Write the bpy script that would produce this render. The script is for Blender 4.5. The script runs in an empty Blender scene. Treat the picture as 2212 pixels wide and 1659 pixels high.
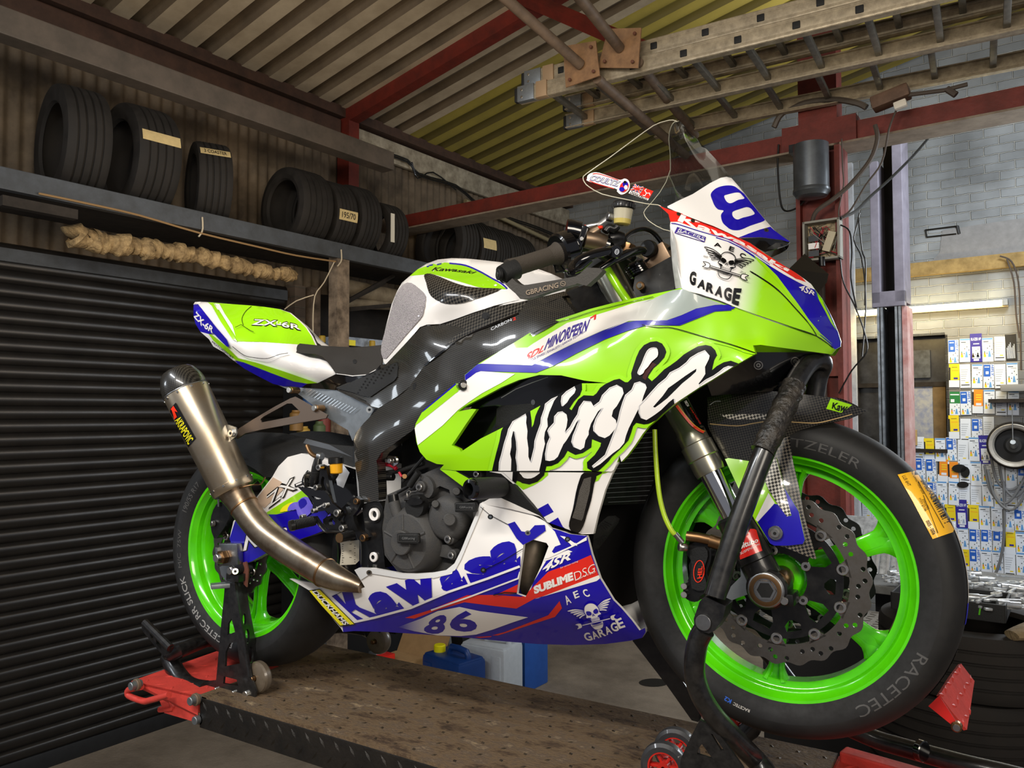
# Racing motorcycle on a raised bike lift in a workshop. Everything is built from code.
import bpy, bmesh, math, random
import numpy as np
from mathutils import Vector, Matrix
from mathutils.geometry import delaunay_2d_cdt
random.seed(7); np.random.seed(7)
SC = bpy.context.scene
COL = SC.collection
PI = math.pi
# ------------------------------------------------------------------ survey of the camera station
IW, IH = 2212, 1659
FPX = 1692.14
def rz(a): c, s = math.cos(a), math.sin(a); return np.array([[c,-s,0],[s,c,0],[0,0,1.]])
def ry(a): c, s = math.cos(a), math.sin(a); return np.array([[c,0,s],[0,1,0],[-s,0,c]])
def rx(a): c, s = math.cos(a), math.sin(a); return np.array([[1,0,0],[0,c,-s],[0,s,c]])
CAMR = rz(.557754963) @ rx(.0379798635) @ ry(.00290411879)
CAMP = np.array([1.78442243, -1.52850572, .731185097])
BIKER = rz(.0186645611) @ ry(-.0676837057)        # nose lifted by the head stand
BIKEO = np.array([0, 0, .348814972])              # rear axle
ROOMR = rz(-.0748166363)
CAMB = BIKER.T @ (CAMP - BIKEO)
CAMRM = ROOMR.T @ CAMP
FLOOR = -1.32
WA, WB = -3.05, 6.45                              # left wall, back wall (room frame)
def ray(px, py): return CAMR @ np.array([(px - IW/2)/FPX, 1, -(py - IH/2)/FPX])
def B(px, py, Y):
    d = BIKER.T @ ray(px, py); return CAMB + d*((Y - CAMB[1])/d[1])
def onZ(px, py, z): d = ray(px, py); return CAMP + d*((z - CAMP[2])/d[2])
def onY(px, py, y): d = ray(px, py); return CAMP + d*((y - CAMP[1])/d[1])
def onX(px, py, x): d = ray(px, py); return CAMP + d*((x - CAMP[0])/d[0])
def at(px, py, dep): return CAMP + ray(px, py)*dep
def rA(px, py, a): d = ROOMR.T @ ray(px, py); return CAMRM + d*((a - CAMRM[0])/d[0])     # room frame
def rB(px, py, b): d = ROOMR.T @ ray(px, py); return CAMRM + d*((b - CAMRM[1])/d[1])
def rZ(px, py, z): return ROOMR.T @ onZ(px, py, z)
def room(a, b, z): return ROOMR @ np.array([a, b, z])
def bike2w(p): return BIKEO + BIKER @ np.array(p)
def w2bike(p): return BIKER.T @ (np.array(p) - BIKEO)
FR = {'A':(0,0,2.4578),'Bz':(700,0,2.765),'C':(1412,0,2.765),'D':(350,530,3.16),'E':(1000,230,3.16),'F':(1200,350,3.16),
 'G':(880,650,3.16),'H':(620,1000,2.765),'I':(260,800,2.98919),'J':(250,1150,3.2529),'K':(1320,750,2.765),'L':(1320,1059,2.765),
 'M':(1740,180,4.6864),'N':(1740,534,4.6864),'O':(1840,880,4.3656),'P':(1840,1240,3.9597),'Q':(580,440,4.0963),
 'T':(1040,730,5.0278),'U':(1300,720,5.9235),'V':(640,1020,5.0273),'X':(1040,1060,4.8789),'Y':(600,930,6.1444),
 'AA':(1060,440,5.2667),'BB':(1420,360,3.95),'CC':(1440,1080,4.6087),'DD':(400,640,4.6083),'EE':(1380,1380,2.6587),'PX':(0,0,1)}
def Z(fr, *v):
    x0, y0, s = FR[fr]; return [(x0 + a/s, y0 + b/s) for a, b in zip(v[::2], v[1::2])]
def z1(fr, a, b): return Z(fr, a, b)[0]
# ------------------------------------------------------------------ materials
def lin(h):
    h = h.lstrip('#'); c = [int(h[i:i+2], 16)/255 for i in (0, 2, 4)]
    return tuple(x/12.92 if x <= .04045 else ((x + .055)/1.055)**2.4 for x in c) + (1,)
MATS = {}
def mat(name, col, rough=.5, metal=0., coat=0., noise=0., nscale=30., dark=None, bump=0., bscale=200., emit=0., trans=0., alpha=1., ior=1.45, spec=.5, fade=None):
    if name in MATS: return MATS[name]
    m = bpy.data.materials.new(name); m.use_nodes = True; nt = m.node_tree; p = nt.nodes['Principled BSDF']
    c = lin(col) if isinstance(col, str) else col
    p.inputs['Base Color'].default_value = c; p.inputs['Roughness'].default_value = rough; p.inputs['Metallic'].default_value = metal
    p.inputs['Coat Weight'].default_value = coat; p.inputs['Coat Roughness'].default_value = .06
    p.inputs['Transmission Weight'].default_value = trans; p.inputs['IOR'].default_value = ior; p.inputs['Alpha'].default_value = alpha
    p.inputs['Specular IOR Level'].default_value = spec
    m.diffuse_color = c
    tc = None
    def obj():
        nonlocal tc
        if tc is None: tc = nt.nodes.new('ShaderNodeTexCoord')
        return tc.outputs['Object']
    if emit:
        p.inputs['Emission Color'].default_value = c; p.inputs['Emission Strength'].default_value = emit
    src = None
    if noise:
        n = nt.nodes.new('ShaderNodeTexNoise'); n.inputs['Scale'].default_value = nscale; n.inputs['Detail'].default_value = 8; n.inputs['Roughness'].default_value = .65
        nt.links.new(obj(), n.inputs['Vector'])
        r = nt.nodes.new('ShaderNodeValToRGB'); r.color_ramp.elements[0].position = .35; r.color_ramp.elements[1].position = .68
        nt.links.new(n.outputs['Fac'], r.inputs['Fac'])
        mx = nt.nodes.new('ShaderNodeMix'); mx.data_type = 'RGBA'
        mx.inputs['A'].default_value = c; mx.inputs['B'].default_value = lin(dark) if dark else tuple(x*.45 for x in c[:3]) + (1,)
        ml = nt.nodes.new('ShaderNodeMath'); ml.operation = 'MULTIPLY'; ml.inputs[1].default_value = noise
        nt.links.new(r.outputs['Color'], ml.inputs[0]); nt.links.new(ml.outputs[0], mx.inputs['Factor'])
        nt.links.new(mx.outputs['Result'], p.inputs['Base Color'])
        mr = nt.nodes.new('ShaderNodeMapRange'); mr.inputs['To Min'].default_value = max(.02, rough*.8); mr.inputs['To Max'].default_value = min(1, rough*1.25)
        nt.links.new(n.outputs['Fac'], mr.inputs['Value']); nt.links.new(mr.outputs['Result'], p.inputs['Roughness'])
    if fade:                                         # painted fade between two colours, stored per vertex
        at_ = nt.nodes.new('ShaderNodeAttribute'); at_.attribute_name = 'fade'
        mx = nt.nodes.new('ShaderNodeMix'); mx.data_type = 'RGBA'; mx.inputs['A'].default_value = c; mx.inputs['B'].default_value = lin(fade)
        nt.links.new(at_.outputs['Fac'], mx.inputs['Factor']); nt.links.new(mx.outputs['Result'], p.inputs['Base Color'])
    if bump:
        n2 = nt.nodes.new('ShaderNodeTexNoise'); n2.inputs['Scale'].default_value = bscale; n2.inputs['Detail'].default_value = 5
        nt.links.new(obj(), n2.inputs['Vector'])
        b = nt.nodes.new('ShaderNodeBump'); b.inputs['Strength'].default_value = bump; b.inputs['Distance'].default_value = .01
        nt.links.new(n2.outputs['Fac'], b.inputs['Height']); nt.links.new(b.outputs['Normal'], p.inputs['Normal'])
    MATS[name] = m; return m
def carbon(name, a='#0a0a0b', b='#3b3832', cell=.0032, rough=.32, plane='xz', rot=.6):
    m = mat(name, a, rough, coat=.8); nt = m.node_tree; p = nt.nodes['Principled BSDF']
    tc = nt.nodes.new('ShaderNodeTexCoord'); mp = nt.nodes.new('ShaderNodeMapping'); mp.vector_type = 'POINT'
    sp = nt.nodes.new('ShaderNodeSeparateXYZ'); cb = nt.nodes.new('ShaderNodeCombineXYZ')
    nt.links.new(tc.outputs['Object'], sp.inputs[0])
    nt.links.new(sp.outputs[plane[0].upper()], cb.inputs[0]); nt.links.new(sp.outputs[plane[1].upper()], cb.inputs[1])
    mp.inputs['Rotation'].default_value = (0, 0, rot)
    nt.links.new(cb.outputs[0], mp.inputs['Vector'])
    ck = nt.nodes.new('ShaderNodeTexChecker'); ck.inputs['Scale'].default_value = 1/cell
    ck.inputs['Color1'].default_value = lin(a); ck.inputs['Color2'].default_value = lin(b)
    nt.links.new(mp.outputs[0], ck.inputs['Vector']); nt.links.new(ck.outputs['Color'], p.inputs['Base Color'])
    return m
LIME, WHITE, BLUE, RED, BLACK = '#97d80c', '#eeeae6', '#170aa0', '#e02a20', '#0a0a0b'
def paint(name, c, **k): return mat(name, c, k.pop('rough', .28), coat=k.pop('coat', .7), **k)
M_lime = paint('lime_paint', LIME); M_white = paint('white_paint', WHITE, rough=.3); M_blue = paint('blue_paint', BLUE)
M_red = paint('red_vinyl', RED); M_blackv = paint('black_vinyl', BLACK, rough=.25); M_halo = paint('bright_lime_vinyl', '#9be01c')
M_grey = paint('grey_vinyl', '#b9b9be'); M_greyk = paint('skull_grey', '#8c8c96'); M_purple = paint('purple_vinyl', '#3b2a86')
M_yellow = paint('yellow_vinyl', '#f2e520'); M_silverv = paint('silver_vinyl', '#c9ccd2')
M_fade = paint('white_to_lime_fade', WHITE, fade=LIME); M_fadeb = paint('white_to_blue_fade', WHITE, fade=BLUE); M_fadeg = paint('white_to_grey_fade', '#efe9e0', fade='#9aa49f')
M_rim = mat('bright_green_rim', '#58d80c', .2, coat=.8, noise=.25, nscale=18, dark='#2f8a06')
M_carb = carbon('carbon_weave'); M_carbm = carbon('carbon_coarse', cell=.0055, b='#4a463f'); M_mesh = carbon('silver_mesh', '#3a3733', '#d8d2c6', .0042, .35); M_carbx = carbon('carbon_guard', a='#17171a', b='#6d665c', cell=.0042)
M_blk = mat('satin_black_metal', '#0e0e0f', .35, metal=.3, coat=.2, noise=.5, nscale=40, dark='#2a2928'); M_blkg = mat('gloss_black', '#08080a', .14, coat=1)
M_plast = mat('matt_black_plastic', '#161616', .6, bump=.1, bscale=300); M_dark = mat('engine_dark', '#0b0b0c', .7)
M_eng = mat('engine_cover_grey', '#3d3d3e', .62, bump=.12, bscale=350, noise=.4, nscale=60, dark='#4e4942')
M_alu = mat('brushed_aluminium', '#a9aaab', .35, metal=1, noise=.5, nscale=60, dark='#6f6d68'); M_alud = mat('dull_aluminium', '#8f9498', .45, metal=.8, noise=.4, nscale=35)
M_steel = mat('bolt_steel', '#c8c4bc', .28, metal=1); M_chrome = mat('chrome_stanchion', '#e0e0e0', .08, metal=1); M_brass = mat('bronze_steel', '#8a6a4a', .4, metal=1)
M_tit = mat('titanium_can', '#d2c6b2', .3, metal=.95, noise=.5, nscale=9, dark='#a5844f'); M_pipe = mat('heat_stained_pipe', '#b3a590', .32, metal=.95, noise=.9, nscale=14, dark='#6e5640')
M_ano = mat('anodised_fork', '#a5a292', .3, metal=.95); M_tyre = mat('tyre_rubber', '#131313', .62, noise=.35, nscale=14, dark='#2c2a28'); M_tside = mat('tyre_sidewall', '#1f1f20', .7, noise=.5, nscale=60, dark='#101010')
M_rub = mat('grip_rubber', '#3a332b', .75, bump=.25, bscale=600); M_seat = mat('seat_foam', '#2a2724', .85, bump=.2, bscale=500)
M_disc = mat('brake_disc_steel', '#86817a', .38, metal=1, noise=.6, nscale=50, dark='#5d564e'); M_clear = None
M_ored = mat('orange_red_plastic', '#ff3a1c', .35, coat=.4); M_hose = mat('green_brake_hose', '#a5c229', .4, coat=.3); M_wire = mat('red_wire', '#c22036', .4)
# ------------------------------------------------------------------ mesh helpers
def link(name, verts, faces, mats, parent=None, fm=None, smooth=True, fade=None):
    me = bpy.data.meshes.new(name); me.from_pydata([tuple(map(float, v)) for v in verts], [], faces); 
    for m in (mats if isinstance(mats, (list, tuple)) else [mats]): me.materials.append(m)
    if fm is not None: me.polygons.foreach_set('material_index', fm)
    if smooth: me.polygons.foreach_set('use_smooth', [True]*len(faces))
    if fade is not None:
        a = me.attributes.new('fade', 'FLOAT', 'POINT'); a.data.foreach_set('value', [float(x) for x in fade])
    me.update()
    o = bpy.data.objects.new(name, me); COL.objects.link(o)
    if parent is not None: o.parent = parent
    return o
def sharp(o, deg=35):
    o.data.set_sharp_from_angle(angle=math.radians(deg)); return o
class MB:
    """collects shapes for ONE mesh object"""
    def __init__(s): s.v, s.f, s.m, s.mats = [], [], [], []
    def mi(s, m):
        if m not in s.mats: s.mats.append(m)
        return s.mats.index(m)
    def add(s, v, f, m):
        o = len(s.v); s.v += [tuple(map(float, x)) for x in v]; s.f += [tuple(i + o for i in q) for q in f]; s.m += [s.mi(m)]*len(f); return s
    def tube(s, pts, r, m, n=12, caps=True, sub=0, squash=None):
        P = [np.array(p, float) for p in pts]; Rr = list(r) if isinstance(r, (list, tuple)) else [r]*len(P)
        if sub: P, Rr = crom(P, Rr, sub)
        L = len(P); T = [P[min(i+1, L-1)] - P[max(i-1, 0)] for i in range(L)]; T = [t/(np.linalg.norm(t)+1e-12) for t in T]
        ref = np.array([0, 0, 1.]) if abs(T[0][2]) < .9 else np.array([0, 1., 0])
        u = np.cross(T[0], ref); u /= np.linalg.norm(u); V = []
        for i in range(L):
            u = u - T[i]*(u @ T[i]); u /= np.linalg.norm(u); w = np.cross(T[i], u)
            for k in range(n):
                a = 2*PI*k/n; V.append(P[i] + Rr[i]*(math.cos(a)*u + math.sin(a)*w*(squash or 1)))
        F = [(i*n+k, i*n+(k+1) % n, (i+1)*n+(k+1) % n, (i+1)*n+k) for i in range(L-1) for k in range(n)]
        if caps: F += [tuple(reversed(range(n))), tuple((L-1)*n+k for k in range(n))]
        return s.add(V, F, m)
    def box(s, c, size, m, rot=None, bev=0.):
        c = np.array(c, float); h = np.array(size, float)/2; Rm = np.eye(3) if rot is None else rot
        if bev <= 0:
            V = [c + Rm @ (h*np.array(q)) for q in ((-1,-1,-1),(1,-1,-1),(1,1,-1),(-1,1,-1),(-1,-1,1),(1,-1,1),(1,1,1),(-1,1,1))]
            return s.add(V, [(0,3,2,1),(4,5,6,7),(0,1,5,4),(1,2,6,5),(2,3,7,6),(3,0,4,7)], m)
        bm = bmesh.new(); bmesh.ops.create_cube(bm, size=1)
        for v in bm.verts: v.co = Vector(np.array(v.co)*2*h)
        bmesh.ops.bevel(bm, geom=bm.edges[:], offset=bev, segments=2, profile=.6, affect='EDGES')
        bm.verts.index_update()
        V = [c + Rm @ np.array(v.co) for v in bm.verts]; F = [tuple(v.index for v in f.verts) for f in bm.faces]; bm.free()
        return s.add(V, F, m)
    def lathe(s, o, ax, prof, m, n=32, arc=None, ms=None):
        """prof: (distance along axis, radius); m one material, ms per segment"""
        o = np.array(o, float); ax = np.array(ax, float); ax /= np.linalg.norm(ax)
        u = np.cross(ax, [0, 0, 1.] if abs(ax[2]) < .9 else [1., 0, 0]); u /= np.linalg.norm(u); w = np.cross(ax, u)
        V = [o + ax*d + r*(math.cos(2*PI*k/n)*u + math.sin(2*PI*k/n)*w) for d, r in prof for k in range(n)]
        for i in range(len(prof)-1):
            F = [(i*n+k, i*n+(k+1) % n, (i+1)*n+(k+1) % n, (i+1)*n+k) for k in range(n)]
            if i == 0: base = len(s.v); s.v += [tuple(map(float, x)) for x in V]
            mm = ms[i] if ms else m
            s.f += [tuple(q + base for q in f) for f in F]; s.m += [s.mi(mm)]*n
        return s
    def cyl(s, a, b, r, m, n=20, r2=None, bev=0):
        a = np.array(a, float); b = np.array(b, float); L = np.linalg.norm(b-a); r2 = r if r2 is None else r2
        e = bev or min(r, L)*.12
        return s.lathe(a, b-a, [(0, 1e-5), (0, r-e), (e, r), (L-e, r2), (L, r2-e), (L, 1e-5)], m, n)
    def plate(s, loops3, m, thick, nrm):
        """flat polygon (first loop outer, others holes) given as 3-D points, extruded along nrm"""
        nrm = np.array(nrm, float); nrm /= np.linalg.norm(nrm); o = np.array(loops3[0][0], float)
        u = np.cross(nrm, [0, 0, 1.] if abs(nrm[2]) < .9 else [1., 0, 0]); u /= np.linalg.norm(u); w = np.cross(nrm, u)
        l2 = [[((np.array(p)-o) @ u, (np.array(p)-o) @ w) for p in lp] for lp in loops3]
        v2, tri = tess([l2], step=1e9)
        tri = [orient(t, v2) for t in tri]
        top = [o + u*x + w*y for x, y in v2]; V = top + [p - nrm*thick for p in top]; N = len(top)
        F = [t for t in tri] + [tuple(i+N for i in reversed(t)) for t in tri]
        for a, b in boundary(tri): F.append((b, a, a+N, b+N))
        return s.add(V, F, m)
    def done(s, name, parent=None, smooth=True, deg=38):
        o = link(name, s.v, s.f, s.mats, parent, s.m, smooth)
        if smooth: sharp(o, deg)
        return o
def orient(t, v2):
    (ax, ay), (bx, by), (cx, cy) = (v2[i] for i in t)
    return t if (bx-ax)*(cy-ay) - (by-ay)*(cx-ax) > 0 else tuple(reversed(t))
def boundary(tri):
    E = set()
    for t in tri:
        for i in range(len(t)):
            e = (t[i], t[(i+1) % len(t)])
            if (e[1], e[0]) in E: E.discard((e[1], e[0]))
            else: E.add(e)
    return E
def crom(P, Rr, n):
    Q, S = [], []; L = len(P)
    for i in range(L-1):
        p0, p1, p2, p3 = P[max(i-1, 0)], P[i], P[i+1], P[min(i+2, L-1)]
        for k in range(n):
            t = k/n; Q.append(.5*((2*p1) + (p2-p0)*t + (2*p0-5*p1+4*p2-p3)*t*t + (3*p1-p0-3*p2+p3)*t**3)); S.append(Rr[i]*(1-t) + Rr[i+1]*t)
    Q.append(P[-1]); S.append(Rr[-1]); return Q, S
def sm(loop, n=4):
    """closed Catmull-Rom through a loop of 2-D points"""
    P = [np.array(p, float) for p in loop]; L = len(P); Q = []
    for i in range(L):
        p0, p1, p2, p3 = P[i-1], P[i], P[(i+1) % L], P[(i+2) % L]
        for k in range(n):
            t = k/n; Q.append(tuple(.5*((2*p1) + (p2-p0)*t + (2*p0-5*p1+4*p2-p3)*t*t + (3*p1-p0-3*p2+p3)*t**3)))
    return Q
def smo(pts, n=4):
    P, _ = crom([np.array(p, float) for p in pts], [0]*len(pts), n); return [tuple(p) for p in P]
def ell(c, rx_, ry_, n=28, rot=0., a0=0., a1=2*PI):
    co, si = math.cos(rot), math.sin(rot)
    return [(c[0] + rx_*math.cos(t)*co - ry_*math.sin(t)*si, c[1] + rx_*math.cos(t)*si + ry_*math.sin(t)*co) for t in [a0 + (a1-a0)*k/n for k in range(n)]]
def stroke(pts, w, closed=False):
    """solids (list of one-loop solids) covering a polyline of width w (a number or one per point)"""
    P = [np.array(p, float) for p in pts]; 
    if closed: P = P + [P[0]]
    wl = list(w) if isinstance(w, (list, tuple)) else [w]*len(P); out = []
    for i in range(len(P)-1):
        d = P[i+1]-P[i]; l = np.linalg.norm(d)
        if l < 1e-6: continue
        nn = np.array([-d[1], d[0]])/l
        out.append([[tuple(P[i]+nn*wl[i]/2), tuple(P[i+1]+nn*wl[i+1]/2), tuple(P[i+1]-nn*wl[i+1]/2), tuple(P[i]-nn*wl[i]/2)]])
        if (0 < i or closed) and wl[i] > 1.2: out.append([ell(P[i], wl[i]/2, wl[i]/2, 8)])
    return out
def _edges(solid):
    if isinstance(solid, dict): return solid['v'], solid['e']
    v, e = [], []
    for lp in solid:
        o = len(v); n = len(lp); v += lp; e += [(o+i, o+(i+1) % n) for i in range(n)]
    return v, e
def _inside(P, v, e):
    P = np.asarray(P); v = np.asarray(v, float); e = np.asarray(e)
    out = np.zeros(len(P), bool); mn, mx = v.min(0), v.max(0)
    c = np.where((P[:, 0] >= mn[0]) & (P[:, 0] <= mx[0]) & (P[:, 1] >= mn[1]) & (P[:, 1] <= mx[1]))[0]
    if len(c) == 0: return out
    a, b = v[e[:, 0]], v[e[:, 1]]
    for s in range(0, len(c), 2000):
        q = P[c[s:s+2000]]; x, y = q[:, :1], q[:, 1:]
        cr = (a[None, :, 1] > y) != (b[None, :, 1] > y)
        with np.errstate(divide='ignore', invalid='ignore'):
            xi = a[None, :, 0] + (y - a[None, :, 1])*(b[None, :, 0]-a[None, :, 0])/(b[None, :, 1]-a[None, :, 1])
        out[c[s:s+2000]] = (np.sum(cr & (x < xi), 1) % 2) == 1
    return out
def tess(solids, step=12., clip=None):
    """solids: list of solids; a solid is a list of loops (even-odd) or {'v','e'}. clip: list of solids, all of which must contain.
    returns 2-D verts and triangles, boundary resampled and interior filled with a grid of pitch step"""
    es = [_edges(s) for s in solids]; cs = [_edges(s) for s in (clip or [])]
    V, E = [], []
    for v, e in es + cs:
        n0 = len(V); V += [tuple(p) for p in v]
        for i, j in e:
            p, q = np.array(v[i]), np.array(v[j]); k = max(1, int(np.linalg.norm(q-p)/step + .5)) if step < 1e8 else 1
            prev = n0 + i
            for t in range(1, k):
                V.append(tuple(p + (q-p)*t/k)); E.append((prev, len(V)-1)); prev = len(V)-1
            E.append((prev, n0 + j))
    A = np.array([p for v, _ in es for p in v], float); mn, mx = A.min(0), A.max(0)
    if step < 1e8:
        gx, gy = np.meshgrid(np.arange(mn[0]+step*.5, mx[0], step), np.arange(mn[1]+step*.5, mx[1], step*.87))
        gx[1::2] += step*.5; G = np.stack([gx.ravel(), gy.ravel()], 1)
        if len(G):
            ins = np.zeros(len(G), bool)
            for v, e in es: ins |= _inside(G, v, e)
            G = G[ins]
            bp = np.array(V, float)
            if len(G):
                keep = [np.min((bp[:, 0]-g[0])**2 + (bp[:, 1]-g[1])**2) > (step*.42)**2 for g in G]
                V += [tuple(g) for g in G[np.array(keep)]]
    ov, oe, of, *_ = delaunay_2d_cdt([Vector(p) for p in V], E, [], 0, 1e-5, False)
    P = np.array([tuple(p) for p in ov]); T = np.array([tuple(f) for f in of if len(f) == 3])
    if len(T) == 0: return [], []
    Cn = P[T].mean(1); ins = np.zeros(len(T), bool)
    for v, e in es: ins |= _inside(Cn, v, e)
    for v, e in cs: ins &= _inside(Cn, v, e)
    T = T[ins]; used = np.unique(T); mp = {int(u): i for i, u in enumerate(used)}
    return [tuple(P[u]) for u in used], [tuple(mp[int(i)] for i in t) for t in T]
# ------------------------------------------------------------------ lettering from the built-in font
_TX = {}
def text2(body, bold=0., shear=0., space=1., line=1.):
    key = (body, bold, shear, space)
    if key not in _TX:
        cu = bpy.data.curves.new('t', 'FONT'); cu.body = body; cu.offset = bold; cu.shear = shear; cu.space_character = space; cu.resolution_u = 3; cu.fill_mode = 'FRONT' if False else 'BOTH'
        ob = bpy.data.objects.new('t', cu); COL.objects.link(ob)
        dg = bpy.context.evaluated_depsgraph_get(); me = ob.evaluated_get(dg).to_mesh()
        v = np.array([q.co[:2] for q in me.vertices]); cnt = {}
        # front faces only
        seen = set()
        for p in me.polygons:
            if p.normal.z < 0: continue
            ids = list(p.vertices)
            for i in range(len(ids)):
                a, b = ids[i], ids[(i+1) % len(ids)]; k = (min(a, b), max(a, b)); cnt[k] = cnt.get(k, 0) + 1
        e = [k for k, c in cnt.items() if c == 1]
        ob.evaluated_get(dg).to_mesh_clear(); COL.objects.unlink(ob); bpy.data.objects.remove(ob); bpy.data.curves.remove(cu)
        ids = sorted({i for k in e for i in k}); mp = {j: i for i, j in enumerate(ids)}
        v = v[ids]; e = [(mp[a], mp[b]) for a, b in e]
        mn, mx = v.min(0), v.max(0)
        _TX[key] = ((v-mn)/(mx-mn), e)
    return _TX[key]
def lerpc(c, u):
    c = [np.array(p, float) for p in c]; L = [0.]
    for i in range(len(c)-1): L.append(L[-1] + np.linalg.norm(c[i+1]-c[i]))
    d = u*L[-1]
    for i in range(len(c)-1):
        if d <= L[i+1] or i == len(c)-2:
            t = (d-L[i])/(L[i+1]-L[i] + 1e-9); return c[i]*(1-t) + c[i+1]*t
def text(body, top, bot, bold=0., shear=0., space=1., step=14):
    """letters filling the strip between curve bot (baseline, left to right) and curve top"""
    v, e = text2(body, bold, shear, space)
    return {'v': [tuple(lerpc(bot, x)*(1-y) + lerpc(top, x)*y) for x, y in v], 'e': e}
# ------------------------------------------------------------------ panels that follow a depth survey
def depth(pts, lam=1e-6):
    """smooth surface: bike side coordinate Y over the survey points (px, py, Y)"""
    A = np.array(pts, float); X = A[:, :2]/400.; n = len(X)
    def U(r2): return np.where(r2 > 0, r2*np.log(r2 + 1e-30), 0)
    K = U(((X[:, None]-X[None])**2).sum(2)) + lam*np.eye(n); P = np.c_[np.ones(n), X]
    S = np.zeros((n+3, n+3)); S[:n, :n] = K; S[:n, n:] = P; S[n:, :n] = P.T
    w = np.linalg.solve(S, np.r_[A[:, 2], 0, 0, 0])
    def f(px, py):
        q = np.array([px, py])/400.; return float(U(((X-q)**2).sum(1)) @ w[:n] + w[n] + w[n+1:] @ q)
    return f
BIKE = None
def const(Y): return lambda px, py: Y
class Panel:
    """one sheet part: a base outline plus its painted or stuck-on graphics, one mesh"""
    def __init__(s, D, base=None, m=None, step=14, mirror=False, skirt=.006, off=.0005, fade=None, clipall=True):
        s.D, s.mirror, s.off, s.lay, s.step, s.bx = D, mirror, off, 0, step, []
        s.v, s.f, s.m, s.mats, s.fd = [], [], [], [], []
        s.clip = None
        if base is not None:
            s.clip = [base]; s.put([base], m, step, skirt=skirt, mirror=mirror, fade=fade, clip=None)
    def put(s, solids, m, step=None, skirt=0, mirror=False, fade=None, clip='base', lay=None):
        cl = s.clip if clip == 'base' else clip
        step = step or s.step
        v2, tri = tess(solids, step, cl)
        if not tri: return s
        a2 = np.array(v2); mn, mx = a2.min(0), a2.max(0)     # graphics stack only where they overlap
        l0 = max([l + 1 for n_, x_, l in s.bx if (n_ < mx).all() and (x_ > mn).all()], default=0)
        if lay is None or lay < l0: lay = l0
        s.bx.append((mn, mx, lay)); dy = -s.off*lay; s.lay = lay
        if m not in s.mats: s.mats.append(m)
        mi = s.mats.index(m); o = len(s.v)
        tri = [tuple(reversed(orient(t, v2))) for t in tri]
        P = [B(x, y, s.D(x, y) + dy) for x, y in v2]
        s.v += P; s.f += [tuple(i+o for i in t) for t in tri]; s.m += [mi]*len(tri)
        s.fd += [fade(x, y) if fade else 0 for x, y in v2]
        if skirt:
            bd = list(boundary(tri)); ids = {}
            for a, b in bd:
                for i in (a, b):
                    if i not in ids: ids[i] = len(s.v); x, y = v2[i]; q = B(x, y, s.D(x, y) + skirt); q = P[i] + np.array([0, skirt, 0]); s.v.append(q); s.fd.append(s.fd[o+i])
            for a, b in bd: s.f.append((b+o, a+o, ids[a], ids[b])); s.m.append(mi)
        if mirror:
            o2 = len(s.v); s.v += [np.array([p[0], -p[1], p[2]]) for p in P]; s.f += [tuple(i+o2 for i in reversed(t)) for t in tri]; s.m += [mi]*len(tri)
            s.fd += [fade(x, y) if fade else 0 for x, y in v2]
        return s
    def line(s, pts, w, m, **k): return s.put(stroke(pts, w), m, k.pop('step', 12), **k)
    def done(s, name, parent=None, label=None, deg=50):
        o = link(name, s.v, s.f, s.mats, parent if parent is not None else BIKE, s.m, True, s.fd)
        sharp(o, deg)
        if label: o['label'] = label
        return o
# ------------------------------------------------------------------ naming
def tag(o, label=None, cat=None, group=None, kind=None):
    for k, v in (('label', label), ('category', cat), ('group', group), ('kind', kind)):
        if v: o[k] = v
    return o
def empty(name, label, cat, loc=(0, 0, 0), group=None):
    o = bpy.data.objects.new(name, None); COL.objects.link(o); o.location = tuple(map(float, loc)); o.empty_display_size = .05
    return tag(o, label, cat, group)
def struct(o): o['kind'] = 'structure'; return o
# ================================================================== WORKSHOP SHELL
def rbox(mb, a0, a1, b0, b1, z0, z1_, m, bev=0.):
    mb.box(room((a0+a1)/2, (b0+b1)/2, (z0+z1_)/2), (abs(a1-a0), abs(b1-b0), abs(z1_-z0)), m, ROOMR, bev)
R3 = lambda p: ROOMR @ np.array(p)
RZ = math.atan2(ROOMR[1, 0], ROOMR[0, 0])
M_red_st = mat('red_oxide_steel', '#6e2418', .6, noise=.6, nscale=7, dark='#33140d', bump=.1, bscale=60)
M_greyst = mat('grey_painted_steel', '#474b50', .55, noise=.6, nscale=9, dark='#2b2b2a', bump=.08, bscale=80)
M_greyb = mat('dusty_grey_beam', '#5a5047', .6, noise=.7, nscale=6, dark='#38342e')
M_purlin = mat('rusty_purlin', '#4a3327', .7, noise=.7, nscale=8, dark='#241a14'); M_plate = mat('limewashed_plate', '#a49a86', .85, noise=.8, nscale=10, dark='#5b5040')
M_shut = mat('shutter_paint', '#2a2724', .3, metal=.3, noise=.5, nscale=6, dark='#131212'); M_gal = mat('galvanised_ladder', '#b5a78f', .42, metal=.5, noise=.7, nscale=22, dark='#6e6454'); M_rung = mat('rung_grey', '#77736a', .45, metal=.5, noise=.6, nscale=25, dark='#45423c')
M_wood = mat('old_timber', '#a58a55', .8, noise=.7, nscale=12, dark='#6b5633'); M_dwood = mat('dark_timber', '#2c251e', .85, noise=.7, nscale=12, dark='#14100d')
def floor_mat():
    m = mat('oily_concrete', '#8d8070', .7, noise=.85, nscale=1.7, dark='#564b3f', bump=.35, bscale=70); nt = m.node_tree
    return m
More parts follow.
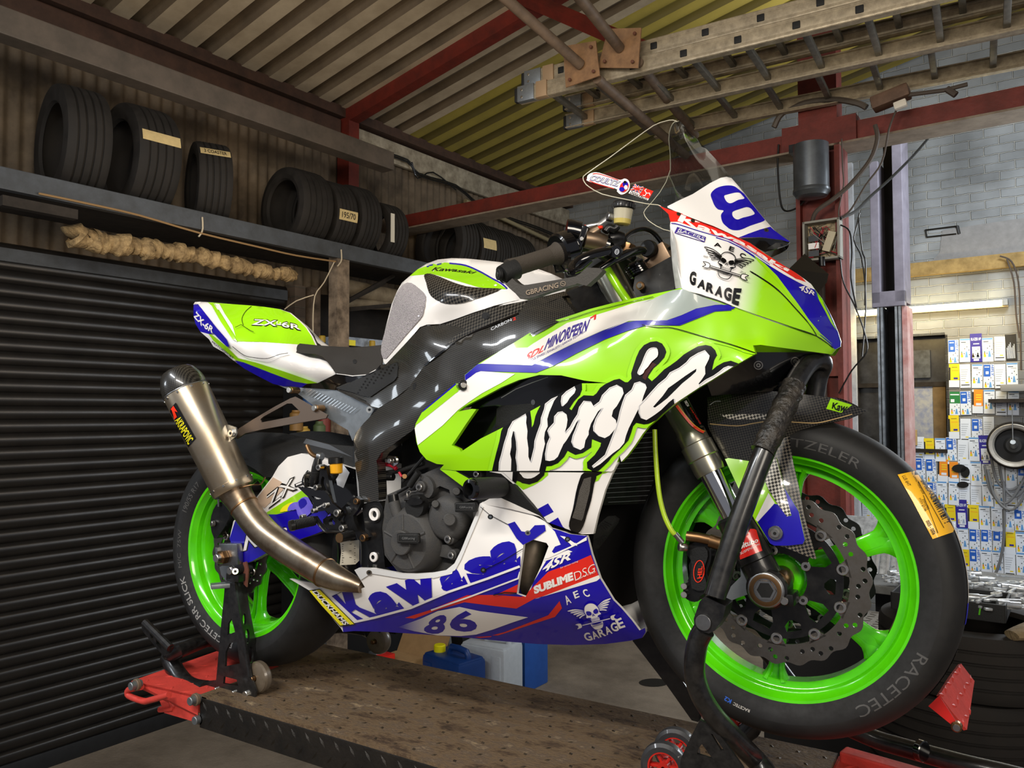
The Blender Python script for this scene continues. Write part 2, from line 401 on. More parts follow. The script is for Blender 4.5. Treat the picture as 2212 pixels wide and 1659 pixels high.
def brick_mat(name, c1, c2, mo, bump=.6, dark=.35, sx=.225, sy=.078):
    m = bpy.data.materials.new(name); m.use_nodes = True; nt = m.node_tree; p = nt.nodes['Principled BSDF']; p.inputs['Roughness'].default_value = .8
    tc = nt.nodes.new('ShaderNodeTexCoord'); sp = nt.nodes.new('ShaderNodeSeparateXYZ'); cb = nt.nodes.new('ShaderNodeCombineXYZ')
    nt.links.new(tc.outputs['Object'], sp.inputs[0]); nt.links.new(sp.outputs['X'], cb.inputs[0]); nt.links.new(sp.outputs['Z'], cb.inputs[1])
    nz = nt.nodes.new('ShaderNodeTexNoise'); nz.inputs['Scale'].default_value = 9; nz.inputs['Detail'].default_value = 3; nt.links.new(tc.outputs['Object'], nz.inputs['Vector'])
    va = nt.nodes.new('ShaderNodeVectorMath'); va.operation = 'MULTIPLY_ADD'; va.inputs[1].default_value = (.018, .018, 0); nt.links.new(nz.outputs['Color'], va.inputs[0]); nt.links.new(cb.outputs[0], va.inputs[2])
    b = nt.nodes.new('ShaderNodeTexBrick'); b.inputs['Scale'].default_value = 1; b.inputs['Brick Width'].default_value = sx; b.inputs['Row Height'].default_value = sy; b.inputs['Mortar Size'].default_value = .006; b.inputs['Mortar Smooth'].default_value = .6
    b.inputs['Color1'].default_value = lin(c1); b.inputs['Color2'].default_value = lin(c2); b.inputs['Mortar'].default_value = lin(mo); nt.links.new(va.outputs[0], b.inputs['Vector'])
    n2 = nt.nodes.new('ShaderNodeTexNoise'); n2.inputs['Scale'].default_value = 1.6; n2.inputs['Detail'].default_value = 8; nt.links.new(tc.outputs['Object'], n2.inputs['Vector'])
    rp = nt.nodes.new('ShaderNodeValToRGB'); rp.color_ramp.elements[0].position = .38; rp.color_ramp.elements[0].color = (dark, dark*.98, dark*.95, 1); rp.color_ramp.elements[1].position = .62; nt.links.new(n2.outputs['Fac'], rp.inputs['Fac'])
    mx = nt.nodes.new('ShaderNodeMix'); mx.data_type = 'RGBA'; mx.blend_type = 'MULTIPLY'; mx.inputs['Factor'].default_value = .75; nt.links.new(b.outputs['Color'], mx.inputs['A']); nt.links.new(rp.outputs['Color'], mx.inputs['B']); nt.links.new(mx.outputs['Result'], p.inputs['Base Color'])
    bp = nt.nodes.new('ShaderNodeBump'); bp.inputs['Strength'].default_value = bump; bp.inputs['Distance'].default_value = .02; bp.invert = True; nt.links.new(b.outputs['Fac'], bp.inputs['Height']); nt.links.new(bp.outputs['Normal'], p.inputs['Normal'])
    return m
M_brick = brick_mat('white_painted_brick', '#9da0a1', '#8f9293', '#bcbbb4', 1.0); M_brown = brick_mat('bare_grey_brick', '#8d8a86', '#7d7a77', '#a5a29b'); M_pill = brick_mat('dirty_brick_pier', '#6b5a4a', '#4e4136', '#5e564a')
# floor
mb = MB(); mb.add([room(-3.6,-6,FLOOR), room(6,-6,FLOOR), room(6,WB+.2,FLOOR), room(-3.6,WB+.2,FLOOR)], [(0,1,2,3)], floor_mat()); struct(mb.done('floor', smooth=False))
st = MB(); st.add([np.array(rZp) + np.array([0,0,.002]) for rZp in [onZ(*p, FLOOR) for p in ell((1412,1475), 32, 9, 20)]], [tuple(reversed(range(20)))], mat('oil_stain', '#17130f', .4)); tag(st.done('oil_stain', smooth=False), 'round dark oil stain on the concrete behind the bike lift', 'stain')
# back wall, with a window opening
def wall_panel(name, a0, a1, z0, z1_, b, m, holes=()):
    u = [a0, a1]; 
    lp = [[(a0, z0), (a1, z0), (a1, z1_), (a0, z1_)]] + [[(h[0], h[2]), (h[0], h[3]), (h[1], h[3]), (h[1], h[2])] for h in holes]
    v2, tri = tess([lp], 1e9); tri = [orient(t, v2) for t in tri]
    o = link(name, [(x, 0, z) for x, z in v2], [tuple(t) for t in tri], m, None, None, False)
    o.location = tuple(room(0, b, 0)); o.rotation_euler = (0, 0, RZ); return struct(o)
w0, w1 = rB(1846,735,WB), rB(2047,968,WB); WIN = (w0[0], w1[0], w1[2]-.01, 1.42)
wall_panel('wall_back', WA-.2, 6, FLOOR, 5.2, WB, M_brick, [WIN])
q = [rB(x, y, WB-.006) for x, y in ((2035,498),(2120,484),(2230,468),(2230,570),(2040,592),(1990,590),(2030,545))]
mb = MB(); mb.add([R3(p) for p in q], [tuple(range(7))], mat('bare_patch','#8c8a88',.85,noise=.5,nscale=14,dark='#6c6a68')); struct(mb.done('trim_1', smooth=False))
# window: recess, dirty boarded glass, frame
mb = MB(); rbox(mb, WIN[0]-.05, WIN[1]+.05, WB+.16, WB+.2, WIN[2]-.05, WIN[3]+.05, mat('dirty_glass','#3c3b3a',.35,noise=.9,nscale=9,dark='#15130f')); wo = struct(mb.done('window_1', smooth=False))
mb = MB(); rbox(mb, WIN[0]-.02, WIN[0], WB, WB+.2, WIN[2], WIN[3], M_dwood); rbox(mb, WIN[1], WIN[1]+.02, WB, WB+.2, WIN[2], WIN[3], M_dwood); rbox(mb, WIN[0], WIN[1], WB, WB+.2, WIN[3], WIN[3]+.02, M_dwood); rbox(mb, WIN[0], WIN[1], WB-.03, WB+.2, WIN[2]-.03, WIN[2], M_dwood); rbox(mb, WIN[0]+.38, WIN[0]+.44, WB+.1, WB+.17, WIN[2], WIN[3], M_dwood); rbox(mb, WIN[0], WIN[1], WB+.1, WB+.16, WIN[2]+.56, WIN[2]+.6, M_dwood); mb.done('window_frame', wo, False)
mb = MB(); rbox(mb, WIN[1]-.42, WIN[1]-.12, WB+.12, WB+.155, WIN[2]+.02, WIN[2]+.56, mat('peeling_board','#7d86a0',.8,noise=.9,nscale=14,dark='#b9b6a8')); rbox(mb, WIN[1]-.12, WIN[1]-.02, WB+.11, WB+.155, WIN[2]+.02, WIN[2]+.56, mat('tan_board','#7a6340',.8,noise=.6,nscale=10,dark='#4a3d28')); rbox(mb, WIN[1]-.42, WIN[1]-.14, WB+.13, WB+.158, WIN[2]+.64, WIN[3]-.12, mat('smeared_glass','#565a5c',.5,noise=.9,nscale=12,dark='#22211f')); mb.done('window_board', wo, False)
# wall timber, door jamb strip
bz = rB(2000,582,WB)[2]; mb = MB(); rbox(mb, .0, 3, WB-.06, WB, bz-.06, bz+.06, M_wood); struct(mb.done('trim_2', smooth=False))
j = rB(1832,500,WB-.3); mb = MB(); rbox(mb, j[0]-.02, j[0]+.055, WB-.35, WB-.3, FLOOR, 3.0, mat('white_upright','#c9ccd2',.6,noise=.5,nscale=14,dark='#8b8f98')); struct(mb.done('trim_3', smooth=False))
# left wall: corrugated sheet above, plain below
EZ = 3.22; SL = .187
n = 520; V, F = [], []
for i in range(n+1):
    b = -2.5 + (WB+2.5)*i/n; dx = .014*math.sin(2*PI*b/.085)
    V += [R3((WA-.02+dx, b, 1.7)), R3((WA-.02+dx, b, EZ+.15))]
F = [(2*i, 2*i+1, 2*i+3, 2*i+2) for i in range(n)]
struct(link('wall_left', V, F, mat('dirty_corrugated', '#6d5e4b', .75, noise=.85, nscale=3, dark='#2a221a')))
mb = MB(); se = rA(612,690,WA)[1]; mb.add([R3((WA-.04,se-.02,FLOOR)), R3((WA-.04,WB,FLOOR)), R3((WA-.04,WB,1.75)), R3((WA-.04,se-.02,1.75))], [(0,3,2,1)], mat('dark_lower_wall', '#241f1a', .9, noise=.8, nscale=4, dark='#0d0b09')); struct(mb.done('wall_left', smooth=False))  # plain dark wall below the sheeting, tone varied by noise
mb = MB(); b0 = rA(614,690,WA)[1]; b1 = rA(664,690,WA)[1]; rbox(mb, WA-.04, WA+.1, b0+.02, b0+.12, FLOOR, 1.72, M_pill); rbox(mb, WA-.04, WA+.12, b0+.16, b1+.03, FLOOR, 1.72, mat('scuffed_post','#6d5c4c',.85,noise=.9,nscale=9,dark='#31281f')); struct(mb.done('trim_4', smooth=False))
# roller shutter
V, F = [], []; pitch = .0775; z = FLOOR + .09; prof = []
while z < 1.64:
    for t, d in ((0,.0),(.06,.010),(.25,.017),(.5,.0185),(.72,.016),(.86,.010),(.92,.0),(.97,-.004)): prof.append((z + t*pitch, d))
    z += pitch
for b in (-2.6, se+.02):
    V += [R3((WA + d, b, z)) for z, d in prof]
N = len(prof); sh = link('door_1', V, [(i, N+i, N+i+1, i+1) for i in range(N-1)], M_shut); sharp(sh, 60); struct(sh); sh['label'] = 'black roller shutter'
mb = MB(); rbox(mb, WA-.02, WA+.02, -2.6, se, FLOOR, FLOOR+.095, mat('shutter_rail','#2e2f31',.45,metal=.4,noise=.5,nscale=12,dark='#1a1a1b'), .004); mb.done('bottom_rail', sh)
mb = MB(); rbox(mb, WA, WA+.05, -2.6, se, 1.60, 1.675, M_greyst); struct(mb.done('trim_5', smooth=False))
# roof: trapezoid sheets running up the slope
def roof(name, b0, b1, m, m2):
    V, F = [], []; b = b0; prof = []
    while b < b1 - 1e-6:
        for t, d in ((0,0),(.50,0),(.60,.055),(.90,.055)): prof.append((min(b1, b + t*.235), d))
        b += .235
    prof.append((b1, 0))
    for a in (WA-.15, 6.):
        V += [R3((a, b, EZ + SL*(a-WA) + d)) for b, d in prof]
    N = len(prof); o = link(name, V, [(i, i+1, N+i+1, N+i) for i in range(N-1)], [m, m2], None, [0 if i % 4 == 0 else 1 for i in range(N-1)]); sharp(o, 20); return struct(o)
roof('ceiling', -3.0, 3.67, mat('aged_roof_sheet', '#b3a48c', .7, noise=.7, nscale=2.2, dark='#7a6b55'), mat('shaded_roof_rib', '#6a5b48', .75, noise=.7, nscale=3, dark='#3f3428'));  # darker rib colour paints in the shade inside the raised ribs
M_tr = mat('yellowed_translucent_sheet', '#94822f', .45, noise=.6, nscale=3, dark='#54491a')
def translucent(m, fac):
    nt = m.node_tree; p = nt.nodes['Principled BSDF']; o = nt.nodes['Material Output']; t = nt.nodes.new('ShaderNodeBsdfTranslucent'); t.inputs[0].default_value = lin('#d8c468'); x = nt.nodes.new('ShaderNodeMixShader'); x.inputs[0].default_value = fac
    nt.links.new(p.outputs[0], x.inputs[1]); nt.links.new(t.outputs[0], x.inputs[2]); nt.links.new(x.outputs[0], o.inputs[0])
translucent(M_tr, .3); M_tr2 = mat('shaded_translucent_rib', '#4a3f18', .6, noise=.5, nscale=3, dark='#2a2410'); translucent(M_tr2, .15); roof('ceiling', 3.67, WB+.2, M_tr, M_tr2)  # translucent ribs coloured darker too, standing in for shade
# purlin and limewashed plate along the eaves
mb = MB(); rbox(mb, WA+.0, WA+.1, -2.5, WB, EZ-.055, EZ+.03, M_purlin); struct(mb.done('trim_6', smooth=False))
mb = MB(); rbox(mb, WA+.005, WA+.05, 2.98, WB, EZ-.27, EZ-.075, M_plate, .01); rbox(mb, WA+.005, WA+.07, -2.5, 2.9, EZ-.2, EZ-.07, M_purlin, .01); struct(mb.done('trim_7', smooth=False))
# red frame: wall stanchion, rafter, knee, tie beam with splice, column
mb = MB(); rbox(mb, WA+.0, WA+.14, 2.92, 3.03, 1.95, EZ+.02, M_red_st); struct(mb.done('red_wall_stanchion', smooth=False))
def rafter(name, a0, a1, b, w=.1, h=.12):
    mb = MB(); s = MB(); z0 = EZ + SL*(a0-WA) - .05; z1_ = EZ + SL*(a1-WA) - .05
    P = [R3((a, b + sb*w/2, z + sz*h/2)) for a, z in ((a0, z0), (a1, z1_)) for sb, sz in ((-1,-1),(1,-1),(1,1),(-1,1))]
    mb.add(P, [(0,3,2,1),(4,5,6,7),(0,1,5,4),(1,2,6,5),(2,3,7,6),(3,0,4,7)], M_red_st); return mb.done(name, smooth=False)
struct(rafter('roof_beam', WA, 5.5, 2.975))
p0, p1 = rB(1115,-12,2.86), rB(1470,140,2.86); mb = MB(); d = R3(p1)-R3(p0); mb.tube([R3(p0), R3(p1) - d*.12], .05, M_red_st, 4); struct(mb.done('roof_brace_beam', smooth=False))
zt = 2.465; mb = MB(); rbox(mb, WA, 5, 3.52, 3.62, 2.335, zt, M_red_st); rbox(mb, WA, 5, 3.46, 3.68, 2.325, 2.337, mat('dusty_flange','#8d7f6e',.8,noise=.6,nscale=9,dark='#57483b'))
g0, g1 = rB(1690,300,3.5), rB(1850,270,3.5); rbox(mb, g0[0], g1[0], 3.49, 3.66, 2.33, 2.5, M_red_st); struct(mb.done('tie_beam', smooth=False))
c0, c1 = rB(1730,600,3.57), rB(1828,600,3.57); mb = MB(); rbox(mb, c0[0], c1[0], 3.545, 3.59, FLOOR, 2.34, M_red_st); rbox(mb, c0[0], c0[0]+.025, 3.49, 3.66, FLOOR, 2.34, M_red_st); rbox(mb, c1[0]-.03, c1[0], 3.46, 3.66, FLOOR, 2.34, M_red_st); rbox(mb, c0[0]+.02, c1[0]-.03, 3.50, 3.55, .95, 1.2, mat('red_patch','#7b3628',.6,noise=.4)); rbox(mb, c0[0]+.02, c1[0]-.02, 3.5, 3.63, 2.46, 3.6, M_red_st); struct(mb.done('red_steel_column', smooth=False))
# ---------------- shelf with tyres along the left wall -------------------
mb = MB(); rbox(mb, -2.34, -2.29, -2.4, WB-.3, 1.822, 1.93, M_greyst, .004); t = empty('tyre_shelf', 'long grey steel shelf holding a row of tyres along the left wall', 'shelf', R3((-2.6, 2, 1.9)))
def adopt(o, par):
    o.parent = par; o.matrix_parent_inverse = Matrix.Translation(par.location).inverted(); return o
adopt(mb.done('front_rail', smooth=False), t)
mb = MB(); rbox(mb, WA, -2.34, -2.4, WB-.3, 1.885, 1.905, M_dwood); adopt(mb.done('shelf_board', smooth=False), t)
for k, px in enumerate((728, 1010)):
    p = rA(px, 640, -2.36); mb = MB(); rbox(mb, -2.39, -2.30, p[1]-.05, p[1]+.06, FLOOR, 1.85, mat('worn_timber_post','#8a7a68',.85,noise=.9,nscale=11,dark='#3a3027')); struct(mb.done('trim_9', smooth=False))
mb = MB(); 
for a, b in (((735,660),(850,595)),((755,668),(900,655)),((742,655),(830,610))): mb.tube([R3(rA(*a,-2.5)), R3(rA(*b,-2.7))], .018, M_dwood, 6)
struct(mb.done('trim_10', smooth=False))
mb = MB(); rp = [(84,418),(190,440),(300,465),(430,503),(560,534),(640,552),(725,565)]; mb.tube([R3(rA(x, y, -2.28)) for x, y in rp], .006, mat('twine','#8a6d48',.9), 6, sub=3)
for x, y, dy in ((437,475,36),(737,545,30)): mb.tube([R3(rA(x, y-6, -2.283)), R3(rA(x+1, y+dy*.5, -2.283)), R3(rA(x-3, y+dy-6, -2.28)), R3(rA(x-8, y+dy, -2.28))], .005, mat('white_twine','#b7aa92',.9), 6, sub=2)
mb.tube([R3(rA(722,566,-2.28)), R3(rA(700,610,-2.3)), R3(rA(680,640,-2.32)), R3(rA(676,700,-2.32)), R3(rA(678,740,-2.32))], .004, mat('white_twine','#b7aa92'), 6, sub=3); mb.tube([R3(rA(678,637,-2.32)), R3(rA(640,650,-2.4)), R3(rA(615,668,-2.5))], .004, mat('white_twine','#b7aa92'), 6, sub=2)
tag(mb.done('rope'), 'thin brown rope tied along the shelf rail with white twine', 'rope')
mb = MB(); rbox(mb, -2.36, -2.24, -2.4, 2.765, 2.555, 2.69, M_greyb, .005); tag(mb.done('upper_beam', smooth=False), 'long dusty grey box beam running above the tyres', 'beam', kind='structure')
# insulation roll under the shelf
rngi = random.Random(5); pts = [(158,508),(200,520),(260,530),(330,538),(400,550),(470,565),(540,580),(600,590),(640,594)]; mb = MB(); rl = []
P3 = [R3(rA(x, y, -2.5)) for x, y in pts]; P3, _ = crom([np.array(p) for p in P3], [0]*len(P3), 14); rl = [.06 + .008*math.sin(k*.5) + .006*math.sin(k*1.3+1) + .005*rngi.uniform(-1, 1) - .02*k/len(P3) for k in range(len(P3))]; rl[-1] = .008; rl[-2] = .022; rl[0] = .04
P3 = [p + np.array([0, 0, rngi.uniform(-.012, .012)]) for p in P3]; mb.tube(P3, rl, mat('mineral_wool', '#b3976a', .95, noise=.9, nscale=16, dark='#4a3823', bump=.9, bscale=60), 18)
tag(mb.done('insulation_roll'), 'long ragged tan insulation roll hanging under the tyre shelf', 'insulation')
mb = MB(); mb.box(R3(rA(90, 440, -2.3)) + np.array([-.02, 0, -.02]), (.05, .35, .05), M_dwood, ROOMR); struct(mb.done('trim_8', smooth=False))
# ---------------- car tyres ------------------------------------------------
def car_tyre(name, D, wd, label, cat='tyre', loc=(0,0,0), axis='b', group=None, bead=.32):
    R = D/2; h = wd/2; rb_ = R*(1-bead*1.05) if bead else R*.62
    prof = [(-h*.78, rb_), (-h*.92, rb_+.01), (-h*1.0, rb_ + (R-rb_)*.45), (-h*.93, R*.965), (-h*.80, R*.99)]
    for g in (-.52, -.18, .18, .52): prof += [(h*g - .006, R*(1-.004*abs(g))), (h*g - .004, R-.009), (h*g + .004, R-.009), (h*g + .006, R*(1-.004*abs(g)))]
    prof += [(h*.80, R*.99), (h*.93, R*.965), (h*1.0, rb_ + (R-rb_)*.45), (h*.92, rb_+.01), (h*.78, rb_), (h*.72, rb_+.012), (h*.8, R*.80), (h*.6, R*.94), (-h*.6, R*.94), (-h*.8, R*.80), (-h*.72, rb_+.012), (-h*.78, rb_)]
    mb = MB(); mb.lathe((0,0,0), (0,1,0) if axis == 'b' else (0,0,1), prof, M_ctyre, 64); o = mb.done(name, deg=30); tag(o, label, cat, group); o.location = tuple(map(float, loc)); return o
M_ctyre = mat('used_car_tyre', '#171411', .8, noise=.5, nscale=10, dark='#2f2a26'); M_tape = mat('cream_tape', '#c9b27e', .75, noise=.3, nscale=30)
def tape(o, D, wd, ang, hgt, txt=None, yaw=0):
    R = D/2 + .002; h = wd/2*.84; mb = MB(); n = 6; V = []
    for i in range(n+1):
        a = ang + (hgt/R)*(i/n - .5)
        for y in (-h, h): V.append((R*math.cos(a), y, R*math.sin(a)))
    mb.add(V, [(2*i, 2*i+1, 2*i+3, 2*i+2) for i in range(n)], M_tape)
    if txt:
        v, e = text2(txt, .01, 0, 1); v2, tri = tess([{'v': [tuple(p) for p in v], 'e': e}], .3); Rr = R + .002
        mb.add([(Rr*math.cos(ang + hgt/R*(y-.5)*.55), -h*.75 + 1.5*h*x, Rr*math.sin(ang + hgt/R*(y-.5)*.55)) for x, y in v2], [tuple(t) for t in tri], M_stk_)
    q = mb.done('size_tape', o); return q
M_stk_ = mat('marker_ink', '#241f18', .7)
zs = 1.907
specs = [(.64,.235,.64,-2.63,0,'big smooth tyre at the left end of the shelf',None), (.65,.26,1.01,-2.63,0,'second tyre on the shelf, with a wide cream tape band',(.22,.062,None)), (.54,.21,1.44,-2.57,.30,'smaller tilted tyre with a cream tape near its top',(.62,.055,'3 COASTER')),
 (.55,.26,2.14,-2.58,0,'tyre leading the middle group on the shelf',None), (.53,.19,2.41,-2.58,0,'tyre in the middle group with handwriting on its cream tape',(-.1,.075,'195/70')), (.55,.20,2.64,-2.58,0,'tyre at the far side of the middle group, under the red beam',None), (.48,.19,2.94,-2.56,0,'narrow tyre with an upright white tape strip',(-.1,.3,None)),
 (.62,.22,3.80,-2.62,0,'large black tyre with a gaping dark centre near the far shelf end',None), (.58,.2,4.05,-2.6,0,'tyre just behind the large gaping one',(.1,.09,None)), (.57,.2,4.27,-2.6,0,'third tyre of the far row on the shelf',None), (.57,.2,4.49,-2.6,0,'fourth tyre of the far row on the shelf',None), (.56,.2,4.72,-2.6,0,'last visible tyre of the far row on the shelf',None)]
for D, wd, b, a, tilt, lab, tp in specs:
    o = car_tyre('car_tyre', D, wd, lab, loc=R3((a, b, zs + D/2)), group='tyres on the wall shelf'); o.rotation_euler = (0, 0, RZ + (-.14 if D > .6 and b < 1 else -.08) - tilt)
    if tp:
        if tp[1] > .2:
            mb = MB(); mb.box((D/2*.985, -wd*.42, 0), (.006, .035, .22), mat('white_tape','#c9c2b2',.7)); mb.done('size_tape', o)
        else: tape(o, D, wd, tp[0], tp[1], tp[2])
# ---------------- conduit, cables on the left wall -------------------------
mb = MB(); mb.tube([R3(rA(1005,434,WA+.08)), R3(rA(1200,526,WA+.08))], .022, mat('cream_pipe','#8f8262',.6), 12); tag(mb.done('conduit_pipe'), 'cream conduit pipe sloping along the left wall under the eaves', 'pipe')
mb = MB()
for off in (0, .02): mb.tube([R3(rA(x, y, WA+.09) + np.array([0,0,-off])) for x, y in ((750,300),(800,320),(880,345),(905,375),(985,400),(1040,445),(1100,470),(1160,490),(1230,520))], .008, M_blk, 6, sub=3)
mb.tube([R3(rA(x, y, WA+.09)) for x, y in ((890,350),(902,385),(935,372),(985,410))], .007, M_blk, 6, sub=3); tag(mb.done('draped_cable'), 'black cables draped along the left wall plate', 'cable')
# ---------------- ladders hung under the roof ------------------------------
def ladder(name, z, b0, b1, a0, a1, twist, lab, rungs, holes=True, boots=True, hgt=.085, th=.028):
    t = empty(name, lab, 'ladder', R3(((a0+a1)/2, (b0+b1)/2, z))); 
    rot = ROOMR @ rz(twist)
    for i, b in enumerate((b0, b1)):
        mb = MB(); c = R3(((a0+a1)/2, b, z)) + 0; L = a1 - a0
        mb.box(c, (L, th, hgt), M_gal, rot, .003); sgn = -1
        for dz in (-.36, -.28, .28, .36): mb.box(c + rot @ np.array([0, sgn*th/2, dz*hgt]), (L, .004, .005), M_gal, rot)
        for dz in (-.5, .5): mb.box(c + rot @ np.array([0, (.012 if i == 0 else -.012), dz*hgt*.96]), (L, th*1.5, .006), M_gal, rot)
        if boots:
            mb.box(c + rot @ np.array([-L/2 + .055, -.004, 0]), (.11, th*1.35, hgt*1.08), M_alud, rot, .004); mb.box(c + rot @ np.array([-L/2 + .16, -.006, 0]), (.07, th*1.4, hgt*1.1), mat('worn_sleeve','#a1876a',.6,metal=.4), rot, .003); mb.box(c + rot @ np.array([-L/2 - .008, 0, 0]), (.03, th*1.3, hgt*.98), M_plast, rot, .008)
            for dz in (-.25, .25): q = c + rot @ np.array([-L/2 + .03, -th*.68, dz*hgt]); mb.cyl(q, q + rot @ np.array([0,-.006,0]), .008, M_steel, 10)
        if holes and i == 0:
            for r in rungs: mb.box(c + rot @ np.array([r - (a0+a1)/2, -th/2 - .002, 0]), (.036, .006, .036), M_dark, rot, .004)
        adopt(mb.done('stile'), t)
    for r in rungs:
        mb = MB(); c0_ = R3(((a0+a1)/2, b0, z)) + rot @ np.array([r - (a0+a1)/2, 0, 0]); c1_ = R3(((a0+a1)/2, b1, z)) + rot @ np.array([r - (a0+a1)/2, 0, 0]); mb.box((c0_+c1_)/2, (.032, b1-b0, .032), M_rung, rot, .005); adopt(mb.done('rung'), t)
    return t
lz = 2.585; A_ = rZ(1115,205,lz); B_ = rZ(1940,-2,lz); tw = math.atan2(B_[1]-A_[1], B_[0]-A_[0]); cb = A_[1] + (2.6-A_[0])*math.tan(tw)*.5
rgs = [A_[0] + .16 + .279*k for k in range(13)]
cen = lambda b: b + math.tan(tw)*1.7
ladder('extension_ladder', lz, cen(A_[1]) + .02, cen(A_[1]) + .55, A_[0], A_[0] + 3.4, tw, 'aluminium extension ladder section nearest the camera under the roof', rgs)
ladder('extension_ladder', lz + .1, cen(A_[1]) + .06, cen(A_[1]) + .51, A_[0] + .02, A_[0] + 3.4, tw, 'aluminium ladder section resting on top of the nearest one', [r + .1 for r in rgs])
A2 = rZ(1440,293,lz-.02); ladder('extension_ladder', lz + .03, cen(A_[1]) + .63, cen(A2[1]) + .03, A2[0]-.1, A2[0] + 3.0, tw + .01, 'aluminium ladder farthest from the camera, in front of the back wall', [A2[0] - .1 + .279*k for k in range(12)], boots=False)
for i, (pl_, tp_, lo, hi) in enumerate((((1254,140),(1082,-12),(1290,170),(1482,336)),((1338,103),(1245,-14),(1378,134),(1502,292)))):
    t = empty('ladder_hanger', ('left' if i == 0 else 'right') + ' of the two rusty pipe hangers with a square plate carrying the ladders', 'bracket', R3(rB(*pl_, 2.28)))
    bb = A_[1] - .06 + .05*i; P0 = R3(rB(*pl_, bb)); tz = rB(*tp_, bb - .55); P1 = R3(tz); mb = MB(); mb.tube([P1 + (P1-P0)*.6, P0], .028, mat('hanger_pipe','#6a5848',.6,noise=.6,nscale=14,dark='#3f3329'), 16); adopt(mb.done('hanger_pipe'), t)
    mb = MB(); L0, L1 = R3(rB(*lo, bb+.06)), R3(rB(*hi, bb + 1.25)); mb.tube([L0, L1], .027, mat('hanger_pipe','#6a5848'), 16); adopt(mb.done('hanger_pipe'), t)
    cs = (((1213,88),(1291,88+2),(1297,166),(1220,190)),((1313,62),(1385,60),(1378,147),(1292,146)))[i]; cs = [(1216,100),(1287,88),(1295,163),(1222,189)] if i == 0 else cs
    mb = MB(); mb.plate([[R3(rB(x, y, bb + .01)) for x, y in cs]], mat('rusty_plate','#8a6848',.65,noise=.7,nscale=16,dark='#5a4230'), .008, -ROOMR[:, 1])
    cxx = sum(c[0] for c in cs)/4; cyy = sum(c[1] for c in cs)/4
    for c in cs: q = R3(rB(cxx + (c[0]-cxx)*.7, cyy + (c[1]-cyy)*.7, bb)); mb.cyl(q, q - ROOMR[:, 1]*.012, .009, mat('rust_bolt','#5a3626',.7), 8)
    adopt(mb.done('hanger_plate'), t)
# ================================================================== MOTORCYCLE: bodywork
BIKE = empty('racing_motorcycle', 'lime green, white and blue racing motorcycle held upright on two black paddock stands', 'motorcycle', BIKEO)
BIKE.rotation_euler = Matrix(BIKER.tolist()).to_euler()
def S1(*loops): return [list(l) for l in loops]          # a solid from loops
# ---- clear windscreen ------------------------------------------------
def clear_mat():
    m = bpy.data.materials.new('clear_acrylic'); m.use_nodes = True; nt = m.node_tree; nt.nodes.clear()
    o = nt.nodes.new('ShaderNodeOutputMaterial'); mx = nt.nodes.new('ShaderNodeMixShader'); t = nt.nodes.new('ShaderNodeBsdfTransparent'); g = nt.nodes.new('ShaderNodeBsdfGlossy')
    t.inputs[0].default_value = (.86, .88, .87, 1); g.inputs['Roughness'].default_value = .05; g.inputs['Color'].default_value = (.9, .9, .88, 1)
    f = nt.nodes.new('ShaderNodeLayerWeight'); f.inputs['Blend'].default_value = .22
    n = nt.nodes.new('ShaderNodeTexNoise'); n.inputs['Scale'].default_value = 160; n.inputs['Detail'].default_value = 1
    tc = nt.nodes.new('ShaderNodeTexCoord'); nt.links.new(tc.outputs['Object'], n.inputs['Vector'])
    r = nt.nodes.new('ShaderNodeValToRGB'); r.color_ramp.elements[0].position = .72; r.color_ramp.elements[1].position = .78; nt.links.new(n.outputs['Fac'], r.inputs['Fac'])
    ml = nt.nodes.new('ShaderNodeMath'); ml.operation = 'MULTIPLY_ADD'; ml.inputs[1].default_value = .35; nt.links.new(r.outputs['Color'], ml.inputs[0]); 
    m2 = nt.nodes.new('ShaderNodeMath'); m2.operation = 'MULTIPLY'; m2.inputs[1].default_value = .55; nt.links.new(f.outputs['Fresnel'], m2.inputs[0]); nt.links.new(m2.outputs[0], ml.inputs[2])
    nt.links.new(ml.outputs[0], mx.inputs[0]); nt.links.new(t.outputs[0], mx.inputs[1]); nt.links.new(g.outputs[0], mx.inputs[2]); nt.links.new(mx.outputs[0], o.inputs[0])
    m.diffuse_color = (.8, .85, .85, .3); return m
M_clear = clear_mat(); M_edge = mat('acrylic_edge', '#c9c3ae', .2, coat=.5)
D_scr = depth([(1463,262,0),(1425,262,-.028),(1367,302,-.11),(1310,345,-.145),(1259,385,-.165),(1266,401,-.17),(1300,420,-.172),(1395,441,-.165),(1424,444,-.155),
 (1468,285,0),(1520,330,0),(1580,384,0),(1600,395,0),(1650,470,0),(1706,522,0),(1440,360,-.085),(1480,400,-.08),(1380,380,-.135),(1440,420,-.135),
 (1500,465,-.135),(1541,487,-.125),(1595,513,-.1),(1643,514,-.06),(1540,420,-.055),(1600,450,-.045)])
scr_edge = Z('E',1462,103,1430,93,1380,101,1300,131,1160,231,1000,350,845,458,820,488,832,520,860,548,950,598,1100,632,1250,664,1330,672,1352,684)
scr_top_paint = Z('BB',85,338,190,285,300,235,450,140,540,95,590,86,632,97)
scr = scr_edge + [scr_top_paint[0]] + scr_top_paint[1:] + Z('E',1800,440,1740,372,1650,275,1560,178,1500,118,1482,106)
P = Panel(D_scr, [scr], M_clear, 13, mirror=True, skirt=0)
ed = [B(x, y, D_scr(x, y)) for x, y in scr_edge]; mb = MB()
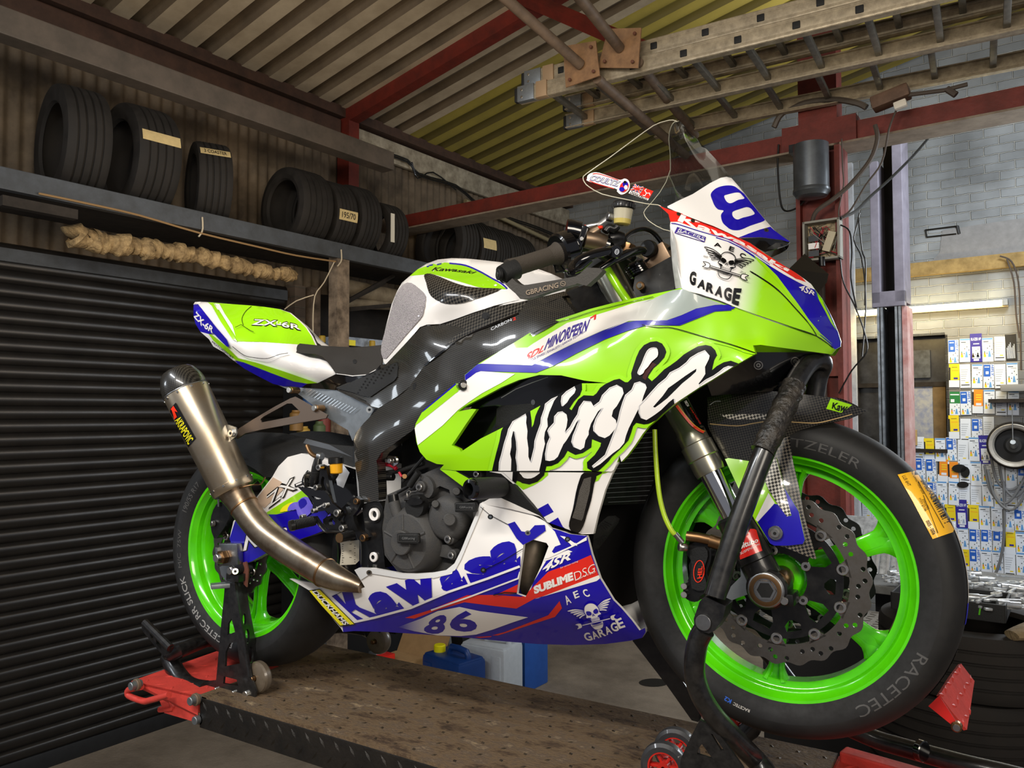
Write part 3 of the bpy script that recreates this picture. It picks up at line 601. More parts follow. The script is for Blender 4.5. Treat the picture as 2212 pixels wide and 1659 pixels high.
# stickers on the clear screen
cz = Z('E',848,492,852,470,880,453,930,452,1050,495,1080,500,1105,492,1130,505,1140,540,1130,575,1100,597,1075,600,1050,578,1040,560,860,512)
P.put([[sm(cz, 3)]], M_white); P.line(smo(Z('E',862,505,900,522,960,540,1030,560)), 1.6, M_red); P.line(smo(Z('E',885,460,930,460,1060,502)), 1.4, M_red)
P.put([text('COULTZ', Z('E',880,464,1078,510), Z('E',862,502,1065,550), .05, .25)], M_purple); P.put([text('COULTZ', Z('E',882,466,1076,512), Z('E',866,500,1062,546), .015, .25)], M_silverv)
P.put([[ell(z1('E',1100,548), 9, 12, 14, .5)]], M_red); P.put([[ell(z1('E',1108,530), 6, 7, 12)]], M_blue); P.put([[ell(z1('E',1085,565), 6, 5, 12)]], M_blue); P.put([[ell(z1('E',1112,552), 4, 5, 10)]], M_white); P.put([[ell(z1('E',1106,516), 3.2, 3, 10)]], M_blackv)
fl = Z('E',1172,530,1300,578,1262,642,1130,592); P.put([[fl]], M_white)
def fq(u, v): return (fl[0][0]*(1-u)*(1-v)+fl[1][0]*u*(1-v)+fl[2][0]*u*v+fl[3][0]*(1-u)*v, fl[0][1]*(1-u)*(1-v)+fl[1][1]*u*(1-v)+fl[2][1]*u*v+fl[3][1]*(1-u)*v)
P.put([[[fq(.5,0),fq(1,0),fq(1,.8),fq(.5,.8)]]], M_red); P.put([[[fq(0,0),fq(.47,0),fq(.47,.62),fq(0,.62)]]], M_purple)
for a, b in (((0,0),(.47,.62)),((0,.62),(.47,0)),((.235,0),(.235,.62)),((0,.31),(.47,.31))): P.line([fq(*a), fq(*b)], 4, M_white); 
for a, b in (((0,0),(.47,.62)),((0,.62),(.47,0)),((.235,0),(.235,.62)),((0,.31),(.47,.31))): P.line([fq(*a), fq(*b)], 1.8, M_red)
for k in range(3):
    a = 2*PI*k/3; c = np.array(fq(.75,.4)); e1 = c + 7*np.array([math.cos(a), math.sin(a)]); e2 = e1 + 5*np.array([math.cos(a+1.4), math.sin(a+1.4)]); P.line([tuple(c), tuple(e1), tuple(e2)], 1.6, M_white)
P.put([text('DOGLYACO', [fq(.06,.68), fq(.94,.82)], [fq(.06,.97), fq(.94,1.0)], .03)], M_blackv)
scr_o = P.done('windscreen', label='clear double-bubble windscreen')
mb = MB(); mb.tube(ed, .0010, M_edge, 8, sub=2); mb.tube([p*np.array([1,-1,1]) for p in ed], .0010, M_edge, 8, sub=2); mb.done('screen_rim', scr_o)
# ---- painted lower half of the screen with the race number -------------
numo = scr_top_paint + Z('BB',690,165,800,310,920,455,1000,545,1060,590,1132,640,1112,640,1060,625,960,612,880,602,690,606,600,562,480,507,330,452,190,397,88,350)
P = Panel(lambda x, y: D_scr(x, y) - .0012, [numo], M_white, 13, mirror=True)
eight = sm(Z('BB',455,240,475,205,520,175,590,160,650,165,690,190,760,250,812,310,850,350,895,410,918,450,900,468,850,485,790,505,720,535,670,543,625,535,590,510,560,480,545,440,545,405,565,375,520,365,490,335,470,290), 3)
h1 = sm(Z('BB',570,250,600,237,660,222,700,222,725,245,742,272,690,283,640,308,610,310,585,290), 3); h2 = sm(Z('BB',638,400,650,380,700,362,760,345,795,355,815,375,830,402,790,420,730,435,690,450,665,445,645,425), 3)
P.put([[eight, h1, h2]], M_blue, 10)
P.put([[Z('BB',690,606,780,570,880,535,965,512,1000,545,1060,590,1135,642,1110,650,960,616,880,604)]], M_blue, 10)
P.put([[ell(z1('BB',930,540), 5.5, 4, 14, .3)]], M_steel); P.put([[ell(z1('BB',930,540), 2.5, 2, 10, .3)]], M_dark)
nb = P.done('number_board', label='white number board carrying a blue 8')
P = Panel(depth([(1595,513,-.095),(1643,513,-.05),(1703,522,0),(1697,530,-.012),(1650,545,-.03),(1622,532,-.06)]), [Z('BB',690,607,880,603,1130,642,1105,668,1000,705,920,730,860,700,780,655)], M_blkg, 10, mirror=True)
P.put([[Z('BB',930,700,1010,650,1110,645,1090,672,1000,705)]], M_plast, 10)
P.done('air_intake_lip')
# ---- nose ---------------------------------------------------------------
D_nose = depth([(1475,622,-.205),(1447,484,-.168),(1450,560,-.188),(1424,444,-.157),(1465,459,-.15),(1539,489,-.122),(1602,521,-.095),(1650,548,-.07),(1696,575,-.042),(1736,602,-.012),(1752,613,-.002),
 (1760,626,0),(1787,666,0),(1810,717,0),(1816,741,0),(1814,748,-.006),(1802,755,-.02),(1784,740,-.04),(1762,725,-.066),(1711,707,-.108),(1655,688,-.142),(1597,668,-.168),(1514,635,-.195),
 (1560,560,-.165),(1600,600,-.15),(1650,620,-.12),(1700,640,-.085),(1720,620,-.058),(1740,680,-.07),(1770,690,-.045),(1530,600,-.183)])
nose = Z('BB',12,330,60,352,105,368,180,388,330,450,480,507,600,562,690,606,790,650,910,735,1000,793,1090,850,1180,905,1250,955,1310,1000,1345,1050,1400,1120,1450,1210,1500,1310,1540,1410,1566,1490,1562,1535,1512,1562,1440,1500,1350,1440,1150,1370,930,1295,700,1215,500,1135,370,1088,230,1058,208,1035,180,900,150,740,122,600,108,500,112,470,95,405)
def nfade(x, y):
    bx, by = (x-1420)*3.95, (y-360)*3.95
    t = (bx*.78 + by*.15 - 660)/190.; t2 = (by - 1130 - (bx-700)*.42)/60.
    return max(0, min(1, t))
P = Panel(D_nose, [nose], M_fade, 10, mirror=True, fade=nfade, off=.0003)
P.put([[Z('BB',500,610,600,640,700,690,780,745,860,800,960,890,1050,985,1130,1100,1200,1195,1260,1285,1320,1370,1390,1440,1480,1520,1512,1562,1562,1535,1566,1490,1540,1410,1480,1270,1420,1160,1345,1050,1310,1000,1250,955,1180,925,1090,870,990,800,880,740,780,680,690,640,600,600,500,560)]], M_blue, 11)
P.put([[Z('BB',820,752,920,830,1020,930,1110,1050,1200,1170,1290,1300,1390,1420,1490,1510,1495,1515,1400,1440,1340,1410,1250,1290,1150,1150,1050,1010,950,900,860,810)]], M_lime, 11)
P.put([[Z('BB',1360,1075,1400,1130,1480,1290,1530,1400,1480,1330,1430,1230,1380,1140)]], M_lime, 8)
P.put([[Z('BB',1345,1050,1310,1000,1250,955,1180,905,1090,850,1000,793,910,737,790,650,690,606,600,562,480,507,330,450,180,388,105,368,60,352,15,332,95,405,112,470,180,490,330,540,500,600,620,640,720,690,830,760,950,840,1080,920,1200,985,1290,1030)]], M_white, 11)
P.put([[Z('BB',15,332,60,352,105,368,180,388,330,450,480,507,600,562,690,606,790,650,910,737,1000,793,1090,850,1180,905,1235,945,1270,985,1180,955,1090,900,960,820,840,745,720,672,600,622,480,580,330,525,180,470,112,470,95,405)]], M_red, 11)
P.put([text('Kawasaki', Z('BB',180,395,330,462,480,522,620,582,760,645,880,725,1000,805,1130,878), Z('BB',172,462,330,530,480,578,620,625,720,665,840,740,960,820,1130,905), .035, .12)], M_white, 10)
for q in ((182,402),(303,460)): P.put([[ell(z1('BB',*q), 5, 4, 12, .5)]], M_brass, 10); P.put([[ell(z1('BB',*q), 2.6, 2, 10, .5)]], M_dark, 10, lay=P.lay+1)
P.line(smo(Z('BB',118,483,180,492,330,540,480,585,600,618,720,680,830,745,960,835)), 1.4, M_blue)
P.line(smo(Z('BB',790,890,880,945,990,1020,1080,1100,1180,1210,1270,1310,1330,1390,1360,1442)), [1]+[2.6]*10+[2.2]*10+[1.4]*8, M_blackv)
P.line(smo(Z('BB',230,1058,500,1135,700,1216,930,1296,1150,1371,1350,1441,1500,1545)), 2.2, M_blackv)
P.put([text('4SR', Z('BB',1215,1000,1300,1035,1345,1075), Z('BB',1205,1045,1270,1080,1340,1100), .02, .2)], M_white, 8)
# racing club sticker
P.put([[Z('BB',170,513,415,600,402,645,145,565)]], M_purple, 9); P.put([[Z('BB',178,550,400,625,396,640,160,565)]], M_white, 9)
P.put([text('RACERS', Z('BB',180,522,405,603), Z('BB',172,548,400,628), .01, .2)], M_silverv, 9); P.line(Z('BB',170,562,250,575,330,605,398,640), 1.6, M_purple)
# garage emblem: winged skull biting a spanner, with lettering
def emblem(P, f, ink, paper, step=9, EW=1.0):
    """f maps emblem units (x right, y down; skull about 0..100) to picture survey points"""
    q = lambda *v: [f(a, b) for a, b in zip(v[::2], v[1::2])]
    for sgn, (wx, wy, tx) in ((-1, (22, 22, -62)), (1, (78, 22, 62))):
        for k in range(5):
            x0, y0 = wx, wy + 4*k; x1 = wx + tx*(1 - .13*k); y1 = wy - 16 + 13*k*.8 + 0
            lp = [(x0, y0), (x0 + (x1-x0)*.5, y0 + (y1-y0)*.5 - 8 + k), (x1, y1 - 2), (x1 - sgn*2, y1 + 4), (x0 + (x1-x0)*.5, y0 + (y1-y0)*.5 + 3), (x0, y0 + 5)]
            lp = sm([f(*t) for t in lp], 3)
            if paper is not None: P.put([[lp]], paper, step)
            P.put(stroke(lp, EW, True), ink, step)
    sk = sm(q(20,30,30,8,50,0,70,8,80,30,78,46,82,56,70,68,68,80,58,84,42,84,32,80,30,68,18,56,22,46), 3)
    if paper is not None: P.put([[sk]], paper, step)
    P.put(stroke(sk, EW*1.4, True), ink, step)
    for s_ in (0, 1):
        ex = lambda x: x if not s_ else 100 - x
        P.put([[sm([f(ex(a), b) for a, b in ((26,36),(30,30),(42,34),(46,42),(42,50),(32,50),(26,45))], 3)]], ink, step)
        P.put([[sm([f(ex(a), b) for a, b in ((22,58),(34,60),(36,66),(28,66))], 2)]], ink, step)
    P.put([[q(50,44,44,58,49,56)]], ink, step); P.put([[q(50,44,56,58,51,56)]], ink, step)
    for k in range(8): P.put(stroke(q(33+5*k,66,33+5*k,77), .8), ink, step)
    jaw = sm(q(24,84,26,100,34,114,50,118,66,114,74,100,76,84,66,90,50,92,34,90), 3)
    if paper is not None: P.put([[jaw]], paper, step)
    P.put(stroke(jaw, EW*1.4, True), ink, step)
    for k in range(8): P.put(stroke(q(31+5.4*k,92,31+5.4*k,102), 1.1), ink, step)
    sp = q(-14,78,114,84,114,90,-14,84); P.put([[sp]], paper if paper is not None else M_white, step); P.put(stroke(sp, EW*1.2, True), ink, step)
    for x, y, d in ((-22,80,-1),(122,87,1)):
        hd = [(x + d*(-12), y - 8), (x, y - 12), (x + d*14, y - 10), (x + d*4, y - 3), (x + d*4, y + 4), (x + d*13, y + 11), (x, y + 12), (x + d*(-12), y + 8)]
        hd = sm([f(*t) for t in hd], 2); P.put([[hd]], paper if paper is not None else M_white, step); P.put(stroke(hd, EW*1.2, True), ink, step)
fN = lambda x, y: z1('BB', 470 + 2.28*x - .42*(y-40) + 15, 700 + .62*x + 1.9*y)
emblem(P, fN, M_blackv, None, EW=1.25)
P.put([text('A', Z('BB',487,640,545,660), Z('BB',482,676,548,690), .02)], M_blackv, 9); P.put([text('E', Z('BB',620,675,662,693), Z('BB',608,712,652,728), .02)], M_blackv, 9); P.put([text('C', Z('BB',715,728,760,752), Z('BB',698,765,745,787), .02)], M_blackv, 9)
P.put([text('EST', Z('BB',398,755,435,767), Z('BB',395,770,432,783), .005)], M_blackv, 9); P.put([text('2010', Z('BB',712,886,755,905), Z('BB',708,900,752,922), .005)], M_blackv, 9)
for ch, (x0, y0, x1, y1, x2, y2, x3, y3) in zip('GARAGE', ((280,885,335,900,325,1015,272,1005),(355,955,420,975,405,1050,338,1030),(425,985,490,1005,478,1085,412,1062),(505,1010,565,1030,552,1118,488,1095),(575,1020,640,1040,628,1150,565,1130),(655,1035,722,1040,692,1185,635,1165))):
    P.put([text(ch, [z1('BB',x0,y0), z1('BB',x1,y1)], [z1('BB',x3,y3), z1('BB',x2,y2)], .05)], M_blackv, 9)
nose_o = P.done('nose_fairing', label='nose fairing, white fading to lime, with a winged skull emblem')
# inner flange of the nose behind the emblem
D_fl = depth([(1446,484,-.168),(1475,622,-.205),(1460,560,-.185),(1448,560,-.16),(1461,623,-.175),(1449,520,-.15)])
P = Panel(depth([(1447,486,-.165),(1475,622,-.203),(1447,560,-.16),(1459,625,-.17),(1455,540,-.18)]), [Z('BB',106,500,116,520,145,610,180,830,215,1040,155,1040,130,860,112,650)], mat('flange_white', '#d9d8d4', .5), 10); P.done('fairing_flange')
# ---- upper side fairing ------------------------------------------------
D_side = depth([(896,925,-.205),(905,975,-.21),(950,1003,-.205),(950,1010,-.2),(1000,800,-.205),(990,905,-.205),(1032,786,-.2),(1088,752,-.19),(1200,705,-.182),(1330,660,-.185),(1468,622,-.2),(1475,624,-.205),
 (1514,635,-.195),(1597,668,-.168),(1655,688,-.142),(1711,707,-.108),(1762,725,-.066),(1802,755,-.02),(1793,762,-.025),(1740,757,-.075),(1690,750,-.13),(1632,747,-.17),(1632,765,-.19),(1595,786,-.2),(1514,832,-.208),(1457,872,-.212),(1400,920,-.215),(1343,990,-.215),
 (1300,1060,-.21),(1270,1017,-.22),(1100,1017,-.216),(1390,702,-.215),(1480,730,-.208),(1300,740,-.215),(1200,790,-.222),(1150,850,-.225),(1250,850,-.232),(1300,800,-.228),(1400,780,-.222),(1500,760,-.212),(1400,860,-.225),(1200,930,-.23),(1080,960,-.224),(1300,930,-.226),(1580,700,-.185),(1440,655,-.205),(1650,725,-.155)])
side = Z('G',50,870,58,835,100,760,118,738,330,560,336,590,352,612,380,600,395,560,392,505,480,432,560,385,660,325,720,290) + Z('E',440,1555,600,1468,700,1438,860,1384,1010,1345,1160,1310,1320,1275,1480,1240) + Z('F',868,868,885,872,1000,920,1200,980,1400,1060,1600,1132,1780,1192,1910,1280,1880,1312,1790,1300,1700,1288,1550,1268,1400,1248,1348,1252,1366,1308,1250,1375) + Z('U',1750,386,1670,432,1400,602,1250,690,1050,822,930,902,855,966,780,1030,700,1108,600,1190,520,1290,420,1440,330,1560,250,1645) + Z('T',1500,1130+150,1440,1430,1412,1450) + Z('G',1340,1165,1215,1160,640,1160,320,1158,222,1148,250,1118,200,1113,130,1083,85,1030,62,965)
side = [p for p in side]
intake = Z('G',302,985,330,945,400,840,470,740,440,737,345,755,390,720,510,660,640,590,760,540,900,505,1050,508,1215,545,1368,561,1185,563,1140,582,1000,652,880,722,810,768,700,832,665,857,500,940,366,1030,355,1010)
P = Panel(D_side, [side, intake], M_lime, 13, mirror=False, skirt=.01, off=.0003)
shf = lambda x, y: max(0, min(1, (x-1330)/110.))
P.put([[Z('G',320,615,395,560,392,505,480,470,500,478,735,498,640,560,510,630,420,690,345,745,300,790,240,850,70,985,50,870,70,830,200,720)]], M_white)           # white sweep by the rear edge
P.put([[Z('G',100,760,118,735,330,555,330,572,200,680,112,752)]], M_blue); P.put([[Z('G',48,850,110,755,330,575,350,615,200,735,70,840)]], M_lime); P.put([[Z('G',72,840,200,738,330,632,420,640,395,560,392,520,480,478,735,498,640,560,510,630,420,690,345,745,240,850,70,985,50,880)]], M_white)
P.put([[Z('G',393,506,480,432,505,428,850,441,1000,358,1150,285,1330,205,1470,150,1600,130,1740,115,1850,90,1940,40,2060,30,2212,25,2212,65,2100,72,1860,168,1640,165,1500,205,1350,262,1160,355,1000,442,880,490,500,480,470,490,395,545)]], M_blue)
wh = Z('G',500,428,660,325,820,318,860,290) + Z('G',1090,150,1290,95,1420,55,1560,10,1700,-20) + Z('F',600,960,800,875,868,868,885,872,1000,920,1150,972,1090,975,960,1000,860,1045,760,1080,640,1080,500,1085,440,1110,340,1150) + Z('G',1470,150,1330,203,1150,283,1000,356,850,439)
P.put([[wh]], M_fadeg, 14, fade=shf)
P.put([[Z('F',640,1082,760,1085,860,1050,960,1005,1090,978,1230,990,1215,1003,1090,1010,960,1060,820,1115,740,1100)]], M_blue)
# sponsor lettering along the white flash
P.put([text('SDL', Z('G',812,360,945,295), Z('G',800,415,925,345), .03, .25)], M_red); P.put([text('MINORFERN', Z('G',950,262,1100,178,1250,122), Z('G',930,340,1090,262,1235,200), .035, .35)], M_purple)
P.put([text('VEHICLE SPARES | EXHAUSTS | GARAGE EQUIPMENT', Z('G',805,412,1000,320,1225,195), Z('G',812,432,1005,338,1225,212), .0, .1)], M_grey if False else M_purple)
P.put([[Z('G',1245,115,1290,88,1285,125,1272,130,1276,106,1250,122)]], M_red)
# seams and cracks
P.line(smo(Z('F',590,1110,700,1128,800,1132,1000,1188,1200,1245,1365,1302)), 1.6, M_blackv); P.line(smo(Z('F',1000,1215,1180,1255,1300,1300,1362,1310)), 1.2, M_halo)
P.line(smo(Z('E',450,1560,600,1488,760,1440,880,1400,1000,1370,1160,1330,1300,1298)), 1.1, M_blackv)
# "Ninja" lettering
blk = Z('T',110,1460,135,1350,160,1250,195,1120,215,1010,250,940,340,870,480,790,800,620,1000,480,1090,480,1092,560,1070,620,1005,690,955,768,978,785,1050,668,1110,622,1215,628,1250,600,1290,540,1345,500,1440,455,1500,443,1560,480,1590,480,1630,440) + Z('U',375,510,400,430,440,310,480,220,540,150,620,110,700,100,770,130,810,190,825,240,800,310,730,390,660,450,600,540,590,565,640,612,700,560,800,460,870,415,960,350,1050,270,1140,215,1230,165,1330,148,1400,165,1450,215,1475,280,1440,340,1420,420,1410,472,1470,420,1560,370,1650,350,1760,390,1670,440,1400,610,930,910,855,965,700,1110,600,1157,540,1166,440,1145,400,1190,370,1290,340,1370,250,1470,130,1580,85,1640) + Z('T',1320,1400,1270,1445,1210,1450,1150,1415,1145,1350,1230,1270,1290,1180,1300,1140,1200,1100,1192,1190,1100,1250,1020,1270,960,1240,935,1225,900,1290,830,1360,760,1390,705,1395,690,1460)
P.put([[Z('T',680,1465,900,1300,960,1235,1100,1260,1195,1180,1300,1130,1150,1340,1140,1465)]], M_white); P.put([[Z('U',865,960,600,1150,460,1150,430,1250,380,1350,250,1490,60,1660) + Z('T',1290,1400,1250,1465,1425,1465,1460,1440) + Z('U',270,1655,440,1450,540,1300,620,1200,800,1040)]], M_white)
P.put(stroke(blk, 17, True), M_halo, 12); P.put([[Z('T',1205,1100,1300,1140,1260,1240,1150,1350,1130,1440,1100,1440,1110,1370,1180,1280,1230,1170)]], M_halo)
P.put([[blk]], M_blackv, 14); P.put([[Z('T',530,795,640,735,610,790,585,850,565,940,548,970,545,900)]], M_halo); P.put([[Z('U',545,470,640,365,700,400,640,450,590,530,560,600,520,570)]], mat('dark_red_vinyl','#3c0f0c',.3,coat=.6))
Wl = []
Wl.append(Z('T',185,1450,190,1350,215,1260,245,1140,275,1050,290,990,340,900,400,860,480,822,490,860,485,920,500,1010,495,1090,510,1200,510,1290,530,1345,545,1290,570,1190,575,1120,600,1040,640,930,645,870,680,770,690,715,760,660,830,630,790,680,765,740,735,810,715,880,720,960,690,1020,680,1090,690,1150,665,1250,650,1340,625,1450,385,1450,385,1390,370,1300,380,1210,375,1130,355,1020,345,1010,325,1090,325,1180,310,1260,325,1320,320,1450))
Wl.append(Z('T',870,740,862,690,870,630,920,580,1010,525,1025,560,1010,600,960,650,930,700,885,742))
Wl.append(Z('T',695,1330,690,1260,710,1150,740,1080,715,1010,730,980,785,920,790,850,830,805,880,797,925,830,935,890,925,960,905,1025,960,965,1000,890,1040,830,1060,750,1110,682,1190,690,1215,738,1280,690,1310,620,1390,540,1470,508,1530,540,1545,600,1510,670,1470,740,1430,785,1415,850,1460,890,1470,960,1430,1015,1390,1060,1340,1088,1270,1065,1215,1010,1212,960,1240,870,1310,757,1265,800,1225,870,1190,930,1165,1010,1165,1050,1130,1110,1115,1190,1075,1217,1000,1185,975,1130,990,1060,1020,990,1058,882,1030,920,990,1000,955,1060,925,1110,890,1155,860,1220,830,1290,790,1325,740,1337))
Wl.append(Z('T',1630,560,1660,490,1720,472,1780,500,1795,540,1760,630,1740,700,1700,780,1650,880,1600,980,1570,1060,1550,1140,1500,1200,1430,1250,1360,1310,1290,1370,1215,1415,1200,1390,1270,1330,1340,1270,1380,1170,1430,1040,1460,960,1480,890,1500,800,1530,700,1560,620))
Wl.append(Z('U',470,920,560,830,620,760,720,650,820,570,870,500,990,440,1080,370,1130,310,1230,250,1320,215,1380,285,1370,330,1320,430,1325,520,1280,590,1240,640,1245,672,1400,602,1250,690,1050,822,930,902,918,835,860,880,760,980,680,1040,620,1080,570,1110,500,1085,470,1020,468,950))
Wl.append(Z('U',1242,658,1330,590,1430,540,1500,490,1560,440,1620,416,1690,425,1400,610,1250,700)); Wl.append(sm(Z('U',455,500,480,440,510,380,540,300,580,220,630,185,700,185,720,240,710,300,640,360,590,430,550,470,530,510,490,535,465,525), 2))
slit = Z('U',655,942,700,890,780,800,850,700,950,630,1060,550,1150,490,1212,452,1205,490,1130,560,1030,640,930,740,840,830,750,900,680,950)
for i, w in enumerate(Wl):
    sol = [w, slit] if i == 4 else [w]
    P.put([sol], M_white, 14)
    dx, dy = 1.9, 1.3
    P.put(stroke([(x+dx, y+dy) for x, y in w], 1.5, True), M_grey, 14, clip=[[side, intake], sol])
P.put([[ell(z1('G',382,575), 4.5, 6, 14)]], M_alu, 8)
sf = P.done('side_fairing', label='lime and white side fairing lettered Ninja')
# bracket bolt tab at the rear edge
mb = MB(); mb.cyl(B(1001,832,-.2), B(1001,832,-.212), .011, M_blk, 18); mb.cyl(B(1001,832,-.212), B(1001,832,-.217), .006, M_steel, 14); mb.done('fairing_screw', sf)
# mirrored left-hand side fairing shell (seen only through gaps)
P = Panel(D_side, [side, intake], M_lime, 30, skirt=0); P.v = [np.array([p[0], -p[1], p[2]]) for p in P.v]; P.f = [tuple(reversed(t)) for t in P.f]; P.done('side_fairing', label='left side fairing')
# black intake duct seen through the side opening
D_in = depth([(980,960,-.15),(1060,900,-.165),(1100,830,-.18),(1180,810,-.195),(1300,830,-.2),(1090,920,-.17),(1000,1000,-.14),(1230,850,-.19)])
P = Panel(D_in, [Z('G',250,1100,300,960,440,720,330,740,400,690,640,560,900,480,1230,520,1400,565,1190,600,1000,690,680,900,420,1060)], M_blkg, 14)
P.put([[Z('G',610,735,640,715,845,700,880,735,660,870,600,900)]], M_plast, 12)
P.line(Z('G',640,662,740,602,860,555,960,520), 1.5, M_grey); P.put([[ell(z1('G',858,692), 4.5, 6, 14)]], M_alu, 8); P.done('intake_duct')
# ---- lower middle panel with the vent slot -------------------------------
D_low = depth([(1085,1018,-.216),(1100,1020,-.216),(1262,1018,-.222),(1318,1022,-.212),(1300,1060,-.208),(1282,1150,-.192),(1267,1154,-.192),(1200,1128,-.208),(1180,1125,-.2),(1130,1060,-.2),(1230,1080,-.215),(1255,1146,-.2)])
low = Z('G',560,1166,1215,1172,1290,1172,1330,1160,1440,1100,1395,1185,1350,1290,1300,1460,1270,1590,1190,1592,1110,1565,955,1510,830,1370,735,1260,640,1180)
P = Panel(D_low, [low], M_white, 13, skirt=.008)
P.put([[Z('G',715,1170,730,1240,790,1290,860,1260,920,1225,960,1190,960,1168)]], M_halo); P.put([[Z('G',640,1168,715,1168,732,1200,740,1225,780,1238,840,1235,900,1200,930,1168,985,1168,720,1168)]], M_blackv, 10)
P.put([[Z('T',340,1440,330,1545,370,1580,390,1540,440,1575,520,1590,610,1560,680,1490,690,1440)]], M_blackv, 10); P.put([[Z('T',225,1450,340,1450,334,1550)]], M_white, 10); P.put([[sm(Z('T',420,1448,630,1448,605,1490,540,1525,465,1522,435,1490), 2)]], M_white, 10)
P.put([[Z('T',1280,1445,1400,1450,1310,1480,1270,1550,1215,1570,1240,1500)]], M_halo, 10); P.put([[Z('T',1130,1440,1300,1440,1310,1470,1250,1500,1200,1500)]], M_blackv, 10)
P.put([[sm(Z('G',1205,1172,1290,1180,1275,1250,1255,1360,1225,1460,1200,1540,1160,1590,1110,1560,1105,1510,1130,1420,1150,1310,1175,1220), 2)]], M_blkg, 10); P.put([[Z('G',1205,1215,1255,1200,1245,1300,1200,1480,1190,1500,1125,1480,1150,1400,1175,1290)]], mat('vent_mesh_grey','#5a554f',.6,metal=.5,bump=.5,bscale=900), 10)
P.put([[Z('G',890,1420,960,1382,998,1440,930,1475)]], M_blue, 10); P.put([[Z('G',960,1520,1028,1478,1060,1540,1110,1580,1030,1556)]], M_blue, 10)
P.line(Z('T',0,1441,300,1441,640,1440,1100,1440,1250,1448), 2.2, M_blackv)
P.done('lower_side_panel', label='white panel with a dark vent slot')
# green and white wedge ahead of the clutch cover
P = Panel(depth([(950,1015,-.2),(1020,1040,-.205),(1005,1060,-.2),(1100,1100,-.205),(1180,1128,-.2),(1050,1088,-.2)]), [Z('G',222,1150,330,1162,450,1230,500,1260,720,1250,735,1262,830,1372,958,1512,900,1470,700,1420,500,1385,420,1300,395,1285)], M_plast, 10, skirt=.01)
P.put([[Z('G',222,1150,330,1162,450,1230,445,1275,400,1283)]], M_lime, 9); P.put([[Z('G',400,1283,445,1275,430,1325)]], M_white, 9); P.put([[Z('G',490,1388,560,1350,640,1345,760,1400,900,1465,956,1510,900,1480,700,1420)]], M_white, 9)
P.done('fairing_wedge')
# ---- belly pan -------------------------------------------------------------
D_bel = depth([(625,1250,-.15),(745,1275,-.165),(765,1230,-.195),(850,1235,-.2),(960,1230,-.2),(1000,1180,-.2),(1038,1088,-.2),(1085,1080,-.2),(1180,1130,-.2),(1267,1157,-.192),(1290,1245,-.172),(1325,1300,-.145),(1345,1315,-.125),(1383,1366,-.09),(1360,1388,-.075),(1234,1392,-.09),(1100,1385,-.1),(950,1372,-.11),(840,1365,-.12),(745,1363,-.125),
 (670,1285,-.15),(800,1300,-.172),(950,1290,-.195),(1100,1250,-.208),(1050,1180,-.21),(1200,1220,-.205),(1150,1320,-.172),(1250,1300,-.175),(1300,1350,-.135),(1000,1340,-.155)])
bel = Z('H',15,692,80,705,150,716,340,758,440,752,465,742,440,700,402,640,430,626,520,630,600,645,680,660,770,662,870,655,950,640,1000,600,1040,520,1080,420,1130,300,1152,243,1200,215,1290,222,1400,280,1540,350,1575,390,1660,412,1690,425,1790,434,1797,455,1820,545,1870,690,1950,820,2000,870,2060,940,2105,1000,2138,985,2142,1010,2120,1045,2050,1062,1900,1082,1700,1088,1500,1082,1300,1066,1100,1046,900,1030,600,1010,400,1004,335,1010,320,985,230,880,130,760)
cut = Z('H',1412,488,1470,458,1550,478,1562,498,1520,610,1470,718,1425,800,1372,782,1385,690,1398,600)
P = Panel(D_bel, [bel, cut], M_white, 13, skirt=.008, off=.00028)
# rolled lip along the engine opening
P.put([[Z('H',402,640,430,626,520,630,600,645,680,660,770,662,870,655,950,640,1000,600,1040,520,1080,420,1130,300,1155,243,1170,260,1130,350,1080,470,1040,570,1000,640,950,662,870,680,770,690,680,685,600,665,500,655,430,660)]], mat('lip_white','#dcdcdc',.45,coat=.3))
# blue field and stripes
P.put([[Z('H',330,962,500,925,730,862,960,768,1395,610,1385,690,1380,780,1440,800,1470,715,1600,500,1790,432,1800,455,1822,550,1870,690,1950,820,2010,880,2060,940,2105,1000,2138,985,2142,1010,2120,1045,2050,1062,1900,1082,1700,1088,1500,1082,1300,1066,1100,1046,900,1030,600,1010,400,1004,335,1010)]], M_blue)
P.put([[Z('H',705,925,850,880,1075,790,1240,788,1270,790,1400,800,1420,790,1470,740,1560,650,1700,600,1815,550,1868,690,1850,705,1480,810,1370,870,1240,855,1060,832,900,878,760,930)]], M_red)
P.put([[Z('H',1260,782,1380,725,1378,778,1330,784)]], M_red)
P.put([[Z('H',1500,808,1600,770,1868,668,1868,690,1850,705,1480,812)]], M_white); P.put([[Z('H',1225,1030,1300,1010,1560,910,1628,825,1642,868,1600,920,1460,965,1300,1018,1260,1030)]], M_red); P.put([[Z('H',1120,1040,1225,1034,1215,1040,1150,1045)]], M_red)
dia = Z('H',660,980,800,930,900,885,1030,860,1150,885,1440,922,1340,955,1230,995,1130,1025,1040,1034,900,1030,760,1005)
P.put([[dia]], M_fadeb, 12, fade=lambda x, y: max(0, min(1, (935-x)/70.)))
P.put([text('8', Z('H',865,922,962,898), Z('H',800,1014,935,1028), .04, .0)], M_blue, 9); P.put([text('6', Z('H',980,888,1120,880), Z('H',968,1005,1142,1012), .04, .0)], M_blue, 9)
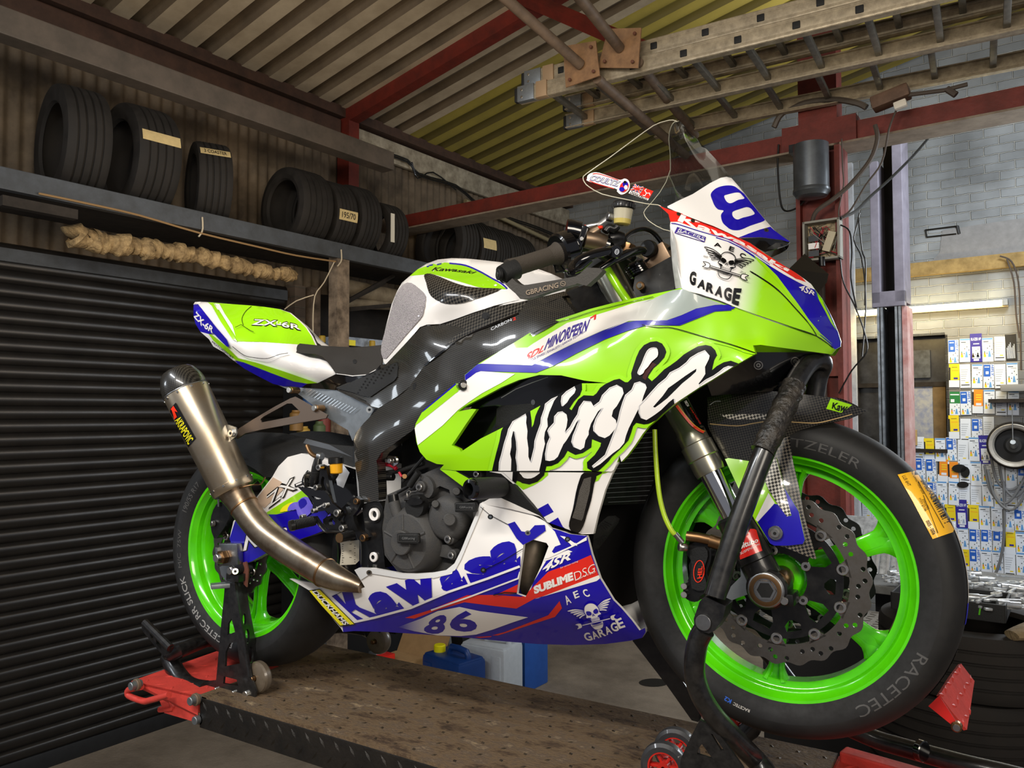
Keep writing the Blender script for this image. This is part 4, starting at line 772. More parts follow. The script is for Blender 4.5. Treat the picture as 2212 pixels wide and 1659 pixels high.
# maker's name in heavy blue letters
for ch, q in (('a',(470,790,600,748,720,895,545,932)),('w',(590,740,860,648,930,810,700,880)),('a',(905,680,1010,580,1090,745,930,775)),('s',(1040,590,1215,540,1290,690,1100,730)),('a',(1205,500,1390,440,1395,640,1230,680))):
    P.put([text(ch, [z1('H',q[0],q[1]), z1('H',q[2],q[3])], [z1('H',q[6],q[7]), z1('H',q[4],q[5])], .055)], M_blue, 10)
P.put([[Z('H',800,648,870,690,985,662,1005,600,960,642,880,656)]], M_white); P.put([[Z('H',402,640,430,626,520,630,680,660,770,662,870,655,950,640,1000,600,1040,520,1155,243,1172,262,1080,480,1040,575,1005,640,950,668,870,686,770,695,680,690,500,660,440,700)]], mat('lip_white','#dcdcdc'))
P.put([[Z('V',385,1345,437,1322,537,1432,495,1298,608,1303,646,1435,690,1470,968,1580,850,1604,640,1490,598,1520,765,1615,680,1624)]], M_blue)
P.put([[Z('H',1318,365,1360,350,1400,408,1440,415,1480,372,1540,370,1545,405,1470,460,1410,490,1370,450)]], M_blue, 10); P.put([[Z('H',1575,385,1690,425,1790,436,1640,500,1600,410)]], M_blue, 10)
P.put([[Z('H',1545,500,1600,545,1680,520,1705,530,1545,585,1510,580)]], M_white, 10); P.put([[Z('H',1680,470,1730,480,1790,440,1790,462,1740,485,1560,570,1510,575,1620,530,1700,495)]], M_white, 10); P.put([[Z('H',1630,435,1660,440,1720,480,1735,495,1700,490)]], M_white, 10)
P.line(Z('H',860,880,1090,800,1380,690,1392,650), 3.5, M_white); P.line(Z('H',345,962,520,925,740,866,960,772,1200,690,1390,618), 5, M_white)
P.put([text('4SR', Z('H',1535,592,1690,532), Z('H',1520,662,1640,600,1700,575), .03, .35)], M_white, 9); P.put([text('for street racing', Z('H',1632,622,1738,580), Z('H',1632,636,1738,594), .0)], M_silverv, 9)
P.put([text('SUBLIME', Z('H',1470,738,1705,650), Z('H',1478,785,1712,700), .06)], M_white, 9); P.put([text('DSG', Z('H',1712,655,1838,600), Z('H',1722,705,1838,650), -.01)], M_white, 9); P.put([text('LIMITED', Z('H',1735,690,1842,645), Z('H',1737,698,1842,654), .0)], M_white, 9)
P.put([[Z('H',118,762,195,752,410,965,318,978)]], M_blackv, 10); P.put([[Z('H',126,765,150,762,338,968,318,972)]], M_yellow, 10); P.put([[Z('H',172,760,195,757,400,962,375,966)]], M_yellow, 10)
P.put([text('DUCKHAMS', Z('H',178,762,372,962), Z('H',148,768,340,970), .03, .0)], M_white, 9)
fB = lambda x, y: z1('H', 1735 + 1.42*x + .55*(y-0) - 5, 862 - .42*x + 1.32*y - 2)
emblem(P, fB, M_blue, M_white)
for ch, q in (('A',(1650,800,1680,785,1700,835,1672,850)),('E',(1706,772,1735,760,1748,800,1720,812)),('C',(1758,760,1790,752,1812,795,1785,805))): P.put([text(ch, [z1('H',q[0],q[1]), z1('H',q[2],q[3])], [z1('H',q[6],q[7]), z1('H',q[4],q[5])], .02)], M_white, 9)
for ch, q in zip('GARAGE', ((1765,1020,1805,1010,1830,1058,1788,1066),(1812,1012,1845,1000,1868,1045,1832,1055),(1850,1000,1888,985,1908,1032,1870,1042),(1890,985,1925,970,1945,1018,1910,1028),(1925,965,1960,948,1985,1000,1948,1012),(1958,940,1995,922,2022,980,1985,992))): P.put([text(ch, [z1('H',q[0],q[1]), z1('H',q[2],q[3])], [z1('H',q[6],q[7]), z1('H',q[4],q[5])], .03)], M_white, 9)
for q in ((1215,322),(1438,418),(1675,456),(490,655),(1172,640)): P.put([[ell(z1('H',*q), 6, 5.5, 14)]], M_dark if q[0] in (1215,1675,1172) else M_steel, 8); P.put([[ell(z1('H',*q), 3, 2.6, 10)]], M_alud if q[0] in (1215,1675,1172) else M_dark, 8)
P.line(Z('H',1155,262,1210,310,1320,368), 1.2, M_blackv); P.line(Z('H',1180,640,1280,590,1410,512), 1.6, M_blackv); P.line(Z('H',1232,790,1300,775,1375,778), 2.5, M_blackv); P.line(Z('H',270,800,330,768,440,752), 1, M_blackv)
bp = P.done('belly_pan', label='white and blue belly pan with Kawasaki lettering and race number 86')
P = Panel(D_bel, [bel, cut], M_blue, 30, skirt=0); P.v = [np.array([p[0], -p[1], p[2]]) for p in P.v]; P.f = [tuple(reversed(t)) for t in P.f]; P.done('belly_pan', label='left half of the belly pan')
P = Panel(depth([(1338,1310,.0),(1385,1295,.03),(1393,1330,.03),(1394,1358,.02),(1375,1362,-.05),(1345,1320,-.08)]), [Z('H',1985,862,2050,845,2110,815,2125,860,2142,900,2140,985,2108,1008,2080,1010,2040,940)], M_white, 9)
P.put([[Z('H',2080,1035,2108,1005,2140,985,2140,1010,2100,1042)]], M_blue, 8); P.done('belly_front_lip')
# ---- tank -----------------------------------------------------------------
D_tank = depth([(831,786,-.09),(823,755,-.075),(834,704,-.06),(846,657,-.05),(858,628,-.045),(868,611,-.04),(885,596,-.03),(902,582,-.015),(922,569,0),(946,560,0),(975,557,0),(1007,558,0),(1044,562,0),(1083,566,0),(1140,577,0),(1190,592,0),(1215,604,-.02),(1222,615,-.05),(1218,626,-.1),(1127,649,-.135),(1063,662,-.135),(1018,676,-.13),(983,689,-.125),(951,700,-.12),(922,701,-.125),(895,720,-.12),
 (900,660,-.12),(930,640,-.125),(960,640,-.14),(1000,630,-.135),(990,590,-.075),(1040,600,-.08),(940,590,-.075),(1100,620,-.1),(880,660,-.105),(860,720,-.105),(1160,620,-.08)])
tank = Z('Q',1030,1420,1000,1375,995,1290,1040,1080,1090,890,1140,770,1180,700,1250,640,1320,580,1400,530,1500,494,1620,482,1750,485,1900,500,2060,518) + Z('E',300,1072,520,1112,600,1140,680,1178,705,1215,690,1262,400,1332,200,1370) + Z('Q',2212,850,2000,902,1800,967,1650,1022,1520,1064,1400,1070,1340,1092,1290,1150,1200,1250,1040,1418)
P = Panel(D_tank, [tank], M_white, 12, mirror=True)
P.put([[Z('Q',1245,640,1320,580,1400,550,1450,532,1560,520,1625,525,1740,545,1870,600,1980,668,2090,742,2105,757,1950,752,1850,737,1700,692,1560,652,1430,617,1380,627)]], M_lime, 11)
P.line(smo(Z('Q',1600,527,1740,545,1870,600,1980,662,2060,705,2112,752)), 3.4, M_blue)
for a in ((1420,548,1455,540),(1490,540,1530,530),(1400,558,1420,552)): P.line(Z('Q', *a), 2.6, M_blue)
P.put([text('Kawasaki', Z('Q',1455,560,1640,568,1845,600), Z('Q',1440,592,1640,600,1820,622), .02, .3)], M_blackv, 9)
fuel = P.done('fuel_tank', label='white and lime fuel tank')
M_pad = mat('clear_grip_pad', '#b9b2b4', .5, bump=.8, bscale=420, noise=.4, nscale=120, dark='#8b8488')
P = Panel(lambda x, y: D_tank(x, y) - .003, [sm(Z('Q',1000,1350,1000,1240,1040,1100,1100,880,1150,760,1200,708,1260,700,1330,750,1380,800,1392,850,1370,960,1340,1020,1200,1180,1060,1350,1030,1370), 2)], M_pad, 10, mirror=True); 
for r in range(13):
    for c in range(7):
        x, y = 1050 + 44*c - 8*r + (22 if r % 2 else 0) + 90 - 0, 740 + 46*r + 14*c
        P.put([[ell(z1('Q', x, y), 2.2, 2.2, 8)]], mat('grip_dimple','#a29a9e',.4,coat=.5), 20, lay=1)
P.done('tank_grip_pad', fuel)
P = Panel(lambda x, y: D_tank(x, y) - .002, [sm(Z('Q',1375,640,1390,622,1430,618,1520,648,1620,690,1750,730,1900,745,2060,752,1960,800,1850,837,1720,876,1600,886,1520,870,1440,820,1410,760,1395,700), 2)], M_carbm, 10, mirror=True); P.done('tank_insert', fuel, 'carbon fibre tank insert')
# ---- carbon frame cover and tank side cover -------------------------------
D_spar = depth([(1242,673,-.17),(1212,639,-.14),(1120,676,-.155),(1031,713,-.16),(970,748,-.16),(917,789,-.155),(888,831,-.152),(825,878,-.145),(768,935,-.14),(766,1000,-.145),(779,1086,-.152),(818,1081,-.158),(815,1005,-.16),(841,966,-.165),(905,930,-.17),(1000,815,-.18),(1085,755,-.182),(950,830,-.18),(870,920,-.172),(790,960,-.158),(1050,745,-.182),(1150,690,-.172)])
spar = [(1212,639),(1174,655),(1120,676),(1031,713),(970.6,747.6),(917,789),(888,830),(860,852)] + Z('D',1480,1110,1380,1210,1322,1280,1308,1330,1318,1500,1340,1620) + Z('Y',1085,900,1100,960,1220,950,1340,925,1335,750,1322,500,1310,400,1370,300,1480,220,1700,60,1830,-30) + [(908,918),(935,880),(1005,830),(1040,795),(1092,760),(1150,728),(1242,676)]
P = Panel(D_spar, [spar], M_carb, 13, skirt=.03)
P.put([text('CARBON', Z('AA',0,1412,230,1302), Z('AA',5,1445,240,1332), .01)], M_silverv, 9); P.put([text('2', Z('AA',248,1300,285,1285), Z('AA',252,1332,290,1318), .02)], M_red, 9)
P.put([[ell(z1('D',1722,962), 3.5, 8, 14, .2)]], M_dark, 8); P.done('frame_cover', label='woven carbon frame cover')
P = Panel(depth([(1242,640,-.12),(1300,700,-.15),(1290,660,-.13),(1330,650,-.12),(1210,640,-.125),(1300,615,-.1)]), [Z('AA',800,1055,900,1075,960,1235) + Z('AA',1100,1200,1350,1135,1250,1000,1190,880,900,985)], M_blk, 12); P.done('frame_head')
D_cov = depth([(895,720,-.124),(907,706,-.126),(922,701,-.128),(951,700,-.125),(983,690,-.128),(1063,664,-.138),(1127,651,-.138),(1218,632,-.13),(1212,640,-.14),(1120,676,-.155),(1031,713,-.16),(970,748,-.16),(917,789,-.155),(888,831,-.152),(825,878,-.145),(730,840,-.112),(755,824,-.112),(815,799,-.11),(834,786,-.1),(900,745,-.145),(850,810,-.14),(940,730,-.15),(1000,705,-.146)])
cov = Z('Q',1040,1418,1200,1252,1290,1150,1340,1092,1400,1070,1520,1065,1650,1023,1800,968,2000,904,2212,852) + Z('E',200,1372,400,1334,690,1264,712,1290) + [(1212,641),(1174,658),(1120,678),(1031,716),(970.6,750),(917,792),(888,833),(860,855)] + Z('D',1478,1110,1430,1098,1390,1060,1200,982,1190,968,1290,928,1470,850,1490,815)
P = Panel(D_cov, [cov], M_carb, 12, skirt=.01)
P.put([[Z('Q',1520,1066,1650,1025,1800,970,2000,906,2212,855,2300,850,2212,965,1850,1118,1700,1185,1560,1260,1640,1180,1740,1110,1700,1090)]], M_carbm, 12)
P.line(smo(Z('Q',1290,1150,1340,1092,1400,1072,1520,1066,1650,1025,1800,970,2000,906,2212,855)), 3.5, M_blkg); P.line(smo(Z('Q',2212,968,1850,1122,1600,1262,1380,1432)), 4, M_blkg)
P.put([[ell(z1('Q',1922,990), 9, 7.5, 18)]], M_dark, 9); P.put([[ell(z1('Q',1940,1000), 3, 3, 12)]], M_blk, 9)
tc_ = P.done('tank_side_cover', label='glossy carbon cover below the tank')
P = Panel(lambda x, y: D_cov(x, y) - .004, [sm(Z('DD',1500,915,1640,860,1800,780,1960,710,2110,655,2118,700,2108,800,2080,840,1960,920,1840,1003,1760,990,1680,960), 1)], M_plast, 9)
for r in range(6):
    for c in range(5): P.put([[ell(z1('DD', 1720 + 78*c - 6*r*0 + 18*r - 0, 960 - 48*c + (-28)*r + 22*r*0), 2.2, 2, 8)]], M_blk, 20, lay=1)
P.done('heel_guard_pad', tc_)
# ---- tail, seat ---------------------------------------------------------------
D_tail = depth([(418,657,-.03),(420,654,0),(432,652,0),(460,654,0),(508,657,0),(572,662,0),(603,668,0),(625,675,0),(644,691,0),(660,707,-.003),(673,726,-.006),(682,746,-.012),(418,682,-.035),(432,717,-.05),(460,748,-.06),(502,777,-.07),(527,796,-.07),(556,812,-.07),(590,829,-.075),(650,837,-.08),(724,842,-.085),(763,820,-.105),(808,800,-.105),
 (495,742,-.1),(570,750,-.11),(640,768,-.115),(690,780,-.115),(720,810,-.112),(580,780,-.108),(660,810,-.108),(600,695,-.052),(590,720,-.072),(560,735,-.085),(635,740,-.066),(470,690,-.07),(520,715,-.078)])
tail = Z('D',215,400,222,392,260,385,320,388,500,403,600,410,700,420,800,435,870,460,930,510,980,560,1020,620,1048,682,1050,745,1100,765,1150,825,1187,877,1300,895,1400,885,1460,850,1490,815,1492,840,1440,870,1290,932,1182,988,1040,976,950,972,830,962,760,946,650,890,560,840,480,780,420,730,350,690,320,640,262,590,228,535,215,480)
P = Panel(D_tail, [tail], M_white, 8, mirror=True, off=.0011)
P.put([[Z('D',312,388,500,403,600,410,700,420,800,435,870,460,930,510,980,560,1020,620,1048,684,700,660,512,655,420,500,360,430)]], M_lime, 12)
P.put([[Z('D',360,396,392,400,430,470,480,545,502,620,470,570,420,490)]], M_white, 9); 
for a in ((340,400,355,396,372,420,352,418),(358,418,376,416,392,440,368,438)): P.put([[Z('D', *a)]], M_white, 9)
P.put([[Z('D',330,395,350,394,420,500,510,655,480,640,400,520)]], M_lime, 10)
P.put([[Z('D',215,405,245,400,300,470,370,560,440,640,460,690,440,690,350,600,318,605,262,590,228,535,215,480)]], M_blue, 11); P.put([[Z('D',262,590,318,605,400,670,470,730,560,790,480,785,420,732,350,692)]], M_white, 10)
P.put([[Z('D',318,605,340,610,440,690,520,770,640,800,800,850,960,905,1062,940,1000,945,900,930,740,870,560,800,500,782,440,730,350,650)]], M_lime, 11)
P.put([[Z('D',500,788,560,800,740,870,900,930,990,945,950,972,830,962,760,946,650,890,560,840,520,812)]], M_blue, 11)
P.put([[Z('D',1062,940,1187,878,1300,896,1400,886,1460,850,1490,815,1492,840,1440,870,1290,932,1182,988,1040,976,950,972,990,945)]], M_blkg, 11)
def outlined(P, s, top, bot, b0, b1, m0, m1, sh=.0): P.put([text(s, top, bot, b0, sh)], m0, 9); P.put([text(s, top, bot, b1, sh)], m1, 9)
def grown(q, g): return q
zt = Z('D',628,503,800,512,940,545); zb = Z('D',612,542,800,552,948,578)
P.put([text('ZX-6R', Z('D',620,498,800,506,948,540), Z('D',606,548,800,558,952,586), .06)], M_blackv, 9); P.put([text('ZX-6R', zt, zb, .02)], M_white, 9)
P.put([text('ZX-6R', Z('D',232,450,300,520,355,560), Z('D',212,485,275,558,345,602), .03)], M_white, 8)
P.put([text('MOTORSPORT', Z('D',345,652,490,765), Z('D',338,662,482,778), .0)], M_blackv, 9)
P.line(smo(Z('D',610,415,570,450,545,500,555,545)), 1.1, M_blackv); P.line(Z('D',498,560,540,540,600,580,625,590), 1.1, M_blackv); P.line(smo(Z('D',480,690,560,750,640,768,720,772,800,745,860,735)), 1.2, M_blackv)
tl = P.done('tail_unit', label='lime, white and blue tail unit lettered ZX-6R')
D_seat = depth([(565,745,-.09),(578,739,-.085),(635,740,-.06),(682,745,-.055),(761,750,-.055),(821,745,-.065),(824,770,-.085),(821,790,-.1),(812,799,-.108),(761,812,-.112),(725,807,-.118),(714,790,-.12),(698,770,-.122),(682,764,-.12),(603,758,-.108),(760,780,-.108),(700,755,-.1)])
P = Panel(D_seat, [Z('D',680,682,720,662,800,660,900,665,1050,681,1180,690,1300,695,1400,690,1492,680,1502,760,1495,815,1460,850,1400,885,1300,893,1240,884,1187,877,1150,822,1100,762,1050,742,950,735,800,722,690,702)], M_seat, 11, mirror=True)
P.put([[ell(z1('D',1316,792), 4.5, 4.5, 14)]], M_dark, 8); P.line(Z('D',1190,878,1240,884,1300,892,1400,884,1460,850), 2, M_white); P.done('seat', label='dark foam race seat')
# ================================================================== MOTORCYCLE: wheels and mechanics
from mathutils.bvhtree import BVHTree
def axrot(ax, a):
    ax = np.array(ax, float); ax /= np.linalg.norm(ax); K = np.array([[0,-ax[2],ax[1]],[ax[2],0,-ax[0]],[-ax[1],ax[0],0]]); return np.eye(3) + math.sin(a)*K + (1-math.cos(a))*K @ K
WBASE = np.array([1.43183649, 0, -.02]); STEER = axrot((-math.sin(math.radians(25)), 0, math.cos(math.radians(25))), .0614728937)
TF_BIKE = (BIKER, BIKEO); TF_FW = (BIKER @ STEER, BIKEO + BIKER @ WBASE); TF_RW = (BIKER, BIKEO)
def stick(mb, solids, m, tf, step=10, off=.0006, clip=None, bvh=None):
    """wrap flat graphics (survey points) onto the collected shape mb"""
    R, O = tf
    if bvh is None: bvh = BVHTree.FromPolygons([Vector(O + R @ np.array(v)) for v in mb.v], mb.f)
    v2, tri = tess(solids, step, clip)
    if not tri: return bvh
    V, ok = [], []
    for x, y in v2:
        d = Vector(ray(x, y)).normalized(); h = bvh.ray_cast(Vector(CAMP), d)
        if h[0] is None: V.append(None); ok.append(0); continue
        n = h[1] if h[1].dot(d) < 0 else -h[1]
        p = np.array(h[0]) + np.array(n)*off - np.array(d)*off; V.append(R.T @ (p - O)); ok.append(1)
    T = [tuple(reversed(orient(t, v2))) for t in tri if all(ok[i] for i in t)]
    V = [np.zeros(3) if v is None else v for v in V]
    T = [t for t in T if max(np.linalg.norm(V[t[i]] - V[t[i-1]]) for i in range(3)) < .09]
    if T:
        used = sorted({i for t in T for i in t}); mp = {j: i for i, j in enumerate(used)}
        mb.add([V[i] for i in used], [tuple(mp[i] for i in t) for t in T], m)
    return bvh
def ringtext(mb, body, a0, a1, r0, r1, yf, m, bold=.0, side=-1):
    v, e = text2(body, bold, 0, 1); v2, tri = tess([{'v': [tuple(p) for p in v], 'e': e}], .12)
    V = []
    for x, y in v2:
        a = a0 + (a1-a0)*x; r = r0 + (r1-r0)*y; V.append((r*math.cos(a), yf(r)*side, r*math.sin(a)))
    mb.add(V, [tuple(t) for t in tri], m)
def interp(prof, r):
    p = sorted((b, a) for a, b in prof); 
    return float(np.interp(r, [q[0] for q in p], [q[1] for q in p]))
def make_wheel(name, hw, Rt, tread, lipw, nsp, sp0, loc, rot, lab, hubw, front):
    # rim is the part; tyre, brake disc and spindle are its pieces
    rim = MB(); L = lipw
    prof = [(-L, .2215), (-L-.002, .228), (-L+.001, .2325), (-L+.006, .232), (-L+.009, .224), (-L+.02, .219), (-.012, .205), (.012, .205), (L-.02, .219), (L-.009, .224), (L-.006, .232), (L-.001, .2325), (L+.002, .228), (L, .2215)]
    inner = [(L, .2215), (L-.012, .2145), (L-.014, .211), (L-.028, .2085), (L-.030, .205), (.018, .196), (-.018, .196), (-L+.030, .205), (-L+.028, .2085), (-L+.014, .211), (-L+.012, .2145), (-L, .2215)]
    rim.lathe((0,0,0), (0,1,0), prof + inner[1:], M_rim, 96)
    rim.lathe((0,0,0), (0,1,0), [(-hubw, .022), (-hubw, .034), (-hubw+.006, .04), (-.02, .043), (.02, .043), (hubw-.006, .04), (hubw, .034), (hubw, .022)], M_rim, 40)
    for k in range(nsp):
        a = sp0 + 2*PI*k/nsp
        for s in (-1, 1):                                         # each spoke is a pair of ribs with a channel between
            pts = []
            for r, off, w in ((.036, .0075, .009), (.08, .008, .0058), (.14, .008, .005), (.178, .0095, .0058), (.199, .016, .010)):
                pts.append((r*math.cos(a) - s*off*math.sin(a), 0, r*math.sin(a) + s*off*math.cos(a), w))
            rim.tube([p[:3] for p in pts], [p[3] for p in pts], M_rim, 10, caps=False, sub=3, squash=2.2 if front else 3.2)
        w0, w1 = .006, .008; ca, sa = math.cos(a), math.sin(a)
        V = [(r*ca - t*sa, y, r*sa + t*ca) for r, w in ((.036, w0), (.198, w1)) for t in (-w, w) for y in (-.006, .006)]
        rim.add(V, [(0,2,6,4),(1,5,7,3),(0,4,5,1),(2,3,7,6)], M_rim)
    ro = rim.done(name, BIKE, deg=45); ro.location = tuple(loc); ro.rotation_euler = Matrix(rot.tolist()).to_euler(); ro['label'] = lab
    ty = MB(); ty.lathe((0,0,0), (0,1,0), tread + [(-y, r) for y, r in reversed(tread[:-1])], M_tyre, 120, ms=[M_tside]*3 + [M_tyre]*(2*len(tread)-2-6) + [M_tside]*3)
    return ro, ty
TR_F = [(-.050,.226),(-.0545,.2325),(-.0605,.246),(-.0625,.260),(-.0585,.274),(-.050,.284),(-.036,.2925),(-.018,.2985),(0,.3005)]
fw, ty = make_wheel('front_wheel', .06, .30, TR_F, .0475, 6, math.radians(80), WBASE, STEER, 'bright green front wheel', .052, True)
yfF = lambda r: interp([(abs(a), b) for a, b in TR_F[1:]], r) + .0004
M_let = mat('raised_tyre_lettering', '#4e4d4c', .55); M_letw = mat('white_tyre_lettering', '#bdb9b2', .6)
ringtext(ty, 'RACETEC', math.radians(-29), math.radians(-64), .2435, .2625, yfF, M_let, .0); ringtext(ty, 'METZELER', math.radians(92), math.radians(53), .2425, .2585, yfF, M_let, .0)
ringtext(ty, 'RACETEC', math.radians(-107), math.radians(-114), .252, .2575, yfF, M_letw, .02); ringtext(ty, 'K2', math.radians(-115), math.radians(-118), .250, .258, yfF, mat('blue_tyre_mark','#2f62c8',.5), .03)
M_sty = paint('yellow_label', '#f0b41c', rough=.45); M_stk = mat('label_ink', '#1c1608', .6)
yq = Z('K',1710,762,1862,730,1925,800,2010,940,2088,1088,1920,1146,1890,1090,1800,920)
bv = stick(ty, [[yq]], M_sty, TF_FW, 9, .0008)
for s, t, b, bo in (('120/70R17NHSTLK350', Z('K',1862,775,1950,900,2045,1040), Z('K',1838,790,1930,920,2020,1052), .0), ('K1 RacRSF', Z('K',1895,820,1985,955), Z('K',1865,832,1960,970), .02), ('No Limits Motorcycle', Z('K',1800,742,1872,872), Z('K',1785,750,1855,882), 0), ('LU5 6HT', Z('K',1755,765,1790,825), Z('K',1735,772,1770,832), 0), ('0005 - 0006', Z('K',1898,1030,1942,1110), Z('K',1878,1040,1920,1122), .01), ('33932702', Z('K',1868,905,1900,965), Z('K',1855,910,1888,972), 0), ('STOCK Q7174A', Z('K',1845,900,1885,975), Z('K',1832,905,1872,982), 0)):
    stick(ty, [text(s, t, b, bo)], M_stk, TF_FW, 9, .0013, bvh=bv)
rb = random.Random(3)
for k in range(34):
    if rb.random() < .62:
        t = k/34.; p0 = (1903+t*88, 905+t*165-10); stick(ty, [[Z('K', p0[0], p0[1], p0[0]+30, p0[1]-14, p0[0]+31+2.4, p0[1]-9.5, p0[0]+3.0, p0[1]+4.6)]], M_stk, TF_FW, 30, .0013, bvh=bv)
for a in ((1830,800,1985,1080),(1862,885,1950,1110)): stick(ty, stroke(Z('K', *a), 1.0), M_stk, TF_FW, 12, .0013, bvh=bv)
# white paper label and blue tape further round the tread
def treadpatch(mb, a0, a1, y0, y1, m, tr, n=14, off=.001):
    P = [(y, r + off) for y, r in tr] + [(-y, r + off) for y, r in reversed(tr[:-1])]; ys = [p[0] for p in P[3:-3]]; rs = [p[1] for p in P[3:-3]]
    V = []; 
    for i in range(n+1):
        a = a0 + (a1-a0)*i/n
        for j in range(7):
            y = y0 + (y1-y0)*j/6; r = float(np.interp(y, ys, rs)); V.append((r*math.cos(a), y, r*math.sin(a)))
    mb.add(V, [(i*7+j, (i+1)*7+j, (i+1)*7+j+1, i*7+j+1) for i in range(n) for j in range(6)], m)
treadpatch(ty, math.radians(20), math.radians(-8), -.016, .04, mat('paper_label','#d8cfc4',.7), TR_F); treadpatch(ty, math.radians(-8), math.radians(-15), -.02, .04, mat('blue_tape','#1a1fd0',.4), TR_F)
treadpatch(ty, math.radians(-24), math.radians(-44), -.018, .03, mat('silver_label','#b9babc',.45), TR_F)
for k in range(7): treadpatch(ty, math.radians(-31-1.6*k), math.radians(-31.7-1.6*k), -.01, .01, M_stk, TR_F, 2, .0016)
tyo = ty.done('tyre', fw, deg=40); tyo['label'] = 'front slick tyre with a yellow label'
# --- brake discs (outer ring with scalloped edge and drilled holes, black carrier, bobbins)
def disc(parent, y, R0, r_in, nb, ph, name, wave=22, facing=-1, black=False):
    mb = MB(); n = wave*8
    out = [((R0 + .0032*math.cos(wave*2*PI*k/n))*math.cos(2*PI*k/n), y, (R0 + .0032*math.cos(wave*2*PI*k/n))*math.sin(2*PI*k/n)) for k in range(n)]
    inn = [(r_in*math.cos(-2*PI*k/90), y, r_in*math.sin(-2*PI*k/90)) for k in range(90)]
    holes = []
    for k in range(wave*2):
        for j, rr in enumerate((R0 - .0095, R0 - .0205)):
            if (k + j) % 2 == 0 or True:
                if (k % 4) in ((0, 1), (2, 3))[j]:
                    a = 2*PI*(k + .5*j)/(wave*2); holes.append([(rr*math.cos(a) + .0042*math.cos(-t), y, rr*math.sin(a) + .0042*math.sin(-t)) for t in [2*PI*i/10 for i in range(10)]])
    mb.plate([out, inn] + holes, M_dark if black else M_disc, .0045, (0, facing, 0))
    for k in range(nb):                                          # tabs that reach in to the bobbins
        a = ph + 2*PI*k/nb; t = .011; V = [(r*math.cos(a + s*w/r), y + facing*0 - facing*.0002*0, r*math.sin(a + s*w/r)) for r, w in ((r_in + .004, .017), (r_in - .010, .009)) for s in (-1, 1)]
        mb.plate([[V[0], V[1], V[3], V[2]]], M_disc, .0045, (0, facing, 0))
    d = mb.done(name, parent, deg=30)
    cr = MB(); rc = r_in - .010; n = 120
    oc = [(rc*math.cos(2*PI*k/n), y, rc*math.sin(2*PI*k/n)) for k in range(n)]; ic = [(.046*math.cos(-2*PI*k/50), y, .046*math.sin(-2*PI*k/50)) for k in range(50)]
    win = []
    for k in range(nb):
        a = ph + 2*PI*(k+.5)/nb; 
        for (ra, rb_, wd) in ((.060, rc - .012, .62),):
            if k % 2 == 0: lp = [(ra, -.10), (ra, .10), (rb_*.86, .22), (rb_, .17), (rb_, -.17), (rb_*.86, -.22)]
            else: lp = [(ra*1.25, -.05), (ra*1.25, .05), (rb_*.9, .17), (rb_, .14), (rb_, -.14), (rb_*.9, -.17)]
            win.append([(r*math.cos(a+q), y, r*math.sin(a+q)) for r, q in reversed(lp)])
    cr.plate([oc, ic] + win, M_blk, .005, (0, facing, 0)); co = cr.done('disc_carrier', parent, deg=30)
    for k in range(nb):
        a = ph + 2*PI*k/nb; c = np.array([(r_in-.0085)*math.cos(a), y, (r_in-.0085)*math.sin(a)]); bo = MB()
        bo.lathe(c + np.array([0, -facing*.006, 0]), (0, facing, 0), [(0, .0105), (.0075, .0105), (.0085, .0095), (.0085, .006), (.0, .006)], M_steel, 20); bo.done('disc_bobbin', parent)
    for k in range(5):
        a = ph + .3 + 2*PI*k/5; c = np.array([.052*math.cos(a), y, .052*math.sin(a)]); bo = MB(); bo.cyl(c, c + np.array([0, facing*.006, 0]), .0085, M_steel, 16); bo.cyl(c, c + np.array([0, facing*.0064, 0]), .0035, M_dark, 8); bo.done('disc_bolt', parent)
    return d
disc(fw, -.067, .1515, .117, 10, math.radians(10), 'brake_disc'); disc(fw, .067, .1515, .117, 10, math.radians(10), 'brake_disc', black=True)
ax = MB(); ax.lathe((0,-.118,0), (0,1,0), [(0,.0125),(0,.0205),(.004,.022),(.236,.022),(.236,.0125),(.0,.0125)], M_brass, 28); ax.done('wheel_spindle', fw)
# --- rear wheel
TR_R = [(-.078,.226),(-.083,.2325),(-.0925,.246),(-.096,.262),(-.092,.280),(-.078,.297),(-.055,.310),(-.028,.3175),(0,.3205)]
rw, tyr = make_wheel('rear_wheel', .095, .32, TR_R, .0775, 6, math.radians(20), (0,0,0), np.eye(3), 'bright green rear wheel', .06, False)
yfR = lambda r: interp([(abs(a), b) for a, b in TR_R[1:]], r) + .0005
ringtext(tyr, 'RACETEC RR SLICK', math.radians(262), math.radians(196), .2425, .258, yfR, M_letw if False else mat('grey_tyre_lettering','#8a8886',.6), .01); ringtext(tyr, '190/55 R17', math.radians(152), math.radians(128), .243, .258, yfR, M_let, .01); ringtext(tyr, 'M/C  75W', math.radians(190), math.radians(165), .245, .256, yfR, M_let, 0)
tyr.done('tyre', rw, deg=40)['label'] = 'rear slick tyre'
disc(rw, -.088, .108, .078, 6, .3, 'brake_disc', wave=16)
ax = MB(); ax.cyl((0,-.145,0), (0,.14,0), .012, M_steel, 20); ax.lathe((0,-.152,0), (0,1,0), [(0,.001),(0,.0165),(.003,.019),(.016,.019),(.016,.001)], M_brass, 6); ax.cyl((0,-.166,0), (0,-.15,0), .011, M_steel, 16); ax.done('wheel_spindle', rw)
